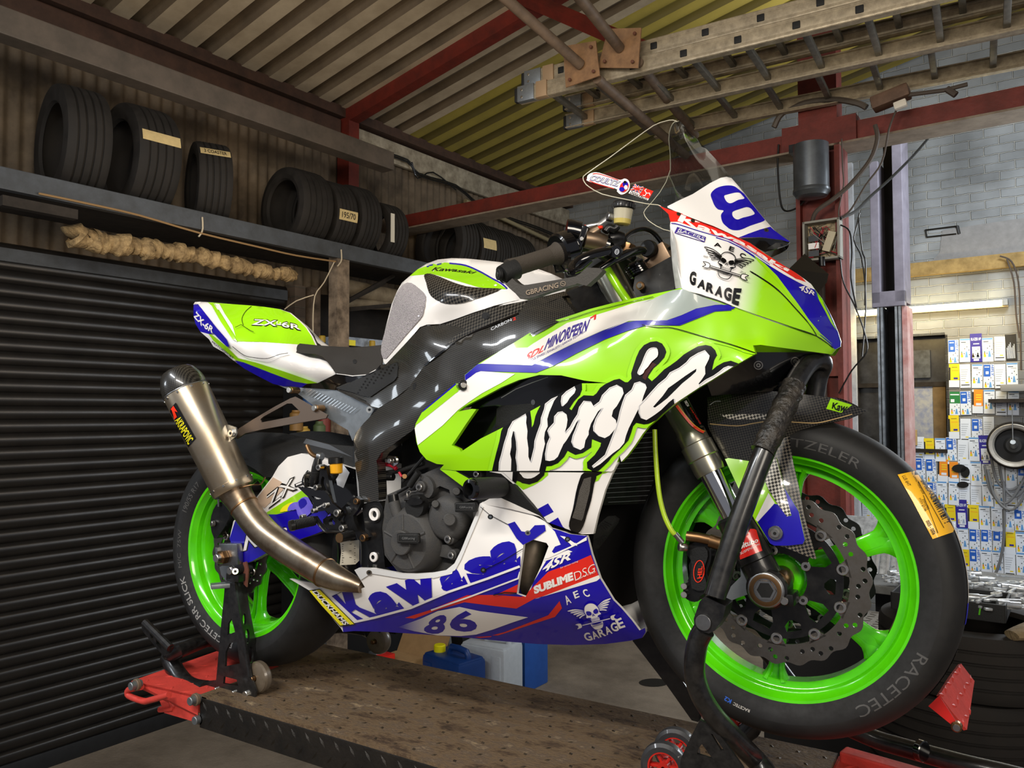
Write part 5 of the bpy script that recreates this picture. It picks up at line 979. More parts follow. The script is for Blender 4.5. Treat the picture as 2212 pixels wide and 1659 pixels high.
# --- fork legs along the steering axis
FB = np.array([1.424, -.105, -.026]); FD = np.array([1.288, -.105, .285]) - FB; FD /= np.linalg.norm(FD)
for s in (-1, 1):
    f0 = FB*np.array([1, -s if s > 0 else 1, 1]); f0[1] = s*.105; fo = MB(); p = lambda t: f0 + FD*t
    fo.lathe(p(.225), FD, [(0,.024),(0,.0275),(.008,.029),(.03,.029),(.032,.031),(.06,.031),(.062,.0285),(.085,.0285),(.088,.0265),(.30,.0265),(.31,.0275),(.52,.0275),(.53,.024),(.53,.001)], M_ano, 36)
    leg = fo.done('fork_leg', BIKE)
    st = MB(); st.cyl(p(.02), p(.26), .0215, M_chrome, 32); st.done('fork_stanchion', leg)
    ft = MB(); ft.lathe(p(-.0), FD, [(-.012,.02),(.02,.032),(.05,.031),(.052,.034),(.135,.033),(.14,.028),(.14,.001)], M_blk, 28); ft.cyl(f0 + np.array([0,-s*.03,0]), f0 + np.array([0,s*.028,0]), .036, M_blk, 30); ft.cyl(f0 + np.array([0,s*.028,0]), f0 + np.array([0,s*.032,0]), .032, M_alu, 30, r2=.029)
    ft.lathe(f0 + np.array([0,s*.0327,0]), (0, s, 0), [(0,.0195),(.0012,.019),(.0012,.0145),(.0006,.0140)], M_brass, 6, ms=[M_brass, M_alu, M_dark]); ft.lathe(f0 + np.array([0,s*.0330,0]), (0, s, 0), [(0,.0150),(.0004,.0005)], M_dark, 24); ft.lathe(f0 + np.array([0,s*.0325,0]), (0, s, 0), [(0,.030),(.001,.028),(.001,.0205)], M_steel, 28, ms=[M_alu, M_brass])
    ft.box(f0 + np.array([.03,0,-.018]), (.03,.05,.022), M_blk, bev=.004); ft.cyl(f0 + np.array([.03,s*.026,-.018]), f0 + np.array([.03,s*.03,-.018]), .007, M_steel, 12)
    if s < 0:
        bv = stick(ft, [[Z('CC',830,288,870,290,890,300,950,505,735,592,730,560,790,360)]], M_red, TF_BIKE, 8, .0009)
        stick(ft, [text('bitubo', Z('CC',725,428,905,376), Z('CC',735,490,910,420), .03)], M_white, TF_BIKE, 8, .0014, bvh=bv); stick(ft, [text('SUSPENSION', Z('CC',735,520,915,430), Z('CC',740,545,920,450), 0)], M_white, TF_BIKE, 8, .0014, bvh=bv)
        stick(fo, [[Z('U',990,900,1060,860,1380,860,1340,1130,1300,1260,1240,1210,1130,1090,1040,990)]], M_blkg, TF_BIKE, 9, .0006) if False else None
    else: pass
    ft.done('fork_foot', leg)
    if s < 0:
        dk = MB(); bvv = BVHTree.FromPolygons([Vector(BIKEO + BIKER @ np.array(v)) for v in fo.v], fo.f)
        stick(dk, [[Z('U',1000,880,1300,700,1420,800,1400,1000,1330,1230,1300,1270,1240,1215,1150,1120,1060,1010)]], M_blkg, TF_BIKE, 8, .0007, bvh=bvv)
        sw = smo(Z('U',955,925,1010,1000,1080,1090,1160,1180,1240,1240,1300,1268)); stick(dk, stroke(sw, 5), mat('fork_orange','#d6402a',.35), TF_BIKE, 8, .0012, bvh=bvv); stick(dk, stroke([(x+2.6, y-1.6) for x, y in sw], 1), M_sty, TF_BIKE, 8, .0015, bvh=bvv)
        stick(dk, [text('TECH', Z('U',1075,860,1115,930), Z('U',1045,870,1085,940), .02)], M_white, TF_BIKE, 8, .0014, bvh=bvv); stick(dk, [text('CARTRIDGE', Z('U',1130,950,1265,1160), Z('U',1118,958,1250,1170), 0)], M_red, TF_BIKE, 8, .0014, bvh=bvv)
        dk.done('fork_decal', leg)
# yokes
yk = MB(); t0 = .56
for t, th in ((.5, .03), (.71, .022)):
    c0 = FB + FD*t; c0[1] = 0; xd = np.array([FD[2], 0, -FD[0]])
    lp = [c0 + np.array([0, y, 0]) + xd*x for x, y in ((.035,-.14),(.04,0),(.035,.14),(-.03,.145),(-.055,.06),(-.055,-.06),(-.03,-.145))]
    yk.plate([lp], M_blk, th, FD)
yk.cyl(FB*np.array([1,0,1]) + FD*.48 - np.array([.032,0,.013]), FB*np.array([1,0,1]) + FD*.74 - np.array([.032,0,.013]), .02, M_blk, 20)
yk.done('fork_yoke', BIKE)
hs = MB(); hs.tube([B(1312,582,-.150), B(1336,622,-.150), B(1368,668,-.152)], .0085, M_lime, 12); hs.tube([B(1315,560,-.085), B(1360,640,-.085), B(1400,690,-.085)], .004, mat('dark_lime','#6f9a10',.4), 8); hs.done('steering_damper_tube', BIKE)
# --- front brake caliper (right side) and bracket
cal = MB(); Yc = -.118
cl = sm(Z('CC',205,470,260,430,380,400,430,470,445,560,430,640,400,730,430,800,420,880,380,930,330,960,310,1010,240,1010,170,960,165,900,180,850,210,800,230,730,220,650,240,600,200,540), 2)
cal.plate([[B(x, y, Yc) for x, y in cl]], M_blk, .055, (0,-1,0)); 
cal.plate([[B(x, y, Yc-.006) for x, y in sm(Z('CC',230,500,380,470,410,560,380,650,370,740,395,820,370,900,250,880,245,740,250,640), 2)]], M_plast, .01, (0,-1,0))
cal.tube([B(*z1('CC',200,360),-.125), B(*z1('CC',320,375),-.122), B(*z1('CC',430,400),-.118)], .0095, M_brass, 14); cal.tube([B(*z1('CC',425,405),-.117), B(*z1('CC',560,445),-.112)], .0125, M_brass, 16)
for q in ((160,470),(172,945),(172,860)): cal.cyl(B(*z1('CC',*q),-.13), B(*z1('CC',*q),-.11), .006, M_steel, 12)
bv = stick(cal, stroke(ell(z1('CC',322,710), 11, 23.5, 26, .1), 1.7, True), M_ored, TF_BIKE, 8, .0008); stick(cal, [text('HEL', Z('CC',305,785,318,660), Z('CC',352,775,358,660), .02)], M_ored, TF_BIKE, 8, .0008, bvh=bv)
co = cal.done('brake_caliper', BIKE, deg=30); 
cb = MB(); cb.plate([[B(x, y, -.105) for x, y in Z('CC',730,640,790,670,830,720,890,760,900,900,870,920,720,970,590,1025,580,1000,640,860,740,760)]], M_alud, .03, (0,-1,0)); cb.cyl(B(*z1('CC',820,700),-.12), B(*z1('CC',820,700),-.11), .007, M_steel, 12); cb.done('caliper_bracket', co)
ho = MB(); ho.tube([B(1414,928,-.14), B(1416,980,-.145), B(1423,1060,-.15), B(1434,1110,-.15), B(1450,1145,-.148), B(1462,1158,-.142)], .0048, M_hose, 10, sub=4); ho.tube([B(1458,1153,-.145), B(1474,1172,-.138)], .0055, M_alu, 10); ho.cyl(B(1466,1181,-.14), B(1484,1183,-.13), .008, M_steel, 12); ho.done('brake_hose', co, deg=60)
c2 = MB(); c2.box(WBASE + np.array([-.11,.118,.04]), (.07,.05,.14), M_blk, ry(-.35), .012); c2.done('brake_caliper', BIKE)
# --- carbon front mudguard, with the painted side guard
D_mud = depth([(1528,858,-.07),(1600,848,-.072),(1668,845,-.07),(1750,853,-.055),(1801,858,-.045),(1873,888,.0),(1826,906,-.025),(1772,917,-.045),(1707,938,-.058),(1672,967,-.065),(1530,925,-.078),(1566,990,-.078),(1620,996,-.076),(1600,900,-.078),(1700,890,-.07)])
P = Panel(D_mud, [Z('K',575,300,760,268,960,262,1180,285,1330,302,1420,335,1532,383,1400,430,1250,460,1130,495,1060,530,985,640,950,690,830,682,680,660,610,540,578,470)], M_carb, 11, mirror=True, skirt=.004)
P.put([[Z('K',650,402,930,398,925,430,720,432,680,420)]], M_mesh, 10)
P.put([[Z('K',1312,305,1440,345,1375,392,1285,368)]], M_lime, 9); P.put([text('Kaw', Z('K',1325,330,1425,338), Z('K',1318,366,1395,395), .03)], M_blackv, 9)
P.line(smo(Z('K',590,458,750,470,850,455,960,440,1100,448,1230,452,1350,425,1440,400)), 2, mat('carbon_edge','#b79a6a',.4,coat=.5)); P.line(smo(Z('K',590,345,620,325,655,322)), 1, M_silverv)
P.done('front_mudguard', label='carbon fibre front mudguard')
D_grd = depth([(1566,990,-.085),(1620,996,-.083),(1600,1060,-.11),(1640,1125,-.122),(1680,1180,-.128),(1735,1175,-.125),(1700,1090,-.118),(1705,945,-.072),(1720,1050,-.1),(1762,1205,-.118),(1700,1000,-.09)])
P = Panel(lambda x, y: D_grd(x, y) + .004, [Z('K',985,560,1065,530,1085,680,1120,830,1150,1000,1225,1262,1215,1268,1050,1200,1000,1185,900,1000,880,760)], M_carbx, 11, skirt=.003); g = P.done('side_guard')
P = Panel(D_grd, [Z('K',680,668,700,662,822,680,900,690,985,660,1020,780,1030,830,1120,980,1157,1150,1145,1175,1060,1185,975,1185,950,1172,860,1035,760,840)], M_lime, 10, skirt=.003)
P.put([[Z('K',862,1030,940,870,978,930,950,990,880,1045)]], M_white, 9); P.put([[Z('K',875,1045,975,935,1000,940,1050,1010,1078,1005,1020,800,1032,790,1120,970,1157,1150,1145,1175,1060,1185,975,1185,950,1172)]], M_blue, 9)
P.put([[Z('K',820,590,985,600,1000,700,1075,1000,1050,1012,1000,945,945,860,915,790,925,700)]], M_mesh, 9); P.put([[Z('K',1010,795,1025,790,1030,815,1015,825)]], M_white, 8)
go = P.done('guard_panel', g, label='lime, white and blue painted guard'); mb = MB(); c = B(*z1('K',985,1108),-.128); mb.cyl(c, c + np.array([0,-.006,0]), .0125, M_alu, 22); mb.cyl(c + np.array([0,-.006,0]), c + np.array([0,-.010,0]), .0075, M_steel, 16); mb.cyl(c + np.array([0,-.0099,0]), c + np.array([0,-.0104,0]), .003, M_dark, 8); mb.done('guard_bolt', go)
# --- radiator and inner front fairing
P = Panel(depth([(1300,1080,-.17),(1400,1085,-.05),(1300,940,-.19),(1420,930,-.05),(1350,1000,-.12)]), [[(1330,985),(1370,950),(1418,915),(1425,1000),(1398,1075),(1390,1088),(1288,1092),(1300,1050)]], M_blk, 16)
for k in range(15): P.line([(1295 + 4*max(0, 8-k)*.6, 1085 - 10*k), (1412 + .5*k, 1080 - 10.5*k)], 1.3, M_alud, step=40)
P.done('radiator')
P = Panel(depth([(1290,1100,-.16),(1345,1150,-.1),(1280,1200,-.14),(1400,1000,.05)]), [Z('X',1190,640,1170,660,1185,420,1260,330,1330,270,1400,265,1445,300,1430,345,1330,480,1220,620)], M_plast, 14)
for k in range(5): P.line(Z('X',1215+22*k,400-20*k,1260+24*k,385-10*k,1290+22*k,430-18*k), 2, M_dark)
for k in range(4): P.line(Z('X',1180+30*k,530-8*k,1225+28*k,500-6*k,1240+26*k,560-12*k), 2, M_dark)
P.done('oil_cooler')
mb = MB(); mb.add([B(1240,1020,.0), B(1620,760,.0), B(1640,900,.05), B(1480,1320,.06), B(1240,1330,.06)], [(0,1,2,3,4)], M_dark); mb.add([B(870,900,-.09), B(1240,880,-.09), B(1300,1250,-.08), B(860,1290,-.08)], [(0,1,2,3)], M_dark); mb.done('dark_backing', BIKE, smooth=False)  # dark sheets filling the gaps behind fairing and engine
P = Panel(depth([(1640,745,-.12),(1800,760,-.01),(1640,820,-.1),(1520,880,-.12),(1760,790,-.02)]), [Z('K',700,60,850,20,860,30,1300,30,1240,60,1170,120,1060,200,1000,260,940,265,780,275,600,290,560,180)], M_blkg, 14)
for q in ((880,108),(1100,85)): P.put([[ell(z1('K',*q), 10, 9.5, 20)]], M_steel, 9); P.put([[ell(z1('K',*q), 8, 7.6, 18)]], M_blk, 9); P.put([[ell(z1('K',*q), 5, 4.6, 14)]], M_steel, 9); P.put([[ell(z1('K',*q), 2.4, 2.2, 10)]], M_dark, 9)
P.done('nose_bracket')
mb = MB(); mb.tube([B(*z1('K',945,80),-.04), B(*z1('K',975,180),-.04), B(*z1('K',1010,290),-.03)], .012, M_blk, 10); mb.done('nose_stay', BIKE)
# --- cockpit
gr = MB(); g0, g1 = B(*z1('AA',205,745),-.352), B(*z1('AA',790,560),-.262); gd = g1 - g0
gr.tube([g0, g0 + gd*.12, g0 + gd*.25, g0 + gd*.8], [.0185, .0175, .0165, .0165], M_rub, 22, sub=2); gr.lathe(g0 + gd*.78, gd, [(0,.0165),(.012,.019),(.022,.024),(.026,.028),(.034,.0285),(.036,.02)], M_rub, 28)
go = gr.done('handlebar_grip', BIKE)
hb = MB(); hb.tube([g0 + gd*.5, g1, B(*z1('AA',1100,470),-.215), B(*z1('AA',1380,640),-.125)], .0115, M_blk, 14); hb.done('handlebar', BIKE)
th = MB(); c = g0 + gd*1.0; th.lathe(c - gd/np.linalg.norm(gd)*.006, gd, [(0,.02),(0,.034),(.004,.038),(.026,.038),(.03,.034),(.03,.02)], M_blkg, 32)
th.tube([B(*z1('AA',860,300),-.25), B(*z1('AA',935,310),-.243), B(*z1('AA',1010,330),-.236)], .0205, M_blkg, 24); th.box(B(*z1('AA',990,420),-.238), (.03,.026,.06), M_blkg, BIKER.T @ rz(.3) @ ry(.35), .006); th.box(B(*z1('AA',920,590),-.24), (.028,.02,.075), M_blk, rz(.3) @ ry(-.1), .005)
c = B(*z1('AA',1042,400),-.258); th.cyl(c, c + np.array([0,-.003,0]), .004, M_steel, 10); th.tube([B(*z1('AA',720,690),-.26), B(*z1('AA',745,780),-.26), B(*z1('AA',890,755),-.255)], .0025, M_blk, 6); th.done('throttle_housing', BIKE)
bg = MB(); pts = [B(*z1('AA',128,770),-.368), B(*z1('AA',240,800),-.368)]
bg.tube([B(*z1('AA',125,810),-.375), B(*z1('AA',215,770),-.36), B(*z1('AA',290,745),-.348)], [.0165,.0185,.0185], M_plast, 20)
bl = sm(Z('AA',130,880,180,905,245,850,300,900,350,925,420,922,520,905,640,885,800,858,960,828,1010,800,1090,725,1240,733,1270,765,1220,820,1090,935,985,905,960,918,800,960,640,1010,500,1060,380,1088,335,1083,280,1020,215,965), 1)
bg.plate([[B(x, y, -.376 + .05*max(0, (x-1085)/215.)) for x, y in bl]], M_plast, .012, (.25,-1,0)) if False else None; M_guard = mat('guard_plastic', '#35322e', .5, bump=.08, bscale=300)
vv, tt = tess([[bl]], 9); Dg = lambda x, y: -.378 + .07*max(0, (x-1090)/210.)
top = [B(x, y, Dg(x, y)) for x, y in vv]; bot = [B(x, y, Dg(x, y)) + np.array([.002,.014,0]) for x, y in vv]; tt = [tuple(reversed(orient(t, vv))) for t in tt]; N = len(vv)
bg.add(top + bot, tt + [tuple(i+N for i in reversed(t)) for t in tt] + [(b, a, a+N, b+N) for a, b in boundary(tt)], M_guard)
bv = stick(bg, [text('GBRACING', Z('AA',395,990,770,895), Z('AA',405,1045,770,955), .02)], mat('embossed_bronze','#8a7a68',.45), TF_BIKE, 9, .0012); stick(bg, stroke(ell(z1('AA',822,910), 5.5, 5, 18), 1.2, True) + stroke(Z('AA',805,905,840,918), 1.2), mat('embossed_bronze','#8a7a68'), TF_BIKE, 9, .0012, bvh=bv)
c = B(*z1('AA',120,808),-.3775); bg.cyl(c, c + np.array([-.004,-.006,0]), .010, M_dark, 18); bg.cyl(c + np.array([-.004,-.0062,0]), c + np.array([-.0045,-.0068,0]), .0045, M_alu, 6)
bg.done('lever_guard', BIKE, 'black lever guard', deg=30) if False else bg.done('lever_guard', BIKE, deg=30)
le = MB(); lv = [B(*z1('AA',930,780),-.325), B(*z1('AA',925,720),-.315), B(*z1('AA',990,650),-.30), B(*z1('AA',1120,590),-.285), B(*z1('AA',1290,545),-.26), B(*z1('AA',1420,520),-.235)]
le.tube(lv, [.006,.008,.009,.010,.011,.010], M_blkg, 12, sub=4, squash=.7); le.tube([lv[0], B(*z1('AA',1000,745),-.3), B(*z1('AA',1130,640),-.28)], [.006,.007,.006], M_blkg, 10, sub=3); le.tube([B(*z1('AA',1250,740),-.25), B(*z1('AA',1400,650),-.23), B(*z1('AA',1560,570),-.2), B(*z1('AA',1700,530),-.17), B(*z1('AA',1760,545),-.16)], [.005,.007,.009,.008,.006], M_blkg, 10, sub=3)
c = B(*z1('AA',1438,550),-.245); le.cyl(c, c + np.array([0,-.008,0]), .012, M_blkg, 18)
bv = stick(le, stroke(ell(z1('AA',1438,548), 4.2, 5.5, 16, .2), 1.1, True) + stroke(ell(z1('AA',1438,548), 2.0, 2.6, 10, .2), .9, True), M_silverv, TF_BIKE, 8, .0008); le.done('brake_lever', BIKE)
mc = MB(); mc.tube([B(*z1('AA',1060,400),-.235), B(*z1('AA',1180,420),-.22), B(*z1('AA',1290,460),-.205)], [.017,.0185,.0175], M_brass if False else mat('cast_bronze','#7b6a58',.38,metal=.9), 22, sub=2); mc.tube([B(*z1('AA',1280,458),-.206), B(*z1('AA',1345,480),-.2)], .0175, M_blkg, 20); mc.tube([B(*z1('AA',1120,370),-.23), B(*z1('AA',1170,320),-.225), B(*z1('AA',1235,285),-.222)], [.012,.011,.009], mat('cast_bronze','#7b6a58'), 16)
mc.tube([B(*z1('AA',1340,400),-.2), B(*z1('AA',1420,385),-.19), B(*z1('AA',1500,400),-.18)], [.012,.014,.012], M_blk, 14); mc.tube([B(*z1('AA',1380,490),-.2), B(*z1('AA',1470,450),-.185), B(*z1('AA',1500,390),-.18)], [.010,.013,.010], M_blk, 12)
for q in ((1055,258),(1240,265)): mc.cyl(B(*z1('AA',*q),-.225), B(*z1('AA',q[0]+8,q[1]+25),-.225), .0065, M_ored, 12, r2=.005)
mo = mc.done('brake_master_cylinder', BIKE)
rs = MB(); c0, c1 = B(*z1('E',1085,812),-.20), B(*z1('E',1100,650),-.20); d = c1 - c0; L = np.linalg.norm(d)
M_res = mat('milky_reservoir','#d8d0b4',.35,trans=.35,coat=.3); M_oil = mat('brake_fluid','#b9a85a',.3)
rs.lathe(c0, d, [(0,.004),(0,.012),(L*.06,.0155),(L*.25,.0165)], M_oil, 28); rs.lathe(c0, d, [(L*.25,.0165),(L*.62,.018),(L*.7,.0185)], M_res, 28); ro_ = rs.done('fluid_reservoir', mo)
cp = MB(); cp.lathe(c0 + d*.68, d, [(0,.019),(.002,.0215),(L*.24,.0215),(L*.30,.0195),(L*.31,.001)], M_blk, 28)
for k in range(24):
    a = 2*PI*k/24; u = np.cross(d, [0,1,0]); u /= np.linalg.norm(u); w = np.cross(d/L, u); q = c0 + d*.72 + (u*math.cos(a) + w*math.sin(a))*.0215; cp.tube([q, q + d*.17], .0012, M_blk, 5)
cp.done('reservoir_cap', ro_)
ar = MB(); ar.tube([B(*z1('AA',1070,275),-.225), B(*z1('AA',1130,255),-.222), B(*z1('AA',1220,240),-.218), B(*z1('AA',1280,200),-.212), B(*z1('AA',1330,165),-.207)], .0035, M_alu, 10, sub=3, squash=1.6); ar.cyl(B(*z1('AA',1320,140),-.212), B(*z1('AA',1385,165),-.202), .0085, M_alu, 14); ar.tube([B(*z1('AA',1300,320),-.215), B(*z1('AA',1340,270),-.21), B(*z1('AA',1400,290),-.205), B(*z1('AA',1450,250),-.203)], [.007,.008,.008,.006], M_blk, 12, sub=3); ar.done('reservoir_bracket', mo)
cbm = MB(); cbm.tube([B(*z1('AA',1500,420),-.16), B(*z1('AA',1600,330),-.13), B(*z1('AA',1740,290),-.1), B(*z1('AA',1860,340),-.08), B(*z1('AA',1960,470),-.07), B(*z1('AA',2020,600),-.06)], .0048, M_blkg, 10, sub=5)
cbm.tube([B(*z1('AA',1640,720),-.1), B(*z1('AA',1850,610),-.09), B(*z1('AA',2050,500),-.08)], .0035, M_blkg, 8, sub=3); cbm.tube([B(*z1('AA',1700,790),-.1), B(*z1('AA',1830,700),-.09), B(*z1('AA',2040,590),-.09)], .003, M_blkg, 8, sub=3); cbm.done('control_cable', BIKE)
ck = MB(); c = B(*z1('AA',1830,525),-.09); ck.box(c + np.array([0.012,.02,-.02]), (.05,.05,.05), mat('bronze_clamp','#8d745c',.4,metal=.6), ry(-.4), .004); ck.cyl(c + np.array([0,-.005,0]), c + np.array([-.002,-.02,.0]), .017, M_blk, 24)
ck.done('ignition_clamp', BIKE); ck = MB(); sp = []; a0_, a1_ = B(*z1('AA',1625,690),-.11), B(*z1('AA',1700,800),-.11)
for k in range(70): t = k/69.; q = a0_*(1-t) + a1_*t; a = t*2*PI*5; sp.append(q + np.array([.018*math.cos(a), .018*math.sin(a), .006*math.cos(a)]))
ck.tube(sp, .003, M_blkg, 6); ck.done('steering_spring', BIKE); ck = MB(); ck.cyl(B(*z1('AA',1560,620),-.1), B(*z1('AA',1600,560),-.1), .016, M_blk, 18); ck.tube([B(*z1('AA',1150,690),-.12), B(*z1('AA',1240,690),-.12), B(*z1('AA',1300,690),-.11)], [.007,.009,.007], M_alu, 12); c = B(*z1('AA',1520,520),-.17); ck.box(c, (.03,.03,.03), M_brass, ry(.5), .004); ck.cyl(B(*z1('AA',1530,470),-.175), B(*z1('AA',1545,435),-.175), .007, M_ored, 12)
ck.done('cockpit_controls', BIKE)
P = Panel(depth([(1370,620,-.14),(1460,560,-.12),(1470,640,-.15),(1380,690,-.15)]), [Z('AA',1640,830,1800,740,1960,650,2050,600,2100,900,2080,985,1660,1075,1620,960)], M_blk, 12); c = B(*z1('AA',1710,938),-.148); P.done('inner_nose_panel'); mb = MB(); mb.cyl(c, c + np.array([0,-.006,0]), .0085, M_brass, 16); mb.cyl(c + np.array([0,-.006,0]), c + np.array([0,-.009,0]), .005, M_steel, 12); mb.done('panel_screw', BIKE)
P = Panel(const(-.07), [Z('AA',1180,880,1240,820,1330,760,1440,900,1480,1100,1390,1125)], M_alud, 14); P.done('fork_shroud')
mb = MB(); mb.tube([B(*z1('AA',1130,430),.3), B(*z1('AA',1150,430),.18)], .016, M_rub, 14); mb.cyl(B(1225,590,.12), B(1375,600,.12), .012, M_blk, 12); mb.done('handlebar', BIKE)
# --- engine
en = MB()
en.plate([[B(x, y, -.15) for x, y in Z('V',980,250,1200,150,1330,30,1600,-40,1800,150,2000,330,2050,420,1960,600,1860,800,1700,1050,1400,1100,1100,1080,960,900,920,600)]], M_eng, .1, (0,-1,0))
eo = en.done('engine', BIKE, deg=30)
cc = MB(); c = B(896,1166,-.165); Rr = .0735
cc.lathe(c, (0,-1,0), [(-.03,Rr+.004),(.0,Rr+.004),(.012,Rr),(.03,Rr*.88),(.036,Rr*.8),(.039,Rr*.3),(.04,.001)], M_eng, 56)
for a in (.35, 1.6, 2.75, 3.95, 5.1): cc.tube([c + np.array([.027*math.cos(a), -.0385, .027*math.sin(a)]), c + np.array([.06*math.cos(a), -.035, .06*math.sin(a)])], [.003,.0035], M_eng, 8)
cc.cyl(c + np.array([0,-.036,0]), c + np.array([0,-.052,0]), .027, M_eng, 36); b = B(*z1('V',1222,718),-.222); cc.box(b, (.058,.01,.022), M_plast, ry(.0), .003); cc.plate([[B(x, y, -.16) for x, y in Z('V',945,640,1000,625,1020,760,950,745)]], M_eng, .02, (0,-1,0))
cc.plate([[B(x, y, -.168) for x, y in Z('V',1580,790,1640,790,1720,860,1730,930,1690,945,1540,910)]], M_eng, .02, (0,-1,0))
bv = stick(cc, stroke([p for p in Z('V',1110,682,1330,682,1330,752,1110,752)], 1, True), M_eng, TF_BIKE, 10, .0006); stick(cc, [text('GBRacing', Z('V',1150,705,1290,705), Z('V',1150,738,1290,738), .0)], mat('embossed_grey','#6b6b6b',.5), TF_BIKE, 9, .0008, bvh=bv)
cc.done('clutch_cover', eo, 'round clutch cover guard' if False else None) if False else cc.done('clutch_cover', eo)
pc = MB(); c = B(*z1('V',1660,500),-.17); pc.lathe(c, (0,-1,0), [(-.03,.05),(0,.05),(.014,.045),(.02,.036),(.022,.016),(.023,.001)], M_eng, 40)
pc.cyl(B(*z1('V',1665,515),-.19), B(*z1('V',1665,515),-.206), .0135, M_eng, 24, bev=.002); pc.cyl(B(*z1('V',1520,350),-.17), B(*z1('V',1510,345),-.2), .0095, M_eng, 20, r2=.008); pc.cyl(B(*z1('V',1745,210),-.17), B(*z1('V',1738,210),-.195), .0095, M_eng, 20, r2=.008)
pc.plate([[B(x, y, -.165) for x, y in Z('V',1340,40,1420,0,1560,-60,1690,20,1900,180,1930,300,1700,360,1660,190,1560,150,1450,210,1430,330,1360,300,1400,160)]], M_eng, .03, (0,-1,0)); pc.plate([[B(x, y, -.175) for x, y in sm(Z('V',1370,130,1400,40,1470,100,1490,200,1440,280,1380,240), 2)]], M_eng, .02, (0,-1,0))
b = B(*z1('V',1846,380),-.21); pc.box(b, (.052,.012,.02), M_plast, None, .003); bv = stick(pc, stroke(Z('V',1730,345,1965,345,1965,410,1730,410), 1, True), M_eng, TF_BIKE, 10, .0006); stick(pc, [text('GBRacing', Z('V',1775,368,1920,368), Z('V',1775,400,1920,400), 0)], mat('embossed_grey','#6b6b6b'), TF_BIKE, 9, .0008, bvh=bv)
for q, r in (((1345,160),.0085),((1655,725),.0085),((1690,900),.0075),((1965,20),.007)):
    c = B(*z1('V',*q),-.185); pc.cyl(c + np.array([0,.02,0]), c, r*1.5, M_eng, 18); pc.cyl(c, c + np.array([0,-.006,0]), r, M_steel, 16); pc.cyl(c + np.array([0,-.0059,0]), c + np.array([0,-.0065,0]), r*.5, M_dark, 6)
pc.done('pickup_cover', eo)
of = MB(); of.tube([B(*z1('V',1110,500),-.185), B(*z1('V',1080,400),-.185), B(*z1('V',1060,320),-.185)], [.012,.0125,.013], M_eng, 18); of.tube([B(*z1('V',1062,320),-.185), B(*z1('V',1050,245),-.185)], [.0125,.0115], M_blk, 18); of.plate([[B(x, y, -.198) for x, y in ell(z1('V',1280,370), 20, 25, 26)]], M_plast, .02, (0,-1,0)); of.plate([[B(x, y, -.205) for x, y in ell(z1('V',1285,320), 17, 8, 20)]], M_blk, .01, (0,-1,0)); of.tube([B(*z1('V',1180,300),-.2), B(*z1('V',1350,285),-.2)], .003, M_blk, 8)
wr = smo(Z('V',1205,270,1200,225,1222,200,1240,215,1215,262,1250,215,1300,205,1330,180)); of.tube([B(x, y, -.205) for x, y in wr], .0014, M_steel, 6); of.tube([B(*z1('V',1230,150),-.17), B(*z1('V',1275,80),-.17), B(*z1('V',1330,0),-.17)], .0075, M_plast, 10); of.tube([B(*z1('V',1100,225),-.16), B(*z1('V',1200,170),-.16), B(*z1('V',1290,90),-.16)], .0035, M_blk, 8); of.done('oil_filler', eo)
wi = MB(); wi.tube([B(830,1003,-.12), B(845,1005,-.12), B(856,1013,-.12)], .005, M_wire, 10, sub=3); wi.tube([B(862,1020,-.12), B(868,1030,-.12)], .003, M_wire, 8); wi.cyl(B(874,1029,-.14), B(874,1029,-.15), .006, M_brass, 12); wi.plate([[B(x, y, -.13) for x, y in Z('Y',1440,335,1560,345,1600,380,1595,440,1540,475,1470,420)]], M_chrome, .005, (0,-1,0)); c = B(*z1('Y',1520,400),-.134); wi.cyl(c, c + np.array([0,-.012,0]), .006, M_steel, 12); wi.tube([B(832,1022,-.11), B(870,1016,-.11), B(915,1000,-.11)], .006, M_plast, 10); wi.cyl(B(835,1030,-.12), B(850,1030,-.12), .009, M_blk, 14); wi.tube([B(870,1040,-.14), B(905,1000,-.14), B(918,985,-.14)], .004, M_plast, 8); wi.done('wiring', eo)
bo = MB(); q0, q1 = B(1085,1052,-.215), B(1028,1056,-.285); bo.lathe(q0, q1 - q0, [(0,.019),(.02,.021),(.06,.0215),(.083,.0215),(.09,.019),(.091,.0125),(.06,.0105),(.059,.001)], M_plast, 32, ms=[M_plast]*3 + [M_blkg]*2 + [M_blk, M_dark, M_dark]); bo.done('crash_bobbin', BIKE)
# header pipe seen through the belly pan
hp = MB(); hp.tube([B(*z1('H',1500,420),-.14), B(*z1('H',1470,520),-.15), B(*z1('H',1440,640),-.15), B(*z1('H',1455,760),-.135)], [.022,.0235,.024,.02], mat('header_pipe','#9a8c7a',.5,metal=.6,noise=.7,nscale=20,dark='#5c4f42'), 20, sub=4); hp.done('header_pipe', BIKE)
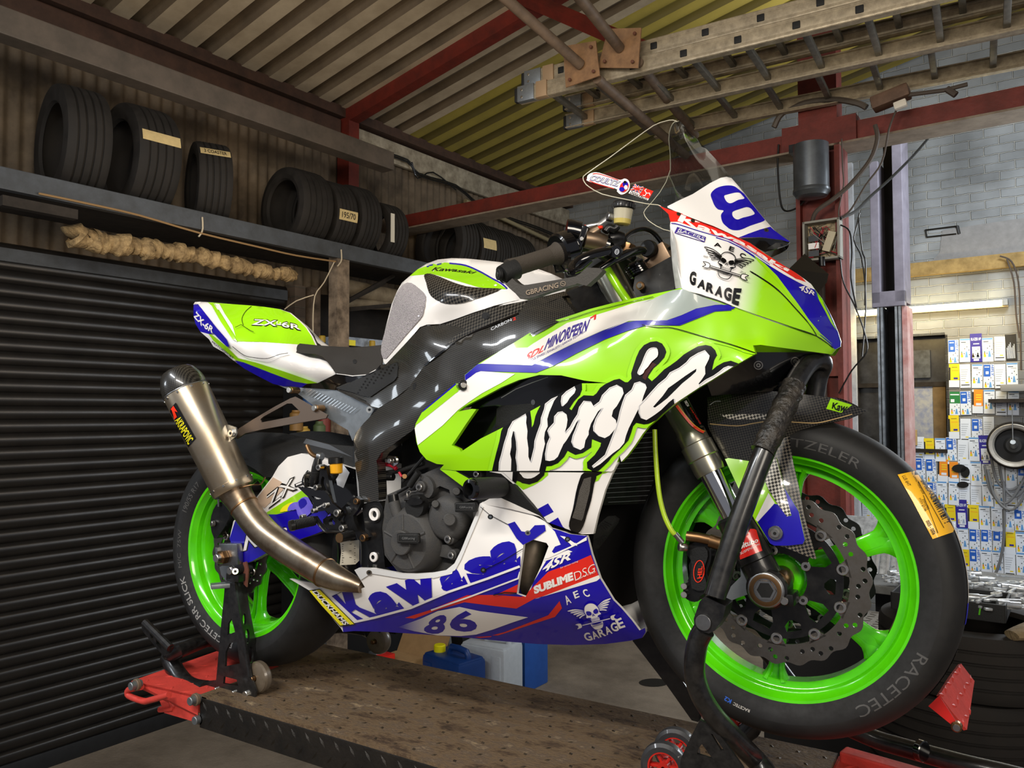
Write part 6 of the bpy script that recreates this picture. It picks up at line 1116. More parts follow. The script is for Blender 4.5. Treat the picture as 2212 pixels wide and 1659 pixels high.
# --- frame pivot plate
pv = MB(); pv.plate([[B(x, y, -.152) for x, y in sm(Z('V',710,345,800,325,900,318,940,380,945,480,925,600,940,800,965,1040,815,1050,800,900,765,760,745,600,725,450), 1)]], M_blk, .05, (0,-1,0)); c = B(*z1('V',862,455),-.152)
pv.lathe(c, (0,-1,0), [(0,.021),(.004,.019),(.001,.017),(.0005,.001)], M_dark, 30); pv.lathe(c + np.array([.0,-.001,0]), (0,-1,0), [(0,.0145),(.006,.0145),(.006,.0085),(.001,.0075),(.001,.001)], M_alu, 30, ms=[M_white, M_white, M_white, M_dark]); c = B(*z1('V',848,920),-.153); pv.lathe(c, (0,-1,0), [(0,.0115),(.004,.0115),(.005,.01),(.005,.005),(.001,.004),(.001,.0005)], M_steel, 22, ms=[M_white, M_white, M_white, M_dark, M_dark]); pv.cyl(B(*z1('V',862,1000),-.15), B(*z1('V',862,1040),-.15), .007, M_alu, 12); pv.done('frame_pivot_plate', BIKE, deg=30)
# --- swingarm, hugger, subframe
D_sw = const(-.112)
P = Panel(D_sw, [Z('I',705,1085,730,975,800,890,870,830,980,690,1020,620,1080,560,1170,536,1260,550,1400,600,1520,640,1540,900,1400,1000,1250,1060,1100,1110,960,1170,850,1232,765,1262,742,1200)], M_white, 13, mirror=True, skirt=.03)
P.put([[Z('I',1250,640,1400,600,1520,640,1540,900,1400,1000,1330,980)]], M_blkg, 12); P.put([[Z('I',940,920,1180,770,1250,830,1270,900,1000,960,960,940)]], M_lime, 12); P.put([[Z('I',705,1085,740,975,800,940,960,930,1010,930,1130,900,1300,880,1400,1000,1250,1060,1100,1110,960,1170,850,1232,765,1262,742,1200)]], M_blue, 12)
P.put([[Z('I',865,850,985,690,1040,720,1050,770,930,890)]], mat('tan_vinyl','#cfb39a',.4,coat=.4), 12)
P.put([text('ZX-6', Z('I',935,810,1060,710,1235,632), Z('I',955,900,1100,790,1250,730), .05)], M_blackv, 9); P.put([text('ZX-6', Z('I',940,818,1060,720,1235,642), Z('I',958,888,1100,780,1250,720), .0)], M_white, 9)
P.put([text('Ninja', Z('I',790,1060,960,1010,1080,980), Z('I',785,1210,960,1150,1080,1090), .08, .2)], M_blackv, 9); P.put([text('Ninja', Z('I',795,1070,960,1020,1080,990), Z('I',790,1200,960,1140,1080,1080), .03, .2)], M_white, 9)
for k in range(5): P.put([[sm(Z('I',1030+24*k,915+3*k-8*k,1050+22*k,880-6*k,1110+10*k,850,1120+8*k,870,1075+17*k,905-2*k), 2)]], M_yellow if k < 2 else paint('lilac','#6f62d8'), 9)
P.put([[sm(Z('I',1135,890,1150,840,1195,815,1235,840,1240,900,1200,945,1155,950), 2)]], paint('lilac','#6f62d8'), 9); P.put([[sm(Z('I',1150,850,1185,825,1205,860,1165,895), 2)]], M_blue, 9)
P.put([[Z('I',1380,640,1440,610,1480,660,1440,760,1400,740)]], M_silverv, 12); sw = P.done('swingarm', label='swingarm with ZX-6 and Ninja graphics')
adj = MB(); adj.box((.012,-.125,.005), (.075,.02,.06), M_alu, None, .004); adj.box((-.03,-.13,.0), (.012,.02,.05), M_alu, None, .003); adj.cyl(B(*z1('I',742,1298),-.135), B(*z1('I',742,1298),-.15), .009, M_steel, 16); adj.cyl(B(*z1('I',742,1298),-.1499),B(*z1('I',742,1298),-.1505), .004, M_dark, 6); adj.done('chain_adjuster', sw)
P = Panel(depth([(500,955,-.085),(530,935,-.085),(605,935,-.09),(750,960,-.095),(760,1000,-.1),(570,1010,-.1),(520,995,-.095),(660,985,-.1)]), [Z('I',715,480,745,440,800,415,900,400,1030,405,1200,440,1350,478,1500,492,1500,640,1260,560,1170,540,1080,560,1010,630,980,690,930,690,870,640,800,600,760,575)], M_plast, 13, mirror=True, skirt=.01); P.put([[Z('I',1200,440,1350,480,1500,560,1380,520,1180,470)]], mat('grey_satin','#4a4d52',.4), 12); P.done('rear_hugger')
rcal = MB(); rcal.plate([[B(x, y, -.115) for x, y in sm(Z('I',580,990,600,900,640,850,700,870,700,960,640,1060,605,1085), 2)]], M_blk, .04, (0,-1,0)); rcal.cyl(B(*z1('I',585,990),-.125), B(*z1('I',610,990),-.115), .008, M_steel, 12); rcal.tube([B(*z1('I',635,880),-.12), B(*z1('I',632,780),-.12), B(*z1('I',640,720),-.1)], .003, M_alu, 8); rcal.done('brake_caliper', BIKE)
bh = MB(); bh.plate([[B(x, y, -.095) for x, y in Z('I',640,1270,700,1240,740,1290,735,1350,680,1360,650,1320)]], M_alud, .02, (0,-1,0)); bh.done('caliper_hanger', BIKE); bh = MB(); bh.plate([[B(x, y, -.12) for x, y in Z('I',790,1240,812,1235,825,1290,815,1400,795,1380)]], mat('rusty_tab','#6b4034',.6), .004, (0,-1,0)); bh.done('rusty_tab', BIKE)
P = Panel(depth([(600,830,-.085),(650,840,-.09),(720,842,-.092),(805,880,-.1),(765,950,-.1),(700,905,-.095),(650,855,-.09)]), [Z('D',770,945,830,958,950,972,1180,985,1300,1040,1452,1115,1400,1200,1330,1280,1300,1335,1270,1262,1150,1192,1105,1160,1010,1075,925,1012,840,975)], M_alud, 13, skirt=.02)
for k in range(16):
    a = (1000 + 20*k, 995 + 14*k*0 + 8.5*k); P.line(Z('D', a[0]-20, a[1]+22, a[0]+22, a[1]-18+7), 1.6, mat('rib_light','#c4cbd0',.3,metal=.8), step=30)
for q in ((915,1000),(1085,1120),(1415,1122)): 
    P.put([[ell(z1('D',*q), 9.5, 10, 18)]], M_alud, 10); P.put([[ell(z1('D',*q), 7, 7.5, 16)]], M_steel, 10); P.put([[ell(z1('D',*q), 3, 3, 10)]], M_dark, 10)
P.done('subframe', label='grey ribbed subframe')
for q in ((930,990),(1100,1112)):
    mb = MB(); c = B(*z1('D',*q),-.1); mb.cyl(c, c + np.array([0,-.028,0]), .009, M_brass, 16); mb.cyl(c + np.array([0,-.028,0]), c + np.array([0,-.034,0]), .0075, M_steel, 14); mb.done('bracket_bolt', BIKE)
br = MB(); D_br = depth([(500,935,-.165),(590,870,-.135),(645,855,-.125),(700,900,-.128),(600,925,-.14)])
o3 = [B(x, y, D_br(x, y)) for x, y in Z('I',742,405,765,375,860,318,1000,235,1100,180,1130,170,1160,185,1250,238,1335,285,1325,308,1280,318,1100,352,920,385,810,408,755,442)]; h3 = [B(x, y, D_br(x, y)) for x, y in sm(Z('I',910,318,930,300,1080,215,1110,215,1165,268,1155,292,920,338), 1)]
nr = np.cross(o3[5]-o3[0], o3[10]-o3[0]); nr /= np.linalg.norm(nr); nr = nr if nr[1] < 0 else -nr
pj = lambda p: p - nr*((p-o3[0]) @ nr)
br.plate([[pj(p) for p in o3], [pj(p) for p in h3]], mat('bronze_bracket','#6b5d52',.4,metal=.85), .004, nr); br.done('exhaust_bracket', BIKE)
# --- exhaust: can, carbon end cap, link pipe
ex = MB(); A0, A1 = B(*z1('I',418,120),-.245), B(*z1('I',735,775),-.185); dA = A1 - A0; LA = np.linalg.norm(dA); dn = dA/LA
ex.lathe(A0, dn, [(0,.001),(0,.0565),(.004,.058),(LA*.5,.057),(LA*.93,.0535),(LA*.932,.055),(LA*.985,.0545),(LA,.052),(LA,.001)], M_tit, 48)
ex.lathe(A0 + dn*LA*.015, dn, [(0,.0583),(.0015,.0589),(.003,.0583)], M_alu, 40)
for k in range(10):
    a = k*2*PI/10; u = np.cross(dn, [0,0,1.]); u /= np.linalg.norm(u); w = np.cross(dn, u)
    for t, r in ((.012, .0587), (LA*.945, .0552)): c = A0 + dn*t + (u*math.cos(a) + w*math.sin(a))*(r-.001); ex.cyl(c, c + (u*math.cos(a) + w*math.sin(a))*.002, .0032, M_alu, 10)
bq = Z('I',310,262,358,208,488,440,440,496)
bv = stick(ex, [[bq]], M_blackv, TF_BIKE, 9, .0008); stick(ex, [[Z('I',312,270,345,228,372,270,352,262,368,300,350,318,345,290,330,300)]], M_ored, TF_BIKE, 8, .0013, bvh=bv)
stick(ex, [text('AKRAPOVIC', Z('I',388,292,475,442), Z('I',352,325,440,482), .02)], M_yellow, TF_BIKE, 8, .0013, bvh=bv)
eo2 = ex.done('exhaust_can', BIKE, 'titanium exhaust can' if False else None) if False else ex.done('exhaust_can', BIKE); eo2['label'] = 'titanium exhaust can with a black badge'
cp = MB(); cp.lathe(A0, -dn, [(-.004,.0587),(0,.059),(.022,.0555),(.046,.045),(.054,.037),(.054,.028),(.0,.025)], M_carb, 40); cp.done('exhaust_end_cap', eo2, 'carbon fibre end cap') if False else cp.done('exhaust_end_cap', eo2)
tb = MB(); o3 = [B(x, y, -.2) for x, y in Z('I',635,352,700,352,745,368,750,400,740,430,690,475)]; tb.plate([o3], M_alu, .004, (0,-1,0)); c = B(*z1('I',726,406),-.2); tb.cyl(c + np.array([0,.006,0]), c + np.array([0,-.008,0]), .010, M_steel, 18); tb.cyl(c + np.array([0,-.0079,0]), c + np.array([0,-.0085,0]), .004, M_dark, 8); tb.tube([B(*z1('I',575,350),-.21), B(*z1('I',610,400),-.208), B(*z1('I',640,480),-.2)], .0022, M_alu, 6, sub=3); tb.done('can_bracket', eo2)
lp_ = MB(); pp = [(735,775,-.185),(770,830,-.182),(800,880,-.18),(850,955,-.178),(930,1045,-.176),(1020,1115,-.176),(1130,1190,-.177),(1250,1262,-.178),(1320,1305,-.178),(1410,1348,-.178),(1500,1378,-.178),(1560,1400,-.178)]
rr = [.042,.0375,.036,.0355,.036,.036,.0355,.0355,.0345,.0285,.02,.0135]; lp_.tube([B(*z1('I',a,b),y) for a, b, y in pp], rr, M_pipe, 32, sub=5)
for t in (2, 8): 
    c = B(*z1('I',*pp[t][:2]), pp[t][2]); d = B(*z1('I',*pp[t+1][:2]), pp[t+1][2]) - B(*z1('I',*pp[t-1][:2]), pp[t-1][2]); d /= np.linalg.norm(d); lp_.lathe(c, d, [(-.004,rr[t]-.001),(-.002,rr[t]+.0015),(.002,rr[t]+.0015),(.004,rr[t]-.001)], M_brass, 32)
lp_.done('exhaust_pipe', eo2); sp_ = MB(); sp_.tube([B(*z1('I',770,760),-.2), B(*z1('I',850,740),-.19), B(*z1('I',905,735),-.17), B(*z1('I',935,690),-.15)], .0018, M_brass, 6, sub=4); sp_.done('exhaust_spring', eo2)
# --- rearset
rs = MB(); Yr = -.185
def pl(zf, pts, Y, m, th, holes=(), smooth=1): rs.plate([[B(x, y, Y) for x, y in (sm(Z(zf, *pts), smooth) if smooth > 1 else Z(zf, *pts))]] + [[B(x, y, Y) for x, y in h] for h in holes], m, th, (0,-1,0))
pl('Y', (990,890,1040,875,1100,920,1100,970,1060,1060,1000,1130,1010,1200,1060,1310,1130,1370,1190,1420,1170,1470,1120,1480,1070,1450,1020,1330,900,1300,870,1180,900,1080,850,1030), -.165, M_blk, .012, [sm(Z('Y',905,1010,960,990,1000,1010,975,1100,945,1120,920,1060), 2)])
pl('Y', (640,1150,700,1060,830,1060,850,1120,800,1180,860,1260,840,1330,700,1330,600,1260,600,1180), -.175, M_blk, .012, [ell(z1('Y',720,1215), 7, 9, 14)])
pl('Y', (265,750,290,745,620,800,680,870,720,960,840,1060,830,1110,760,1130,640,1060,520,1080,455,1080,470,1000,400,880), -.19, M_blkg, .008, [Z('Y',440,865,560,900,605,910,560,915,480,905), Z('Y',400,870,470,960,480,975,455,980)])
pl('Y', (575,450,640,480,740,960,715,975,640,830,560,760,545,650), -.178, M_blk, .010, [sm(Z('Y',590,610,625,640,655,770,640,830,600,780,570,700), 2)])
for q, r in (((552,488),.0075),((515,755),.007),((635,992),.0065),((478,1065),.006),((790,1095),.0085),((1048,940),.0075),((1138,1425),.0085),((325,1148),.006),((858,1295),.008)):
    c = B(*z1('Y',*q), -.192 if q[0] < 900 else -.168); rs.cyl(c + np.array([0,.01,0]), c + np.array([0,-.005,0]), r, M_steel if q[0] < 1000 else M_brass, 16); rs.cyl(c + np.array([0,-.0049,0]), c + np.array([0,-.0056,0]), r*.5, M_dark, 6)
bv = stick(rs, [text('bonamici', Z('Y',515,1010,615,962), Z('Y',520,1038,620,990), .01)], M_white, TF_BIKE, 8, .0008)
stick(rs, [[Z('Y',655,1100,705,1090,710,1125,660,1140)]], paint('lilac','#6f62d8'), TF_BIKE, 8, .0008, bvh=bv)
ro2 = rs.done('rearset', BIKE, deg=30)
pg = MB(); q0, q1 = B(*z1('Y',160,1268),-.245), B(*z1('Y',490,1195),-.19); pg.tube([q0, q0*.85+q1*.15, q0*.8+q1*.2, q1], [.0125,.0135,.0115,.0115], M_blk, 18); 
for k in range(12): t = .25 + .06*k; c = q0*(1-t) + q1*t; pg.lathe(c, q1-q0, [(-.0012,.0115),(0,.0126),(.0012,.0115)], M_plast, 16)
pg.done('foot_peg', ro2)
bl = MB(); bl.tube([B(*z1('Y',500,1150),-.178), B(*z1('Y',560,1240),-.178), B(*z1('Y',640,1330),-.178), B(*z1('Y',700,1340),-.18), B(*z1('Y',860,1340),-.185), B(*z1('Y',1000,1350),-.185)], .0075, M_blk, 10, sub=2, squash=.6); bl.tube([B(*z1('Y',830,1425),-.225), B(*z1('Y',1000,1385),-.19)], .0105, M_blk, 16); bl.tube([B(*z1('Y',815,1425),-.228), B(*z1('Y',835,1424),-.223)], .011, M_brass, 16); bl.done('brake_pedal', ro2)
mc2 = MB(); mc2.tube([B(*z1('Y',540,370),-.17), B(*z1('Y',520,480),-.172), B(*z1('Y',490,640),-.174), B(*z1('Y',470,750),-.176)], [.009,.012,.012,.009], M_blk, 16, sub=2); mc2.tube([B(*z1('Y',390,200),-.15), B(*z1('Y',430,290),-.155), B(*z1('Y',500,340),-.16), B(*z1('Y',560,340),-.165)], .0055, M_brass, 10, sub=3); mc2.tube([B(*z1('Y',460,610),-.172), B(*z1('Y',400,600),-.165), B(*z1('Y',400,740),-.16)], .009, M_blk, 12, sub=3); mc2.cyl(B(*z1('Y',540,340),-.165), B(*z1('Y',590,350),-.165), .010, M_alu, 12)
for k in range(8): c = B(*z1('Y',505-4*k,560+18*k),-.173); mc2.lathe(c, (.1,0,1), [(-.0015,.0118),(0,.0135),(.0015,.0118)], M_plast, 14)
mo2 = mc2.done('rear_master_cylinder', ro2)
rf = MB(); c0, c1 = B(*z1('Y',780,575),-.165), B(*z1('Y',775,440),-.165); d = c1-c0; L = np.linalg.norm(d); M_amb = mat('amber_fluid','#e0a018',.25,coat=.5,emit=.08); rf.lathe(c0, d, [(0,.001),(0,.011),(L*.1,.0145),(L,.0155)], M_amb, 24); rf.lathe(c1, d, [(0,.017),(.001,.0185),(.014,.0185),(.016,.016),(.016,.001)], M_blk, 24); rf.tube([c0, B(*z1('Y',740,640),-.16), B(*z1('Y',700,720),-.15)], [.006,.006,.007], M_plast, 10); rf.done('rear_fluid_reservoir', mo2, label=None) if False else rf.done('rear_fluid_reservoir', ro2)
# shock / bottle with paper label and dark mass behind the rearset
sh = MB(); sh.tube([B(770,1020,-.05), B(765,1100,-.05), B(755,1225,-.05)], [.05,.05,.045], M_dark, 16); sh.tube([B(750,1150,-.095), B(755,1180,-.095), B(755,1240,-.095)], .03, M_blkg, 20); bv = stick(sh, [[Z('V',480,760,680,735,680,960,640,1000,475,1010,490,870)]], mat('worn_paper','#b9b2a2',.7), TF_BIKE, 10, .001)
for k in range(9): stick(sh, stroke(Z('V',500,785+24*k,(640 if k%3 else 600),780+24*k), 1.2), M_stk, TF_BIKE, 20, .0016, bvh=bv)
sh.done('catch_bottle', BIKE); 
mb = MB(); mb.box(B(735,1265,-.06), (.12,.03,.04), M_blue, None, .004); mb.done('linkage_cover', BIKE)
# ================================================================== things near the back wall
M_cab = mat('cable_brown', '#4a4038', .7); M_lav = mat('lavender_grey_paint', '#7f7a84', .5, noise=.5, nscale=10, dark='#5b5560')
# air canister, fuse box, lamp hood on the red column
t = empty('air_canister', 'dark steel air canister strapped to the red column', 'tank', R3(rB(1752,430,3.38))); c = rB(1752,365,3.36); mb = MB(); zt0, zb0 = 2.318, rB(1752,428,3.36)[2]
mb.lathe(R3((c[0], 3.36, zb0)), (0,0,1), [(0,.001),(0,.06),(.008,.088),(.03,.102),(.033,.105),(.05,.104),(.055,.1),(zt0-zb0,.1),(zt0-zb0,.001)], mat('canister_steel','#70757a',.32,metal=.7,noise=.4,nscale=12,dark='#33322f'), 40); adopt(mb.done('canister_body'), t)
mb = MB(); rbox(mb, c[0]-.14, c[0]-.07, 3.4, 3.5, rB(1700,325,3.4)[2]-.02, rB(1700,325,3.4)[2]+.03, M_blk); adopt(mb.done('canister_strap'), t)
p0, p1 = rB(1733,480,3.40), rB(1814,556,3.40); t = empty('fuse_box', 'open grey fuse box full of wiring on the red column', 'fuse box', R3(((p0[0]+p1[0])/2, 3.44, p0[2])))
fw_, fh_ = p1[0]-p0[0], p0[2]-p1[2]; M_enc = mat('enclosure_grey','#8d8a80',.6); mb = MB(); rbox(mb, p0[0], p1[0], 3.475, 3.485, p1[2], p0[2], mat('box_back','#b9a684',.7,noise=.9,nscale=45,dark='#2b241a'))
for a0, a1, z0, z1_ in ((p0[0], p0[0]+.012, p1[2], p0[2]), (p1[0]-.012, p1[0], p1[2], p0[2]), (p0[0], p1[0], p1[2], p1[2]+.012), (p0[0], p1[0], p0[2]-.012, p0[2])): rbox(mb, a0, a1, 3.40, 3.485, z0, z1_, M_enc)
adopt(mb.done('enclosure', smooth=False), t); r5 = random.Random(11); mb = MB()
for k in range(3): rbox(mb, p0[0]+.025, p0[0]+.085, 3.43, 3.475, p1[2]+.03+.045*k, p1[2]+.065+.045*k, M_blk if k != 1 else M_white)
adopt(mb.done('breaker', smooth=False), t); mb = MB(); mb.box(R3((p1[0]-.065, 3.44, (p0[2]+p1[2])/2-.01)), (.045,.03,.12), mat('relay_cream','#c2b79c',.6), ROOMR @ ry(.35), .003); adopt(mb.done('relay'), t); mb = MB()
for k in range(26):
    q = [np.array((r5.uniform(p0[0]+.02, p1[0]-.02), 3.425 + r5.uniform(0,.04), r5.uniform(p1[2]+.02, p0[2]-.02))) for _ in range(3)]; mb.tube([R3(x) for x in q], .0022, (M_blk, M_cab, M_wire, M_enc)[k % 4], 5, sub=4)
adopt(mb.done('wiring', smooth=True), t)
t = empty('lamp_hood', 'folded dark metal lamp hood hanging below the fuse box', 'lamp hood', R3(rB(1740,620,3.3))); mb = MB(); hd = [rB(x, y, b) for x, y, b in ((1738,548,3.35),(1790,592,3.1),(1786,610,3.1),(1762,640,3.2),(1700,640,3.35),(1705,580,3.4))]
mb.add([R3(p) for p in hd], [(0,1,2,3,4,5)], mat('hood_metal','#55504a',.35,metal=.7)); adopt(mb.done('hood_sheet', smooth=False), t)
mb = MB(); mb.tube([R3(rB(1775,555,3.4)), R3(rB(1776,575,3.4))], .018, M_blk, 12); rbox(mb, rB(1772,600,3.45)[0]-.02, rB(1772,600,3.45)[0]+.02, 3.42, 3.48, .75, 1.55, M_greyb); adopt(mb.done('hood_arm'), t)
# vehicle lift post
t = empty('vehicle_lift_post', 'tall grey two-post vehicle lift column with a dark channel', 'lift post', R3(rB(1915,600,5.3))); e0, e1 = rB(1878,300,5.25)[0], rB(1948,300,5.25)[0]; ztop = rB(1940,273,5.25)[2]; zc = rB(1915,655,5.25)[2]; wq = (e1-e0)
mb = MB(); rbox(mb, e0+.06, e1-.03, 5.45, 5.5, FLOOR, ztop, mat('channel_dark','#131114',.7)); adopt(mb.done('inner_channel', smooth=False), t)
mb = MB(); rbox(mb, e0, e0+.062, 5.22, 5.5, zc, ztop-.25, M_lav, .004); rbox(mb, e1-.07, e1, 5.22, 5.5, zc, ztop, M_lav, .004); rbox(mb, e0, e1, 5.22, 5.3, zc-.03, zc+.09, M_lav, .004); adopt(mb.done('column_flange', smooth=False), t)
mb = MB(); M_rail = mat('worn_rail','#8f959a',.35,metal=.8,noise=.7,nscale=16,dark='#4a4c4f')
for a in (e0+.03, e0+.055, e1-.075, e1-.05): rbox(mb, a, a+.018, 5.24, 5.5, FLOOR, zc-.03, M_rail)
rbox(mb, e1-.028, e1+.008, 5.26, 5.5, FLOOR, zc-.03, mat('red_white_edge','#c9aaa4',.6,noise=.8,nscale=5,dark='#9c4a3e')); adopt(mb.done('slide_rail', smooth=False), t)
# fluorescent tube with timber reflector glow
x0, x1 = rB(1846,677,WB-.09), rB(2171,652,WB-.09); zt_ = (x0[2]+x1[2])/2; t = empty('fluorescent_light', 'glowing fluorescent tube fixed to the back wall above the window', 'light', R3(((x0[0]+x1[0])/2, WB-.08, zt_)))
mb = MB(); rbox(mb, x0[0]-.02, x1[0]+.02, WB-.06, WB-.005, zt_-.035, zt_+.02, mat('light_batten','#b7ab90',.5)); adopt(mb.done('batten', smooth=False), t)
mb = MB(); mb.tube([R3((x0[0]+.02, WB-.085, zt_)), R3((x1[0]-.02, WB-.085, zt_))], .021, mat('lit_tube','#fff0b8',.4,emit=13), 14); adopt(mb.done('tube'), t); mb = MB(); 
for a in (x0[0]-.0, x1[0]+.0): rbox(mb, a-.02, a+.02, WB-.105, WB-.03, zt_-.025, zt_+.025, M_alud)
adopt(mb.done('lamp_holder', smooth=False), t)
# cables
def cab(lab, runs, r=.008, m=None):
    mb = MB()
    for pts in runs: mb.tube([R3(rB(x, y, b)) for x, y, b in pts], r, m or M_cab, 7, sub=4)
    return tag(mb.done('hanging_cable'), lab, 'cable')
cab('thick grey cable sweeping from the red tie beam down to the fuse box', [[(1890,270,3.4),(1895,300,3.4),(1880,345,3.4),(1840,395,3.4),(1800,430,3.4),(1765,455,3.4),(1755,478,3.42)]], .013)
cab('thin cable falling from the white socket in front of the lift post', [[(1936,238,3.4),(1920,280,3.4),(1905,350,3.4),(1870,400,3.4),(1840,450,3.4),(1820,470,3.4)]], .0055)
cab('dark cable running diagonally across the brick wall', [[(2045,240,6.3),(2000,305,5.3),(1940,370,4.7),(1880,425,4.2),(1850,455,3.8),(1815,472,3.42)]], .010, M_blk)
cab('black loop of cable hanging left of the air canister', [[(1682,312,3.5),(1680,360,3.5),(1685,430,3.5),(1695,455,3.5),(1720,450,3.5),(1742,430,3.5)]], .006, M_blk)
cab('thin wires dangling beside the red column', [[(1857,460,3.45),(1850,490,3.45),(1845,520,3.45),(1862,560,3.45),(1870,640,3.45),(1868,700,3.45),(1862,770,3.45)],[(1816,486,3.43),(1835,500,3.43),(1840,545,3.43),(1838,600,3.43),(1850,665,3.43)],[(1815,560,3.43),(1822,610,3.43),(1846,660,3.43),(1868,720,3.43),(1872,760,3.43),(1840,800,3.43),(1812,850,3.43)],[(1855,470,3.45),(1862,540,3.45),(1870,570,3.45),(1868,660,3.45)]], .0045, M_blk)
cab('thin cable down the edge of the red column', [[(1818,300,3.42),(1820,360,3.42),(1822,400,3.42),(1812,450,3.42),(1812,470,3.42)]], .004)
cab('grey cables arching over the timber batten at the far right', [[(2160,553,6.35),(2185,565,6.35),(2200,610,6.35),(2204,700,6.35),(2206,800,6.35)],[(2175,560,6.35),(2190,610,6.35),(2195,680,6.35),(2202,730,6.35)]], .007)
cab('curved grey pipe lying over the splice of the tie beam', [[(1672,275,3.45),(1690,245,3.45),(1740,222,3.45),(1800,215,3.45),(1850,222,3.45),(1872,232,3.45)]], .018, M_greyb)
t = empty('socket_box', 'brown junction box with a white plug sitting on the tie beam', 'junction box', R3(rB(1925,218,3.4))); mb = MB(); mb.box(R3(rB(1924,212,3.42)), (.2,.1,.075), mat('brown_box','#6b5140',.7,noise=.6,nscale=14,dark='#3d2f26'), ROOMR @ ry(-.2), .012); mb.tube([R3(rB(1962,205,3.4)), R3(rB(2040,195,3.4)), R3(rB(2090,182,3.4))], .012, M_cab, 8); mb.tube([R3(rB(2045,192,3.4)), R3(rB(2065,205,3.4))], .018, M_cab, 8); adopt(mb.done('box_body'), t); mb = MB(); mb.box(R3(rB(1945,226,3.35)), (.065,.04,.04), mat('white_plug','#d8cfc0',.5), ROOMR @ ry(-.2), .006); adopt(mb.done('plug'), t)
mb = MB()
for a, b in (((1998,497),(2070,488)),((2068,488),(2072,505)),((2000,497),(2002,512)),((2002,512),(2066,505))): mb.tube([R3(rB(*a,WB-.012)), R3(rB(*b,WB-.012))], .012 if a[1] < 495 else .006, M_blk, 6)
tag(mb.done('wall_bracket', smooth=False), 'small black rectangular metal bracket on the painted brick wall', 'bracket')
# tyre labels pasted on the back wall
LB = {}
def label_mats(): return dict(w=mat('label_white','#dfe8f4',.55), b=mat('label_blue','#1f5fc4',.5), n=mat('label_navy','#2a2390',.5), y=mat('label_yellow','#e9d21a',.5), g=mat('label_green','#1f7a3c',.5), k=mat('label_black','#20201f',.6), o=mat('label_orange','#ee9020',.5), s=mat('label_skyblue','#5f9bd8',.5), t=mat('label_grey','#a7b0bb',.6))
LM = label_mats()
def rect(mb, x0, y0, x1, y1, m, d): mb.add([(x0,-d,y0),(x1,-d,y0),(x1,-d,y1),(x0,-d,y1)], [(0,1,2,3)], m)
def energy(mb, W, y0, y1):
    rect(mb, W*.12, y0, W*.16+W*.18, y0+(y1-y0)*.22, LM['y'], .0006); rect(mb, W*.14, y0+(y1-y0)*.22, W*.14+W*.14, y0+(y1-y0)*.4, LM['o'], .0006); rect(mb, W*.17, y0+(y1-y0)*.4, W*.17+W*.08, y0+(y1-y0)*.55, LM['g'], .0006); 
    mb.add([(W*.52,-.0006,y0),(W*.8,-.0006,y0),(W*.7,-.0006,y0+(y1-y0)*.55),(W*.6,-.0006,y0+(y1-y0)*.55)], [(0,1,2,3)], LM['s'])
    for x, y in ((.45,.75),(.85,.62),(.4,.3),(.9,.2),(.66,.92)): rect(mb, W*x, y0+(y1-y0)*y, W*x+W*.07, y0+(y1-y0)*(y+.1), LM['k'], .0006)
def vtext(mb, s, x0, y0, x1, y1, m, d, vert=True):
    v, e = text2(s, .02, .2 if vert else 0, 1); v2, tri = tess([{'v': [tuple(p) for p in v], 'e': e}], 1e9)
    mb.add([((x0 + (x1-x0)*y, -d, y1 - (y1-y0)*x) if vert else (x0 + (x1-x0)*x, -d, y0 + (y1-y0)*y)) for x, y in v2], [tuple(t) for t in tri], m)
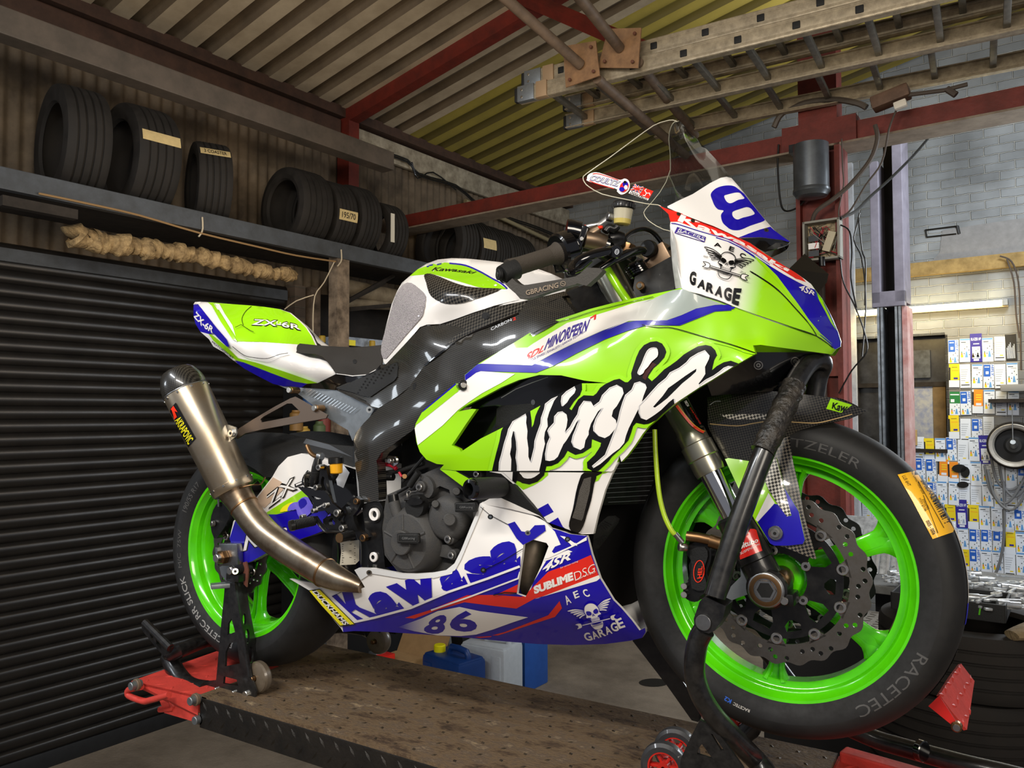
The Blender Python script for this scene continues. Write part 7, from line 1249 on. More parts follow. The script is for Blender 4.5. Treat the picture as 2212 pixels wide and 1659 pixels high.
def proto(kind):
    mb = MB(); W, Hh = .080, .205; rect(mb, 0, 0, W, Hh, LM['w'], 0)
    if kind == 'hifly': rect(mb, .002, Hh*.48, W*.66, Hh*.98, LM['b'], .0005); vtext(mb, 'HIFLY', W*.72, Hh*.5, W*.97, Hh*.98, LM['b'], .0006); rect(mb, .018, Hh*.58, W*.5, Hh*.7, LM['w'], .0008); rect(mb, .01, Hh*.86, W*.55, Hh*.9, LM['w'], .0008); energy(mb, W, .005, Hh*.44)
    elif kind == 'white': rect(mb, .002, Hh*.93, W-.002, Hh*.99, LM['s'], .0005); rect(mb, .01, Hh*.83, W*.6, Hh*.86, LM['k'], .0005); rect(mb, .03, Hh*.76, W*.9, Hh*.79, LM['t'], .0005); energy(mb, W, Hh*.2, Hh*.66)
    elif kind == 'navy': rect(mb, -.004, -.01, W+.004, Hh*1.15, LM['n'], .0003); rect(mb, .01, .1*Hh, W-.01, Hh*.6, LM['w'], .0006); energy(mb, W, Hh*.14, Hh*.5); vtext(mb, 'BLAZER HP', .004, Hh*.86, W-.002, Hh*.98, LM['w'], .0008, False); rect(mb, .02, Hh*.7, W*.8, Hh*.74, LM['w'], .0007); rect(mb, .02, Hh*.0, W-.02, Hh*.08, LM['w'], .0007)
    elif kind == 'yellow': rect(mb, .0, Hh*.3, W, Hh*1., LM['y'], .0005); rect(mb, 0, Hh*.3, W*.14, Hh*.85, LM['k'], .0006); rect(mb, W*.45, Hh*.34, W*.85, Hh*.42, LM['n'], .0007); rect(mb, W*.25, Hh*.85, W*.8, Hh*.87, LM['k'], .0007); rect(mb, W*.25, Hh*.7, W*.9, Hh*.72, LM['o'], .0007)
    elif kind == 'green': rect(mb, 0, Hh*.5, W, Hh, LM['g'], .0005); rect(mb, W*.1, Hh*.55, W*.45, Hh*.68, LM['w'], .0007); rect(mb, W*.05, Hh*.85, W*.9, Hh*.9, LM['w'], .0007); energy(mb, W, .01, Hh*.45)
    elif kind == 'black': rect(mb, 0, 0, W, Hh*1.1, LM['k'], .0005); [rect(mb, W*(.1+.11*k), Hh*.1, W*(.1+.11*k)+W*.05, Hh*(.55+.07*(k % 4)), LM['w'], .0007) for k in range(7)]
    elif kind == 'orange': rect(mb, W*.15, Hh*.3, W, Hh, LM['o'], .0005); rect(mb, 0, Hh*.35, W*.15, Hh*.9, LM['k'], .0006); rect(mb, W*.35, Hh*.33, W*.85, Hh*.43, LM['w'], .0007); [rect(mb, W*.35, Hh*(.55+.1*k), W*.85, Hh*(.59+.1*k), LM['y'], .0007) for k in range(3)]
    elif kind == 'plain': rect(mb, W*.1, Hh*.1, W*.9, Hh*.14, LM['k'], .0005); [rect(mb, W*.1, Hh*(.3+.09*k), W*(.5+.06*(k*7 % 6)), Hh*(.325+.09*k), LM['t'], .0005) for k in range(6)]; rect(mb, W*.5, Hh*.2, W*.8, Hh*.24, LM['y'], .0006)
    return mb
KL = dict(hifly='white and blue HIFLY tyre label pasted on the back wall', white='white tyre label with an energy grade chart pasted on the back wall', navy='navy-bordered BLAZER HP tyre label pasted on the back wall', yellow='yellow tyre label pasted on the back wall', green='green-topped tyre label pasted on the back wall', black='black tyre label with white bars pasted on the back wall', orange='orange tyre label with a black edge pasted on the back wall', plain='plain white tyre label with grey print lines pasted on the back wall')
protos = {}; rl = random.Random(21)
top = ['hifly','white','navy','white','plain','black']; row2 = ['yellow','plain','white','hifly','plain','white']; row3 = ['green','hifly','orange','white','plain','white']
aL0 = rB(2048,800,WB)[0]; z0 = rB(2100,728,WB)[2] - .215
def place(kind, a, z, tilt=0):
    if kind not in protos: protos[kind] = proto(kind).done('tyre_label', smooth=False); o = protos[kind]
    else: o = protos[kind].copy(); COL.objects.link(o)
    o.location = tuple(R3((a, WB - .004 - rl.uniform(0, .006), z))); o.rotation_euler = (0, rl.uniform(-.03, .03) + tilt, RZ); tag(o, KL[kind], 'label', KL[kind].split(' pasted')[0] + 's')
for r, row in enumerate((top, row2, row3)):
    for c, kd in enumerate(row): place(kd, aL0 + .005 + .0865*c, z0 - .228*r + rl.uniform(-.01, .01))
kinds = ['hifly','white','white','hifly','plain','yellow','plain','hifly','white','plain','navy','white','hifly','orange']
zz = z0 - .228*3; a_lo = rB(1945,1000,WB)[0]-.05
r = 0
while zz > -.75:
    a = (aL0 if zz > .42 else a_lo - .35*(zz < .2)) + rl.uniform(-.02, .02)
    while a < aL0 + .75:
        if not (zz > .25 and a > aL0 + .27): place(kinds[rl.randrange(len(kinds))], a, zz + rl.uniform(-.015, .015))
        a += .083 + rl.uniform(0, .005)
    zz -= .19
mb = MB(); 
for x, y, rx_, ry_ in ((2080,1047,13,7),(2072,1012,16,9),(2085,1020,10,12)): mb.add([R3(rB(*p, WB-.02)) for p in ell((x, y), rx_, ry_, 14)], [tuple(reversed(range(14)))], mat('black_smudge','#141414',.9))
tag(mb.done('paint_smudge', smooth=False), 'black spray smudges on the pasted labels', 'smudge')
mb = MB()
for k, (x, y) in enumerate(((1957,940),(1968,945))): mb.box(R3(rB(x, y, WB-.02)) , (.1,.03,.14), mat('cardboard','#b59a6b',.8,noise=.3), ROOMR @ rz(.1*k), .003) if k == 1 else None
tag(mb.done('cardboard_sheet', smooth=False), 'small cardboard sheet standing on the window ledge', 'cardboard')
# steel wheel hung on the wall, hose coils, radio
WS = .74; wc = R3(rB(2190,962,WB-.16)); t = empty('spare_wheel_assembly', 'steel wheel with a pale rim hung on the label-covered wall', 'wheel', wc); fa = -ROOMR[:, 1]
mb = MB(); mb.lathe(wc, fa, [(x*WS,y*WS) for x,y in ((-.11,.16),(-.1,.205),(.05,.21),(.055,.235),(.07,.24),(.075,.232),(.06,.2),(.02,.185),(.0,.17),(.005,.1),(.03,.075),(.03,.02))], mat('wheel_paint','#b5b1a8',.5,metal=.3,noise=.5,nscale=12,dark='#6e6a64'), 48, ms=[M_dark,M_dark,M_dark] + [mat('wheel_paint','#b5b1a8')]*4 + [M_dark]*2 + [mat('wheel_disc_dark','#2a2b2c',.5,metal=.4)]*2); adopt(mb.done('wheel_rim'), t)
mb = MB(); mb.lathe(wc - fa*.0, fa, [(x*WS,y*WS) for x,y in ((-.115,.2),(-.12,.25),(-.09,.265),(.0,.265),(.02,.25),(.02,.238))], M_ctyre, 48); adopt(mb.done('tyre'), t)
mb = MB(); mb.tube([wc + fa*.03, wc + fa*.09 + np.array([0,0,.03])], [.03,.02], M_alud, 14); mb.tube([wc + fa*.08 + np.array([0,0,.03]), wc + fa*.08 + np.array([0,0,.3])], .004, M_alud, 6); adopt(mb.done('hub_hook'), t)
for k in range(5):
    a = 2*PI*k/5; 
mb = MB(); mb.box(R3(rB(2192,838,WB-.1)), (.2,.1,.06), mat('radio_grey','#8b8b88',.6), ROOMR, .012); tag(mb.done('radio_box'), 'grey radio box on a small shelf above the hung wheel', 'radio')
mb = MB(); rbox(mb, rB(2140,860,WB)[0], rB(2140,860,WB)[0]+.6, WB-.22, WB, rB(2180,862,WB-.1)[2]-.03, rB(2180,862,WB-.1)[2], M_dwood); tag(mb.done('wall_shelf', smooth=False), 'short dark wall shelf under the grey radio', 'shelf')
mb = MB()
for k, (cx_, rr_) in enumerate(((2185,34),(2196,30),(2176,38),(2190,44))): mb.tube([R3(rB(x, y, WB-.1-.01*k)) for x, y in [(cx_-rr_*1.3, 990+8*k), (cx_-rr_*.9, 1040+12*k), (cx_, 1058+14*k), (cx_+rr_, 1030), (cx_+rr_*1.4, 970)]], .011, mat('grey_hose','#6e7072',.5), 8, sub=5)
mb.tube([R3(rB(x, y, WB-.12)) for x, y in ((2168,1040),(2170,1120),(2165,1190),(2150,1240),(2128,1265))], .011, mat('grey_hose','#6e7072'), 8, sub=4); tag(mb.done('air_hose'), 'grey air hose looped below the hung wheel', 'hose')
# ---------------- stack of tyres with tools on top -------------------------
sc_ = RM_ = R3(ROOMR.T @ at(2098,1352,2.78)); base = np.array([sc_[0], sc_[1], 0.]); hts = [.225,.215,.21,.215,.21,.215]; z = .012; sl_ = ['top tyre of the stack, with a tray of tools on it','second tyre from the top of the right-hand stack','third tyre down in the right-hand stack','fourth tyre down in the right-hand stack','fifth tyre down in the right-hand stack','bottom tyre of the right-hand stack']
for k, h in enumerate(hts):
    o = car_tyre('car_tyre', (.6,.62,.68,.62,.64,.62)[k], h, sl_[k], loc=base + np.array([(.0,-.04,.0,-.05,0,0)[k], (0,.02,.0,.03,0,0)[k], z - h/2]), axis='z', group='tyre stack beside the bike lift'); z -= h
# workbench behind the wheel, checker plate box, tools
tb0 = rZ(2150,1300,-.10); t = empty('tool_bench', 'dark metal bench piled with tools behind the front wheel', 'bench', R3((1.5,3.0,-.1))); mb = MB(); rbox(mb, .9, 2.3, 2.72, 3.4, -.14, -.10, mat('bench_grey','#6f6f6c',.6,metal=.4,noise=.6,nscale=8,dark='#33302c'), .004); adopt(mb.done('bench_top', smooth=False), t)
for a in (.95, 2.2):
    for b in (2.75, 3.32): mb = MB(); rbox(mb, a, a+.05, b, b+.05, FLOOR, -.14, M_blk); adopt(mb.done('leg', smooth=False), t)
mb = MB(); rbox(mb, .93, 2.27, 3.3, 3.33, FLOOR+.1, -.14, M_dark); adopt(mb.done('back_panel', smooth=False), t)
cp0 = rZ(1905,1376,-.2); t = empty('checker_plate_box', 'grey checker plate topped box beside the front wheel', 'box', R3((cp0[0]-.2, cp0[1]+.2, -.2))); mb = MB(); M_chk = mat('worn_checker_plate','#8a857c',.55,metal=.4,noise=.5,nscale=14,dark='#57514a')
rbox(mb, cp0[0]-.5, cp0[0], cp0[1], cp0[1]+.42, FLOOR, -.205, mat('box_black','#1b1b1c',.5), .004); adopt(mb.done('box_body', smooth=False), t); mb = MB(); rbox(mb, cp0[0]-.51, cp0[0]+.005, cp0[1]-.005, cp0[1]+.43, -.205, -.198, M_chk)
for i in range(10):
    for k in range(11): mb.box(R3((cp0[0]-.49 + .048*k, cp0[1]+.02 + .042*i, -.197)), (.03,.006,.004), M_chk, ROOMR @ rz(.5 if (i+k) % 2 else -.5))
adopt(mb.done('checker_top', smooth=False), t)
# open socket case and loose tools
t = empty('socket_case', 'open silver socket set case lying on the tool bench', 'tool case', R3(rZ(1935,1200,-.02))); cc_ = rB(1915,1195,3.0); mb = MB(); mb.box(R3((cc_[0]-.02, 3.1, .0)), (.62,.02,.40), mat('case_silver','#c9ced2',.4,metal=.4,noise=.7,nscale=30,dark='#6a6d70'), ROOMR @ rx(-.6), .01); adopt(mb.done('case_lid'), t)
M_tool = mat('tool_chrome', '#d5d9dc', .28, metal=.6, noise=.4, nscale=40, dark='#8a8d90')
for k in range(11): mb = MB(); mb.box(R3((cc_[0]-.25+.05*k, 3.065, -.005)), (.016,.02,.2 + .03*(k % 3)), M_tool, ROOMR @ rx(-.6), .003); adopt(mb.done('spanner', smooth=False), t)
r9 = random.Random(4)
def spanner(L, w):
    mb = MB(); mb.box((0,0,0), (L*.8, w*.45, .007), M_tool, None, .002); mb.lathe((L*.45,0,-.005), (0,0,1), [(0,w*.42),(0,w*.8),(.01,w*.8),(.01,w*.42),(0,w*.42)], M_tool, 16)
    for s in (-1, 1): mb.box((-L*.44, s*w*.45, 0), (L*.12, w*.4, .009), M_tool, rz(s*.25), .002)
    return mb
def socket(r, h):
    mb = MB(); mb.lathe((0,0,0), (1,0,0), [(0,.001),(0,r),(h*.5,r),(h*.55,r*.85),(h,r*.85),(h,r*.6),(h*.6,r*.55),(h*.6,.001)], M_tool, 16); return mb
pa = spanner(.2,.03).done('spanner'); pb = socket(.014,.07).done('socket'); pc_ = spanner(.15,.022).done('spanner'); first = {pa.name: True, pb.name: True, pc_.name: True}
for k in range(84):
    px = r9.uniform(1895, 2205); py = r9.uniform(1262, 1330) if px > 2105 else r9.uniform(1225, 1318)
    src = (pa, pb, pc_)[k % 3]
    if first.pop(src.name, None): o = src
    else: o = src.copy(); COL.objects.link(o)
    on_stack = px > 2105 and py > 1308; zt2 = .03 if on_stack else -.083
    p = R3(rZ(px, py, zt2)) if not on_stack else base + np.array([r9.uniform(-.2,.12), r9.uniform(-.14,.1), .075 + .012*(k % 3)])
    q = ROOMR.T @ p
    if not on_stack: q = np.array([min(max(q[0], .95), 2.2), min(max(q[1], 2.76), 3.35), zt2 + .012*(k % 4)]); p = R3(q)
    o.location = tuple(p); o.rotation_euler = (r9.uniform(-.2,.2), r9.uniform(-.15,.15), r9.uniform(-.5, 1.2)); 
    kind = 'spanner' if 'spanner' in o.name else 'socket'; tag(o, 'loose chrome ' + kind + (' in the tray on the tyre stack' if on_stack else ' lying in the heap of tools on the bench'), kind, 'loose ' + kind + 's' + (' on the tyre stack' if on_stack else ' on the bench'))
t = empty('tool_tray', 'black tool tray with small green claw marks on the tyre stack', 'tray', base + np.array([-.05,-.05,.03])); mb = MB(); tc0 = base + np.array([-.06,-.05,.045]); mb.box(tc0, (.34,.22,.012), M_plast, ROOMR, .003)
for s in (-1, 1): mb.box(tc0 + ROOMR @ np.array([0, s*.11, .02]), (.34,.008,.06), M_plast, ROOMR, .002); mb.box(tc0 + ROOMR @ np.array([s*.17, 0, .02]), (.008,.22,.06), M_plast, ROOMR, .002)
M_gcl = mat('green_print','#4fa81a',.4)
for x in (.06,.075,.09,.14): mb.box(tc0 + ROOMR @ np.array([x-.04, -.1155, .02]), (.005,.002,.022), M_gcl, ROOMR @ ry(.15))
adopt(mb.done('tray_body', smooth=False), t)
mb = MB(); pts = [base + np.array([.12,-.26,.02]), base + np.array([.18,-.2,.03]), base + np.array([.26,-.1,.03]), base + np.array([.3,.02,.02])]; mb.tube(pts, [.03,.05,.06,.03], mat('rag','#857356',.9,noise=.6,nscale=30,dark='#4a3f2e',bump=.5,bscale=60), 14, sub=4, squash=.5); tag(mb.done('rag'), 'crumpled dirty rag on the top tyre of the stack', 'rag')
mb = MB(); p0 = rZ(2150,1272,-.06); mb.tube([R3(rZ(2108,1303,.0)), R3(rZ(2145,1288,.02))], .011, mat('red_handle','#b84a58',.4), 10); tag(mb.done('screwdriver_handle'), 'red tool handle lying among the tools on the bench', 'tool')
# ---------------- things on the floor beyond the lift ------------------------
def on(px, py): return rZ(px, py, FLOOR)
def jerry(name, lab, c, sz, m, capm, rot, cap=True):
    t = empty(name, lab, 'jerry can', R3((c[0], c[1], FLOOR))); W, Dp, Hh = sz; Rm = ROOMR @ rz(rot); o = R3((c[0], c[1], FLOOR)); mb = MB()
    mb.box(o + np.array([0,0,Hh*.43]), (W, Dp, Hh*.86), m, Rm, .035); mb.box(o + np.array([0,0,Hh*.84]), (W*.94, Dp*.9, Hh*.08), m, Rm, .02)
    for s in (-1, 1): mb.box(o + Rm @ np.array([s*W*.32, -Dp/2, Hh*.5]), (W*.2, .012, Hh*.5), m, Rm, .004)
    adopt(mb.done('can_body'), t); mb = MB(); mb.tube([o + Rm @ np.array([W*.38,0,Hh*.86]), o + Rm @ np.array([W*.34,0,Hh*.98]), o + Rm @ np.array([-W*.05,0,Hh*.99]), o + Rm @ np.array([-W*.1,0,Hh*.86])], .022, m, 12, sub=2); adopt(mb.done('handle'), t)
    if cap: mb = MB(); q = o + Rm @ np.array([-W*.3,-Dp*.1,Hh*.86]); mb.cyl(q, q + np.array([0,0,.055]), .042, capm, 22); adopt(mb.done('cap'), t)
    return t
bl_ = mat('navy_plastic','#173a78',.4,noise=.3,nscale=12); jerry('jerry_can', 'navy blue jerry can with a bright yellow cap behind the lift', on(980,1528), (.4,.26,.42), bl_, mat('yellow_cap','#e6dc12',.4), -.15)
jerry('jerry_can', 'light grey plastic can between the two blue containers', on(1062,1506), (.38,.28,.46), mat('grey_plastic','#b4bac0',.5,noise=.2,nscale=20), M_red, .1, False)
cq = on(1132,1494); t = empty('tool_case', 'upright blue plastic case right of the grey can', 'case', R3(cq)); mb = MB(); mb.box(R3((cq[0]-.05, cq[1]+.12, FLOOR+.24)), (.17,.3,.48), mat('case_blue','#1f4f9c',.45,noise=.3,nscale=12), ROOMR, .012); [mb.box(R3((cq[0]+.0+.03*k, cq[1]-.03, FLOOR+.24)), (.008,.012,.42), mat('case_blue','#1f4f9c'), ROOMR, .002) for k in (-3,-1,1)]; adopt(mb.done('case_shell'), t)
mb = MB(); q = R3(on(1035,1500)) + np.array([0,0,.49]); mb.cyl(q, q + np.array([-.03,-.06,.05]), .02, M_red, 14); q2 = q + np.array([.06,.03,-.02]); mb.cyl(q2, q2 + np.array([0,0,.09]), .03, M_dark, 14); tag(mb.done('pump_tap'), 'red tap on a pump resting on the grey can', 'tap')
cq = on(868,1500); t = empty('cardboard_box', 'open cardboard box with a raised flap behind the rear wheel', 'box', R3(cq)); M_cb = mat('brown_card','#a9875c',.85,noise=.3,nscale=18,dark='#7d6040'); mb = MB(); rbox(mb, cq[0]-.22, cq[0]+.22, cq[1]-.16, cq[1]+.16, FLOOR, FLOOR+.24, M_cb); adopt(mb.done('box_body', smooth=False), t); mb = MB(); mb.box(R3((cq[0]+.01, cq[1]+.22, FLOOR+.32)), (.46,.006,.2), M_cb, ROOMR @ rx(-.5)); adopt(mb.done('box_flap', smooth=False), t); mb = MB(); mb.box(R3((cq[0]+.26, cq[1]-.02, FLOOR+.27)), (.15,.3,.005), M_cb, ROOMR @ ry(.35)); adopt(mb.done('box_flap', smooth=False), t)
mb = MB(); q = R3(on(845,1490)); mb.box(q + np.array([.02,-.1,.27]), (.12,.1,.05), M_red, ROOMR, .004); mb.box(q + np.array([-.05,-.1,.275]), (.08,.1,.06), M_alud, ROOMR, .004); tag(mb.done('battery_charger'), 'small red and grey unit lying in the cardboard box', 'charger')
mb = MB(); q = R3(on(955,1448)); mb.lathe(q, (0,0,1), [(0,.09),(.42,.09),(.46,.07),(.46,.05),(.3,.05)], M_alud, 24); tag(mb.done('steel_tube'), 'upright grey steel tube behind the navy jerry can', 'tube')
mb = MB(); q = R3(on(995,1462)); mb.box(q + np.array([0,0,.26]), (.12,.08,.52), M_plast, ROOMR @ rx(.15), .01); mb.box(q + np.array([0,-.045,.33]), (.05,.01,.2), M_white, ROOMR @ rx(.15) @ ry(.35)); tag(mb.done('oil_bottle'), 'black bottle with a white label stripe behind the jerry cans', 'bottle')
# ---------------- bench behind the seat ----------------------------------------
bc = rA(770,762,-2.55); t = empty('workbench', 'cluttered dark workbench against the left wall behind the seat', 'bench', R3((-2.65, bc[1]+.4, FLOOR))); bz_ = bc[2]-.13
mb = MB(); rbox(mb, WA+.02, -2.53, bc[1]-.35, bc[1]+1.9, bz_-.05, bz_, M_dwood); adopt(mb.done('bench_top', smooth=False), t); mb = MB(); rbox(mb, WA+.02, -2.56, bc[1]-.3, bc[1]+1.8, FLOOR, bz_-.05, M_dark); adopt(mb.done('bench_cabinet', smooth=False), t)
mb = MB(); q = rA(735,750,-2.78); mb.box(R3((q[0], q[1]+.12, bz_+.13)), (.26,.5,.26), mat('clear_crate','#6b7686',.3,noise=.7,nscale=10,dark='#c9d2de'), ROOMR, .01); mb.box(R3((q[0]+.132, q[1]-.05, bz_+.2)), (.004,.17,.07), M_yellow, ROOMR); mb.box(R3((q[0]+.134, q[1]-.05, bz_+.18)), (.004,.15,.012), M_dark, ROOMR); tag(mb.done('storage_crate', smooth=False), 'greyish storage crate with a yellow sticker behind the seat', 'crate')
for k, px in enumerate((696, 721, 804)):
    q = rA(px, 748, -2.6); t = empty('oil_bottle', ('leftmost yellow-capped bottle on the bench behind the seat', 'middle yellow-capped bottle on the bench behind the seat', 'yellow-capped bottle near the tank on the bench')[k], 'bottle', R3((q[0], q[1], bz_)), 'yellow-capped bottles on the bench'); mb = MB(); hh = .2; mb.lathe(R3((q[0], q[1], bz_)), (0,0,1), [(0,.001),(0,.045),(hh*.75,.045),(hh*.95,.022),(hh,.02)], M_plast, 20); adopt(mb.done('bottle_body'), t); mb = MB(); zc_ = q[2]-.02; mb.lathe(R3((q[0], q[1], bz_+hh)), (0,0,1), [(-.01,.024),(.035,.024),(.04,.02),(.04,.001)], mat('ochre_cap','#a98a1e',.5), 18); adopt(mb.done('cap'), t)
mb = MB(); q = rA(762,752,-2.585); mb.lathe(R3((q[0], q[1], bz_+.09)), ROOMR[:, 1], [(-.06,.05),(-.06,.095),(.06,.095),(.06,.05),(-.06,.05)], M_dark, 28); tag(mb.done('cable_reel'), 'small black reel standing on the bench behind the seat', 'reel')
rb9 = random.Random(8); cl9 = ['#7a5a2a','#20406a','#6b2a22','#8b8474','#3a3f45','#a98a3a','#4a5a3a','#2a2a2c']
for k, (px, py) in enumerate(((640,930),(668,905),(700,935),(725,910),(745,940),(655,965),(690,970))):
    q = rA(px, py, -2.38); mb = MB(); hh = .1 + .06*rb9.random(); mb.lathe(R3(q), (0,0,1), [(0,.001),(0,.045),(hh,.045),(hh*1.1,.03),(hh*1.2,.03),(hh*1.2,.001)], mat('tin_%d' % k, cl9[k], .5), 14); tag(mb.done('paint_tin'), ('ochre','dark blue','brick red','beige','slate grey','golden','olive')[k] + ' tin glimpsed through the gap above the rear tyre', 'tin', 'tins on the rack behind the rear wheel')
mb = MB(); rbox(mb, -2.5, -2.36, rA(625,950,-2.4)[1]-.1, rA(770,950,-2.4)[1]+.2, rA(690,985,-2.4)[2]-.03, rA(690,985,-2.4)[2]-.01, M_dwood); rbox(mb, -2.5, -2.36, rA(625,950,-2.4)[1]-.1, rA(770,950,-2.4)[1]+.2, rA(690,940,-2.4)[2]-.025, rA(690,940,-2.4)[2]-.01, M_dwood); rbox(mb, -2.41, -2.39, rA(700,950,-2.4)[1], rA(700,950,-2.4)[1]+.03, FLOOR, bz_-.05, M_alud); tag(mb.done('tin_rack', smooth=False), 'dark rack of tins in front of the workbench', 'rack')
mb = MB()
for y0, y1, r in ((620,650,.07),(655,668,.04)): mb.tube([R3(rA(740, y0, -2.75)), R3(rA(850, y1-8, -2.75)), R3(rA(930, y1+12, -2.75))], r, mat('pale_lagging','#7d6f58',.8,noise=.6,nscale=12,dark='#4b3f30'), 14)
tag(mb.done('lagged_pipe'), 'pale lagged pipes under the far end of the shelf', 'pipe')
# ================================================================== bike lift and paddock stands
def lift_mat():
    m = bpy.data.materials.new('lift_deck'); m.use_nodes = True; nt = m.node_tree; p = nt.nodes['Principled BSDF']; tc = nt.nodes.new('ShaderNodeTexCoord')
    n = nt.nodes.new('ShaderNodeTexNoise'); n.inputs['Scale'].default_value = 7; n.inputs['Detail'].default_value = 12; n.inputs['Roughness'].default_value = .78
    mp = nt.nodes.new('ShaderNodeMapping'); mp.inputs['Scale'].default_value = (1, 2.2, 1); nt.links.new(tc.outputs['Object'], mp.inputs[0]); nt.links.new(mp.outputs[0], n.inputs['Vector'])
    r = nt.nodes.new('ShaderNodeValToRGB'); e = r.color_ramp.elements; e[0].position = .3; e[0].color = lin('#1d1a16'); e[1].position = .72; e[1].color = lin('#b79e7c')
    for pos, c in ((.42, '#4a392a'), (.5, '#6b573f'), (.56, '#57483a'), (.64, '#8f7a5d')): q = e.new(pos); q.color = lin(c)
    nt.links.new(n.outputs['Fac'], r.inputs['Fac']); nt.links.new(r.outputs['Color'], p.inputs['Base Color'])
    n2 = nt.nodes.new('ShaderNodeTexNoise'); n2.inputs['Scale'].default_value = 90; n2.inputs['Detail'].default_value = 6; nt.links.new(mp.outputs[0], n2.inputs['Vector'])
    b = nt.nodes.new('ShaderNodeBump'); b.inputs['Strength'].default_value = .55; b.inputs['Distance'].default_value = .006; nt.links.new(n2.outputs['Fac'], b.inputs['Height']); nt.links.new(b.outputs['Normal'], p.inputs['Normal'])
    mr = nt.nodes.new('ShaderNodeMapRange'); mr.inputs['To Min'].default_value = .42; mr.inputs['To Max'].default_value = .85; nt.links.new(n.outputs['Fac'], mr.inputs['Value']); nt.links.new(mr.outputs[0], p.inputs['Roughness'])
    return m
M_deck = lift_mat(); M_skirt = mat('lift_skirt_black', '#1c1b1a', .42, metal=.3, noise=.5, nscale=9, dark='#3a332b', bump=.15, bscale=120); M_redl = mat('faded_red_lift_paint', '#d8463c', .5, noise=.5, nscale=22, dark='#8f2f28', bump=.1, bscale=90)
LX0, LX1, LY0, LY1 = -.010, 1.47, -.197, .295
LIFT = empty('bike_lift', 'raised black checker plate bike lift with red end plates', 'lift', ((LX0+LX1)/2, (LY0+LY1)/2, 0))
ad = lambda mb, name, smooth=False: adopt(mb.done(name, smooth=smooth), LIFT)
mb = MB(); mb.add([(x, y, z) for z in (0, -.01) for x, y in ((LX0,LY0),(LX1,LY0),(LX1,LY1),(-.27,LY1),(-.27,.078),(LX0,.078))], [(0,1,2,3,4,5),(11,10,9,8,7,6)] + [(i, 6+i, 6+(i+1) % 6, (i+1) % 6) for i in range(6)], M_deck)
rl_ = random.Random(2); M_worn = mat('worn_stud', '#2a241d', .45, metal=.4, noise=.6, nscale=60, dark='#6a5a47')
def loz(mb, c, L, w, h, ang, m, frame):
    u, v, n = frame; co, si = math.cos(ang), math.sin(ang); U = u*co + v*si; Vv = -u*si + v*co; c = np.array(c, float)
    mb.add([c + U*L/2, c + Vv*w/2, c - U*L/2, c - Vv*w/2, c + n*h], [(0,1,4),(1,2,4),(2,3,4),(3,0,4)], m)
ex, ey, ez = np.eye(3)
for i in range(27):
    for k in range(9): loz(mb, (LX0 + .03 + .055*i + (.0275 if k % 2 else 0), LY0 + .03 + .053*k, -.0002), .017, .010, .0022, .8 if (i+k) % 2 else -.8, M_worn, (ex, ey, ez))
ad(mb, 'deck')
mb = MB(); n = 6; V = []
for x in (LX0, LX1):
    for k in range(n+1): a = PI/2*k/n; V.append((x, LY0 + .012 - .012*math.sin(a) - .001, -.012 + .012*math.cos(a) - .0004))
    V.append((x, LY0 - .001, -.085)); V.append((x, LY0 + .012, -.088))
N = n + 3; mb.add(V, [(i, i+1, N+i+1, N+i) for i in range(N-1)], M_skirt); mb.box((LX0+.012, (LY0+LY1)/2, -.045), (.024, LY1-LY0, .08), M_skirt); mb.box(((LX0+LX1)/2, LY1, -.045), (LX1-LX0, .01, .085), M_skirt)
for i in range(32):
    for k in range(2): loz(mb, (LX0 + .02 + .047*i + .0235*k, LY0 - .001, -.028 - .034*k), .028, .009, .0035, .9 if k else -.9, M_skirt, (ex, ez, -ey))
ad(mb, 'side_skirt', True)
# scissor legs and base below the deck
mb = MB()
for y in (-.1, .2): 
    for s in (0, 1): a = np.array([.45 if s else 1.3, y + .03*s, -.1]); b = np.array([1.3 if s else .45, y + .03*s, FLOOR + .08]); mb.tube([a, b], .035, M_skirt, 4)
ad(mb, 'scissor_arm'); mb = MB(); 
for y in (-.14, .24): mb.box((.9, y, FLOOR + .035), (1.3, .08, .07), M_skirt)
ad(mb, 'base_rail')
# red hinged plate at the rear end
zq = -.004; q = [onZ(*p, zq) for p in ((284,1471),(431,1498),(474,1411),(375,1443))]; far = q[2] + (q[2]-q[1])*.9; farl = q[3] + (q[3]-q[0])*1.3
top = [q[0], np.array([LX0-.004, LY0-.004, zq]), np.array([LX0-.004, .076, zq]), np.array([q[0][0]-.03, .076, zq])]
mb = MB(); mb.plate([top], M_redl, .006, (0,0,1)); 
mb.add([top[0], top[1], top[1] + np.array([0,0,-.05]), top[0] + np.array([.03,.01,-.02])], [(0,3,2,1)], M_redl); mb.add([top[0] + np.array([.08,.015,-.005]), top[1] + np.array([-.0,.01,-.0]), top[1] + np.array([0,.01,-.075]), top[0] + np.array([.12,.02,-.07])], [(0,3,2,1)], M_redl)
for i in range(4):
    for k in range(5): loz(mb, (-.235 + .055*i + .02*(k % 2), -.2 + .055*k, zq), .03, .010, .002, .8 if (i+k) % 2 else -.8, M_redl, (ex, ey, ez))
ad(mb, 'rear_plate')
mb = MB(); hp = [onY(x, y, -.235) for x, y in Z('J',375,1140,240,1180,190,1185,95,1150,85,1115,110,1100,180,1085)]; mb.tube(hp, .0085, M_redl, 10, sub=3); hk = [onY(x, y, -.2) for x, y in Z('J',380,1100,395,1200,400,1235,310,1245)]; mb.tube(hk, .008, M_redl, 8, sub=2); ad(mb, 'lift_handle', True)
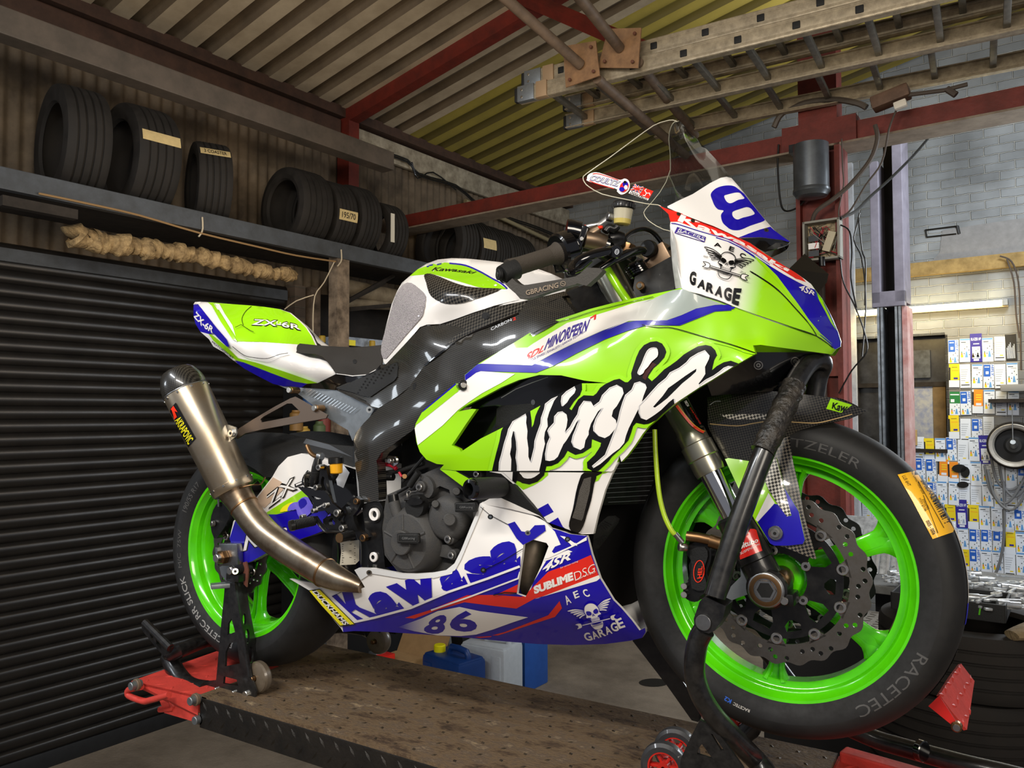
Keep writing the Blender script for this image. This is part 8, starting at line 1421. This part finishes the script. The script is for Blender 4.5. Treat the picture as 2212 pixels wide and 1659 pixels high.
for (x, y), yy in ((Z('J',130,1075)[0], -.25), (Z('J',545,1180)[0], -.215), (Z('J',578,1315)[0], -.2)): c = onY(x, y, yy); mb = MB(); mb.cyl(c + np.array([0,.02,0]), c + np.array([0,-.012,0]), .011, M_alud, 14); mb.cyl(c + np.array([0,.012,0]), c + np.array([0,.002,0]), .016, mat('brown_washer','#6a5a4a',.5), 14); ad(mb, 'lift_bolt', True)
# red stop plate and red pieces at the front end
mb = MB(); yv = lambda p, y: onY(*p, y)
fp = [yv(p, y) for p, y in zip(Z('P',752,1035,850,880,935,765,1050,915,1040,975,1000,930,985,905,990,925,1035,985,1038,1000,1005,1215,990,1218,940,1130,945,1175,998,1290,985,1332,930,1280,850,1170), (.06,.16,.24,.26,.24,.22,.22,.22,.23,.23,.15,.15,.17,.16,.12,.1,.09,.07))]
o = fp[0]; nr = np.cross(fp[2]-fp[0], fp[15]-fp[0]); nr /= np.linalg.norm(nr); nr = nr if nr @ (CAMP - o) > 0 else -nr; cam_pj = lambda p: CAMP + (p-CAMP)*(((o-CAMP) @ nr)/((p-CAMP) @ nr)); fp = [cam_pj(p) for p in fp]
fp = [fp[i] for i in (0, 1, 2, 3, 4, 10, 15, 17)]
mb.plate([fp], M_redl, .006, nr); u = (fp[2]-fp[0]); u /= np.linalg.norm(u); v = np.cross(nr, u); 
cen_ = sum(fp)/len(fp)
for i in range(-3, 4):
    for k in range(-3, 4):
        c = cen_ + u*.03*i + v*.03*k
        loz(mb, c + nr*.0002, .022, .007, .002, .5 if (i+k) % 2 else -.5, M_redl, (u, v, nr)) if _inside([[*(ROOMR.T @ c)[:2]]], [tuple((ROOMR.T @ p)[:2]) for p in fp], [(i_, (i_+1) % len(fp)) for i_ in range(len(fp))])[0] else None
sd = [yv(p, y) for p, y in zip(Z('P',655,1130,748,1038,895,1245,905,1290,860,1285), (.055,.06,.068,.068,.06))]; mb.plate([sd], mat('deep_red_paint','#c2201a',.4,noise=.3), .006, (0,-1,.1)); c = yv(z1('P',898,1292), .06); mb.cyl(c, c + np.array([0,-.012,0]), .009, M_brass, 14); mb.cyl(c + np.array([0,-.0119,0]), c + np.array([0,-.016,0]), .006, M_alu, 12)
ad(mb, 'front_stop_plate')
mb = MB(); mb.box((1.60, .05, -.03), (.26, .5, .05), M_redl, None, .006); mb.box((1.56, .27, .0), (.16, .04, .03), M_redl, rz(-.2), .004)
for i in range(4):
    for k in range(8): loz(mb, (1.5 + .06*i, -.17 + .06*k, -.005), .03, .01, .002, .8 if (i+k) % 2 else -.8, M_redl, (ex, ey, ez))
ad(mb, 'front_plate')
# ---------------- rear paddock stand -----------------------------------
RS = empty('rear_paddock_stand', 'black rear paddock stand with rollers lifting the rear wheel', 'paddock stand', onZ(559,1520,0)); adr = lambda mb, name, smooth=True: adopt(mb.done(name, smooth=smooth, deg=30), RS)
M_std = mat('chipped_black_stand', '#0f0f10', .32, coat=.3, noise=.35, nscale=55, dark='#3c3a38')
YS = -.137
sy = lambda *v: [onY(x, y, YS) for x, y in Z('J', *v)]
mb = MB(); mb.plate([sy(768,350,835,350,850,460,905,760,945,1010,985,1120,975,1180,905,1188,600,1122,578,1100,590,1052,705,1040,718,900,740,650,760,450), sy(790,640,812,605,825,650,838,700,785,722), sy(772,840,800,780,850,770,872,922,768,942), sy(760,1012,850,1035,860,1080,755,1062)], M_std, .006, (0,-1,0)); adr(mb, 'stand_plate')
A3 = sy(835,350); mb = MB(); gp = [onY(x, y, yy) for (x, y), yy in zip(Z('J',833,352,915,336,935,500,1030,1000,1012,1040,985,1012,945,1015,905,760,850,460), (YS,-.085,-.085,-.085,-.09,-.1,YS,YS,YS))]
nr2 = np.cross(gp[1]-gp[0], gp[6]-gp[0]); nr2 /= np.linalg.norm(nr2); nr2 = nr2 if nr2 @ (CAMP-gp[0]) > 0 else -nr2; pj2 = lambda p: CAMP + (p-CAMP)*(((gp[0]-CAMP) @ nr2)/((p-CAMP) @ nr2)); hl = [[pj2(onY(x, y, -.11)) for x, y in ell(z1('J', *c), *r, 14)] for c, r in (((905,610),(4,13)),((925,730),(5,16)),((950,860),(6,18)),((985,970),(4,7)))]
mb.plate([[pj2(p) for p in gp]] + hl, M_std, .006, nr2); adr(mb, 'stand_plate')
def roller(c, r, w, nm='roller'):
    mb = MB(); mb.lathe(c + np.array([0,-w/2,0]), (0,1,0), [(0,.008),(0,r*.7),(.004,r*.92),(w*.3,r),(w*.7,r),(w-.004,r*.92),(w,r*.7),(w,.008)], mat('worn_roller','#6a5e4f',.35,noise=.5,nscale=25,dark='#3b332a',coat=.3), 30); mb.cyl(c + np.array([0,-w/2-.012,0]), c + np.array([0,w/2+.01,0]), .007, M_brass, 12); return mb
cr_ = onY(559, 1492, YS+.028); cr_[2] = .041; adr(roller(cr_, .041, .03), 'roller')
for q in ((610,1085),(710,1105),(832,1128),(920,1138)): 
    c = onY(*z1('J',*q), YS); mb = MB(); mb.cyl(c + np.array([0,.004,0]), c + np.array([0,-.007,0]), .0065 if q[0] < 900 else .010, M_steel, 12); adr(mb, 'stand_bolt')
mb = MB(); c0, c1 = onY(*z1('J',668,388), YS-.03), onY(*z1('J',805,358), YS+.01); mb.box((c0+c1)/2, (np.linalg.norm(c1-c0), .03, .012), M_alud, rz(math.atan2(c1[1]-c0[1], c1[0]-c0[0])) , .002); c = onY(*z1('J',840,262), YS+.0); mb.cyl(c + np.array([0,-.012,0]), c + np.array([0,.05,0]), .014, M_plast, 16); mb.cyl(c + np.array([0,-.02,0]), c + np.array([0,-.012,0]), .010, M_steel, 14); mb.box(onY(*z1('J',860,310), YS+.015), (.05,.04,.02), M_std, None, .003); adr(mb, 'lift_spool')
# base: U of flat box section, handle with cut-outs, far arm and roller
zb = .055; pth = [onY(*z1('J',*p), YS + .006*k) for k, p in enumerate(((640,1105),(560,1092),(500,1065),(450,1015),(405,945),(372,865)))]
fx = onZ(*z1('J',640,755), .06); frl = onZ(818, 1412, .0); frl[2] = .041
mb = MB(); mb.tube(pth, [.024]*len(pth), M_std, 14, sub=4); mb.tube([pth[-1], onZ(*z1('J',450,832), .06), fx], .021, M_std, 12, sub=2); mb.tube([fx, frl + np.array([-.16,.0,.02]), frl + np.array([-.03,.0,.02])], .022, M_std, 12, sub=2); adr(mb, 'base_frame')
hy = onZ(*z1('J',370,845), .07)[1]; h3 = lambda *v: [onY(x, y, hy) for x, y in Z('J', *v)]
mb = MB(); mb.plate([h3(180,640,195,622,215,622,392,808,372,850,340,870,300,830,185,690), h3(240,705,262,725,265,770,245,745), h3(280,740,318,780,320,830,285,785)], M_std, .008, (0,-1,0)); mb.tube(h3(205,632,385,812), .011, M_std, 10); adr(mb, 'handle')
mb = MB(); mb.box(frl + np.array([-.06,-.01,.055]), (.16,.012,.09), M_std, None, .003); mb.box(frl + np.array([-.05,.05,.055]), (.16,.012,.09), M_std, None, .003); mb.box(frl + np.array([-.1,.02,.17]), (.03,.06,.28), M_std, ry(-.1), .003); mb.box(frl + np.array([-.07,-.018,.07]), (.06,.004,.03), M_steel); adr(mb, 'far_upright'); adr(roller(frl + np.array([.0,-.0,0]), .041, .035), 'roller')
# ---------------- front head-lift stand ------------------------------------
FS = empty('front_paddock_stand', 'tall black front head-lift stand with red-hubbed castors', 'paddock stand', (1.25, 0, 0)); adf = lambda mb, name, smooth=True: adopt(mb.done(name, smooth=smooth, deg=35), FS)
bw = lambda fr, x, y, Y: bike2w(B(*z1(fr, x, y), Y))
up = [bw('K',1215,290,.02), bw('K',1235,180,.02), bw('K',1262,110,.015), bw('K',1250,80,.0), bw('K',1205,82,-.02), bw('K',1150,130,-.05), bw('K',1085,240,-.085), bw('K',1000,430,-.125), bw('K',930,590,-.15), bw('K',850,800,-.17), bw('K',745,1090,-.195), bw('K',660,1350,-.215), bw('K',620,1490,-.225)]
mb = MB(); mb.tube(up, [.0185]*13, M_std, 20, sub=4); o_ = adf(mb, 'upright_tube')
mb = MB(); tpv = [bw('K',1095,225,-.0795), bw('K',1000,430,-.1245), bw('K',905,625,-.1575)]; rj = random.Random(9); Pt, _ = crom([np.array(p) for p in tpv], [0]*3, 9); mb.tube(Pt, [.0215 + .0015*rj.uniform(-1,1) for _ in Pt], mat('black_tape_wrap','#191817',.4,bump=.6,bscale=90,noise=.6,nscale=40,dark='#4a4238'), 18); q = mb.done('tape_wrap', smooth=True); q.parent = o_; 
br_ = [bike2w(B(x, y, -.228)) for x, y in Z('CC',330,1010,380,960,560,1045,590,1060,560,1180,480,1300,420,1330,330,1310,275,1250,270,1180)]
mb = MB(); mb.plate([br_], M_std, .045, BIKER @ np.array([0,-1,0])); c = bike2w(B(*z1('CC',368,1218), -.2285)); nn = BIKER @ np.array([0,-1,0]); mb.cyl(c, c + nn*.004, .0135, M_alu, 24); adf(mb, 'pivot_bracket')
lw = [bw('CC',375,1290,-.215), bw('L',520,900,-.214), bw('L',500,1010,-.215), bw('L',500,1110,-.212), bw('L',540,1230,-.205), bw('L',610,1340,-.19), bw('L',700,1440,-.17), bw('L',800,1545,-.14), bw('L',900,1650,-.11)]
p_last = lw[-1]; fwd = [np.array([1.52,-.135,.075]), np.array([1.66,-.14,.06]), np.array([1.86,-.12,.055]), np.array([1.96,-.02,.055]), np.array([1.94,.12,.055])]
far_ = [onZ(2212+40, 1695, .055), onZ(2080, 1650, .055), onZ(1960, 1617, .055), onZ(1870, 1588, .06)]; 
mb = MB(); mb.tube(lw + [np.array([1.50,-.15,.06]), np.array([1.66,-.16,.055]), np.array([1.86,-.13,.055]), np.array([1.95,-.02,.055]), np.array([1.93,.1,.055])] + [far_[0], far_[1], far_[2], far_[3], np.array([1.42,.27,.10]), np.array([1.33,.27,.2])], [.0185]*(len(lw)+11), M_std, 18, sub=4); adf(mb, 'base_tube')
mb = MB(); c = onZ(1983, 1619, .07); mb.cyl(c, c + np.array([.012,-.006,.0]), .0205, M_blkg, 18); adf(mb, 'clamp_collar')
YP = -.165; py = lambda *v: [onY(x, y, YP) for x, y in Z('EE', *v)]
mb = MB(); mb.plate([py(350,465,420,500,500,600,600,742,640,900,560,960,270,900,230,790,240,690,300,560), py(345,625,362,605,425,690,335,662), py(412,545,425,548,490,640,470,640)], M_std, .006, (0,-1,0)); adf(mb, 'castor_plate')
def castor(c, r, w, rot=0):
    ax_ = rz(rot) @ np.array([0,1.,0]); mb = MB(); mb.lathe(c - ax_*w/2, ax_, [(0,r*.66),(0,r*.85),(w*.2,r*.98),(w*.5,r),(w*.8,r*.98),(w,r*.85),(w,r*.66),(0,r*.66)], mat('scuffed_castor','#3a3a3c',.45,noise=.5,nscale=22,dark='#141414',coat=.3), 36); ty_ = adf(mb, 'castor'); mb = MB()
    mb.lathe(c - ax_*w*.48, ax_, [(0,r*.6),(0,r*.68),(w*.96,r*.68),(w*.96,r*.6),(0,r*.6)], M_redl2, 30); mb.lathe(c - ax_*w*.5, ax_, [(0,.004),(0,r*.24),(w,r*.24),(w,.004)], M_redl2, 18)
    for k in range(6): a = 2*PI*k/6; d = rz(rot) @ np.array([math.cos(a),0,math.sin(a)]); mb.box(c + d*r*.42, (r*.42, w*.5, r*.13), M_redl2, rz(rot) @ ry(-a), .002)
    h = mb.done('castor_hub', smooth=True); h.parent = ty_
M_redl2 = mat('red_castor_plastic','#d0281e',.35,coat=.5)
c1 = onY(1428,1660,-.13); castor(onY(1432,1648,-.17)*0 + np.array([onZ(1436,1655,.047)[0], onZ(1436,1655,.047)[1], .047]), .047, .026, .1); castor(np.array([onZ(1462,1622,.047)[0], onZ(1462,1622,.047)[1], .047]), .047, .026, .1)
castor(np.array([onZ(1586,1560,.047)[0], onZ(1586,1560,.047)[1], .047]), .047, .026, .1)
mb = MB(); mb.plate([[onY(x, y, .2) for x, y in [(1366,1384),(1392,1362),(1404,1365),(1512,1528),(1508,1560),(1494,1556),(1440,1480)]]], M_std, .02, (0,-1,0)); adf(mb, 'far_brace'); mb = MB(); mb.tube([onZ(1600,1590,.03), onZ(1622,1575,.05), onZ(1640,1540,.05)], .02, M_std, 12); adf(mb, 'cross_tube')
# ================================================================== light
w = bpy.data.worlds.new('workshop_air'); SC.world = w; w.use_nodes = True; bgn = w.node_tree.nodes['Background']; bgn.inputs[0].default_value = (.86,.88,1,1); bgn.inputs[1].default_value = .2
def area(name, loc, tgt, e, sx, sy, col, shape='RECTANGLE'):
    l = bpy.data.lights.new(name, 'AREA'); l.energy = e; l.shape = shape; l.size = sx; l.size_y = sy; l.color = col
    o = bpy.data.objects.new(name, l); COL.objects.link(o); o.location = tuple(map(float, loc)); d = Vector(tuple(map(float, tgt))) - o.location; o.rotation_euler = d.to_track_quat('-Z', 'Y').to_euler(); return o
area('ceiling_strip_light', (1.0,-2.3,2.3), (.75,0,.35), 62, 1.5, .18, (1,.95,.86))
area('warm_key_light', (3.9,-2.6,1.7), (.9,.0,.4), 72, 1.3, 1.3, (1,.90,.76))  # unseen warm key lamp, right and front of the bike
area('ceiling_strip_light', (-.7,-2.0,2.5), (.2,0,.3), 34, 1.2, .15, (.93,.96,1))
area('back_wall_fill', R3((1.9,4.6,2.9)), R3((1.0,6.4,.6)), 62, 1.2, .3, (.86,.93,1))  # added fill aimed at the back wall
area('tube_glow', R3((.85,5.9,1.5)), R3((.85,6.45,1.2)), 8, 1.2, .06, (1,.72,.28))
area('shelf_bounce', R3((-.6,1.2,1.2)), R3((-2.8,2.0,2.6)), 14, 1.4, .5, (1,.82,.62))
area('shutter_fill', R3((-1.6,-1.8,1.2)), R3((-3.0,1.2,.2)), 14, .9, .3, (.85,.93,1))  # unseen strip grazing the shutter, added to light its slats
area('slat_glint_light', R3((2.6,4.4,1.6)), R3((-3.0,1.5,-.3)), 60, .7, 1.6, (.88,.94,1))  # added out of view to draw highlights along the shutter slats
area('roof_fill', R3((.9,-.4,1.9)), R3((-.6,2.8,3.6)), 30, 1.2, .6, (1,.88,.68))  # unseen uplight, added to brighten the roof sheets and ladders
area('bench_fill', R3((1.9,3.2,1.3)), R3((1.4,2.9,-.1)), 14, .8, .2, (.92,.96,1))  # no lamp here; added to brighten the loose tools
area('rooflight_daylight', R3((1.0,4.4,4.7)), R3((.9,4.4,3.5)), 45, 1.2, 1.2, (1,.97,.85))
# ================================================================== camera
cd = bpy.data.cameras.new('camera'); co = bpy.data.objects.new('camera', cd); COL.objects.link(co)
cd.sensor_fit = 'HORIZONTAL'; cd.sensor_width = 36; cd.lens = FPX/IW*36; cd.clip_start = .02; cd.clip_end = 100
Mc = np.stack([CAMR[:, 0], CAMR[:, 2], -CAMR[:, 1]], 1)
co.matrix_world = Matrix([list(Mc[i]) + [float(CAMP[i])] for i in range(3)] + [[0, 0, 0, 1]])
SC.camera = co
SC.view_settings.view_transform = 'Standard'; SC.view_settings.look = 'None'; SC.view_settings.exposure = 0; SC.view_settings.gamma = 1
SC.cycles.use_denoising = True; SC.cycles.max_bounces = 7; SC.cycles.transparent_max_bounces = 12; SC.cycles.caustics_reflective = False; SC.cycles.caustics_refractive = False
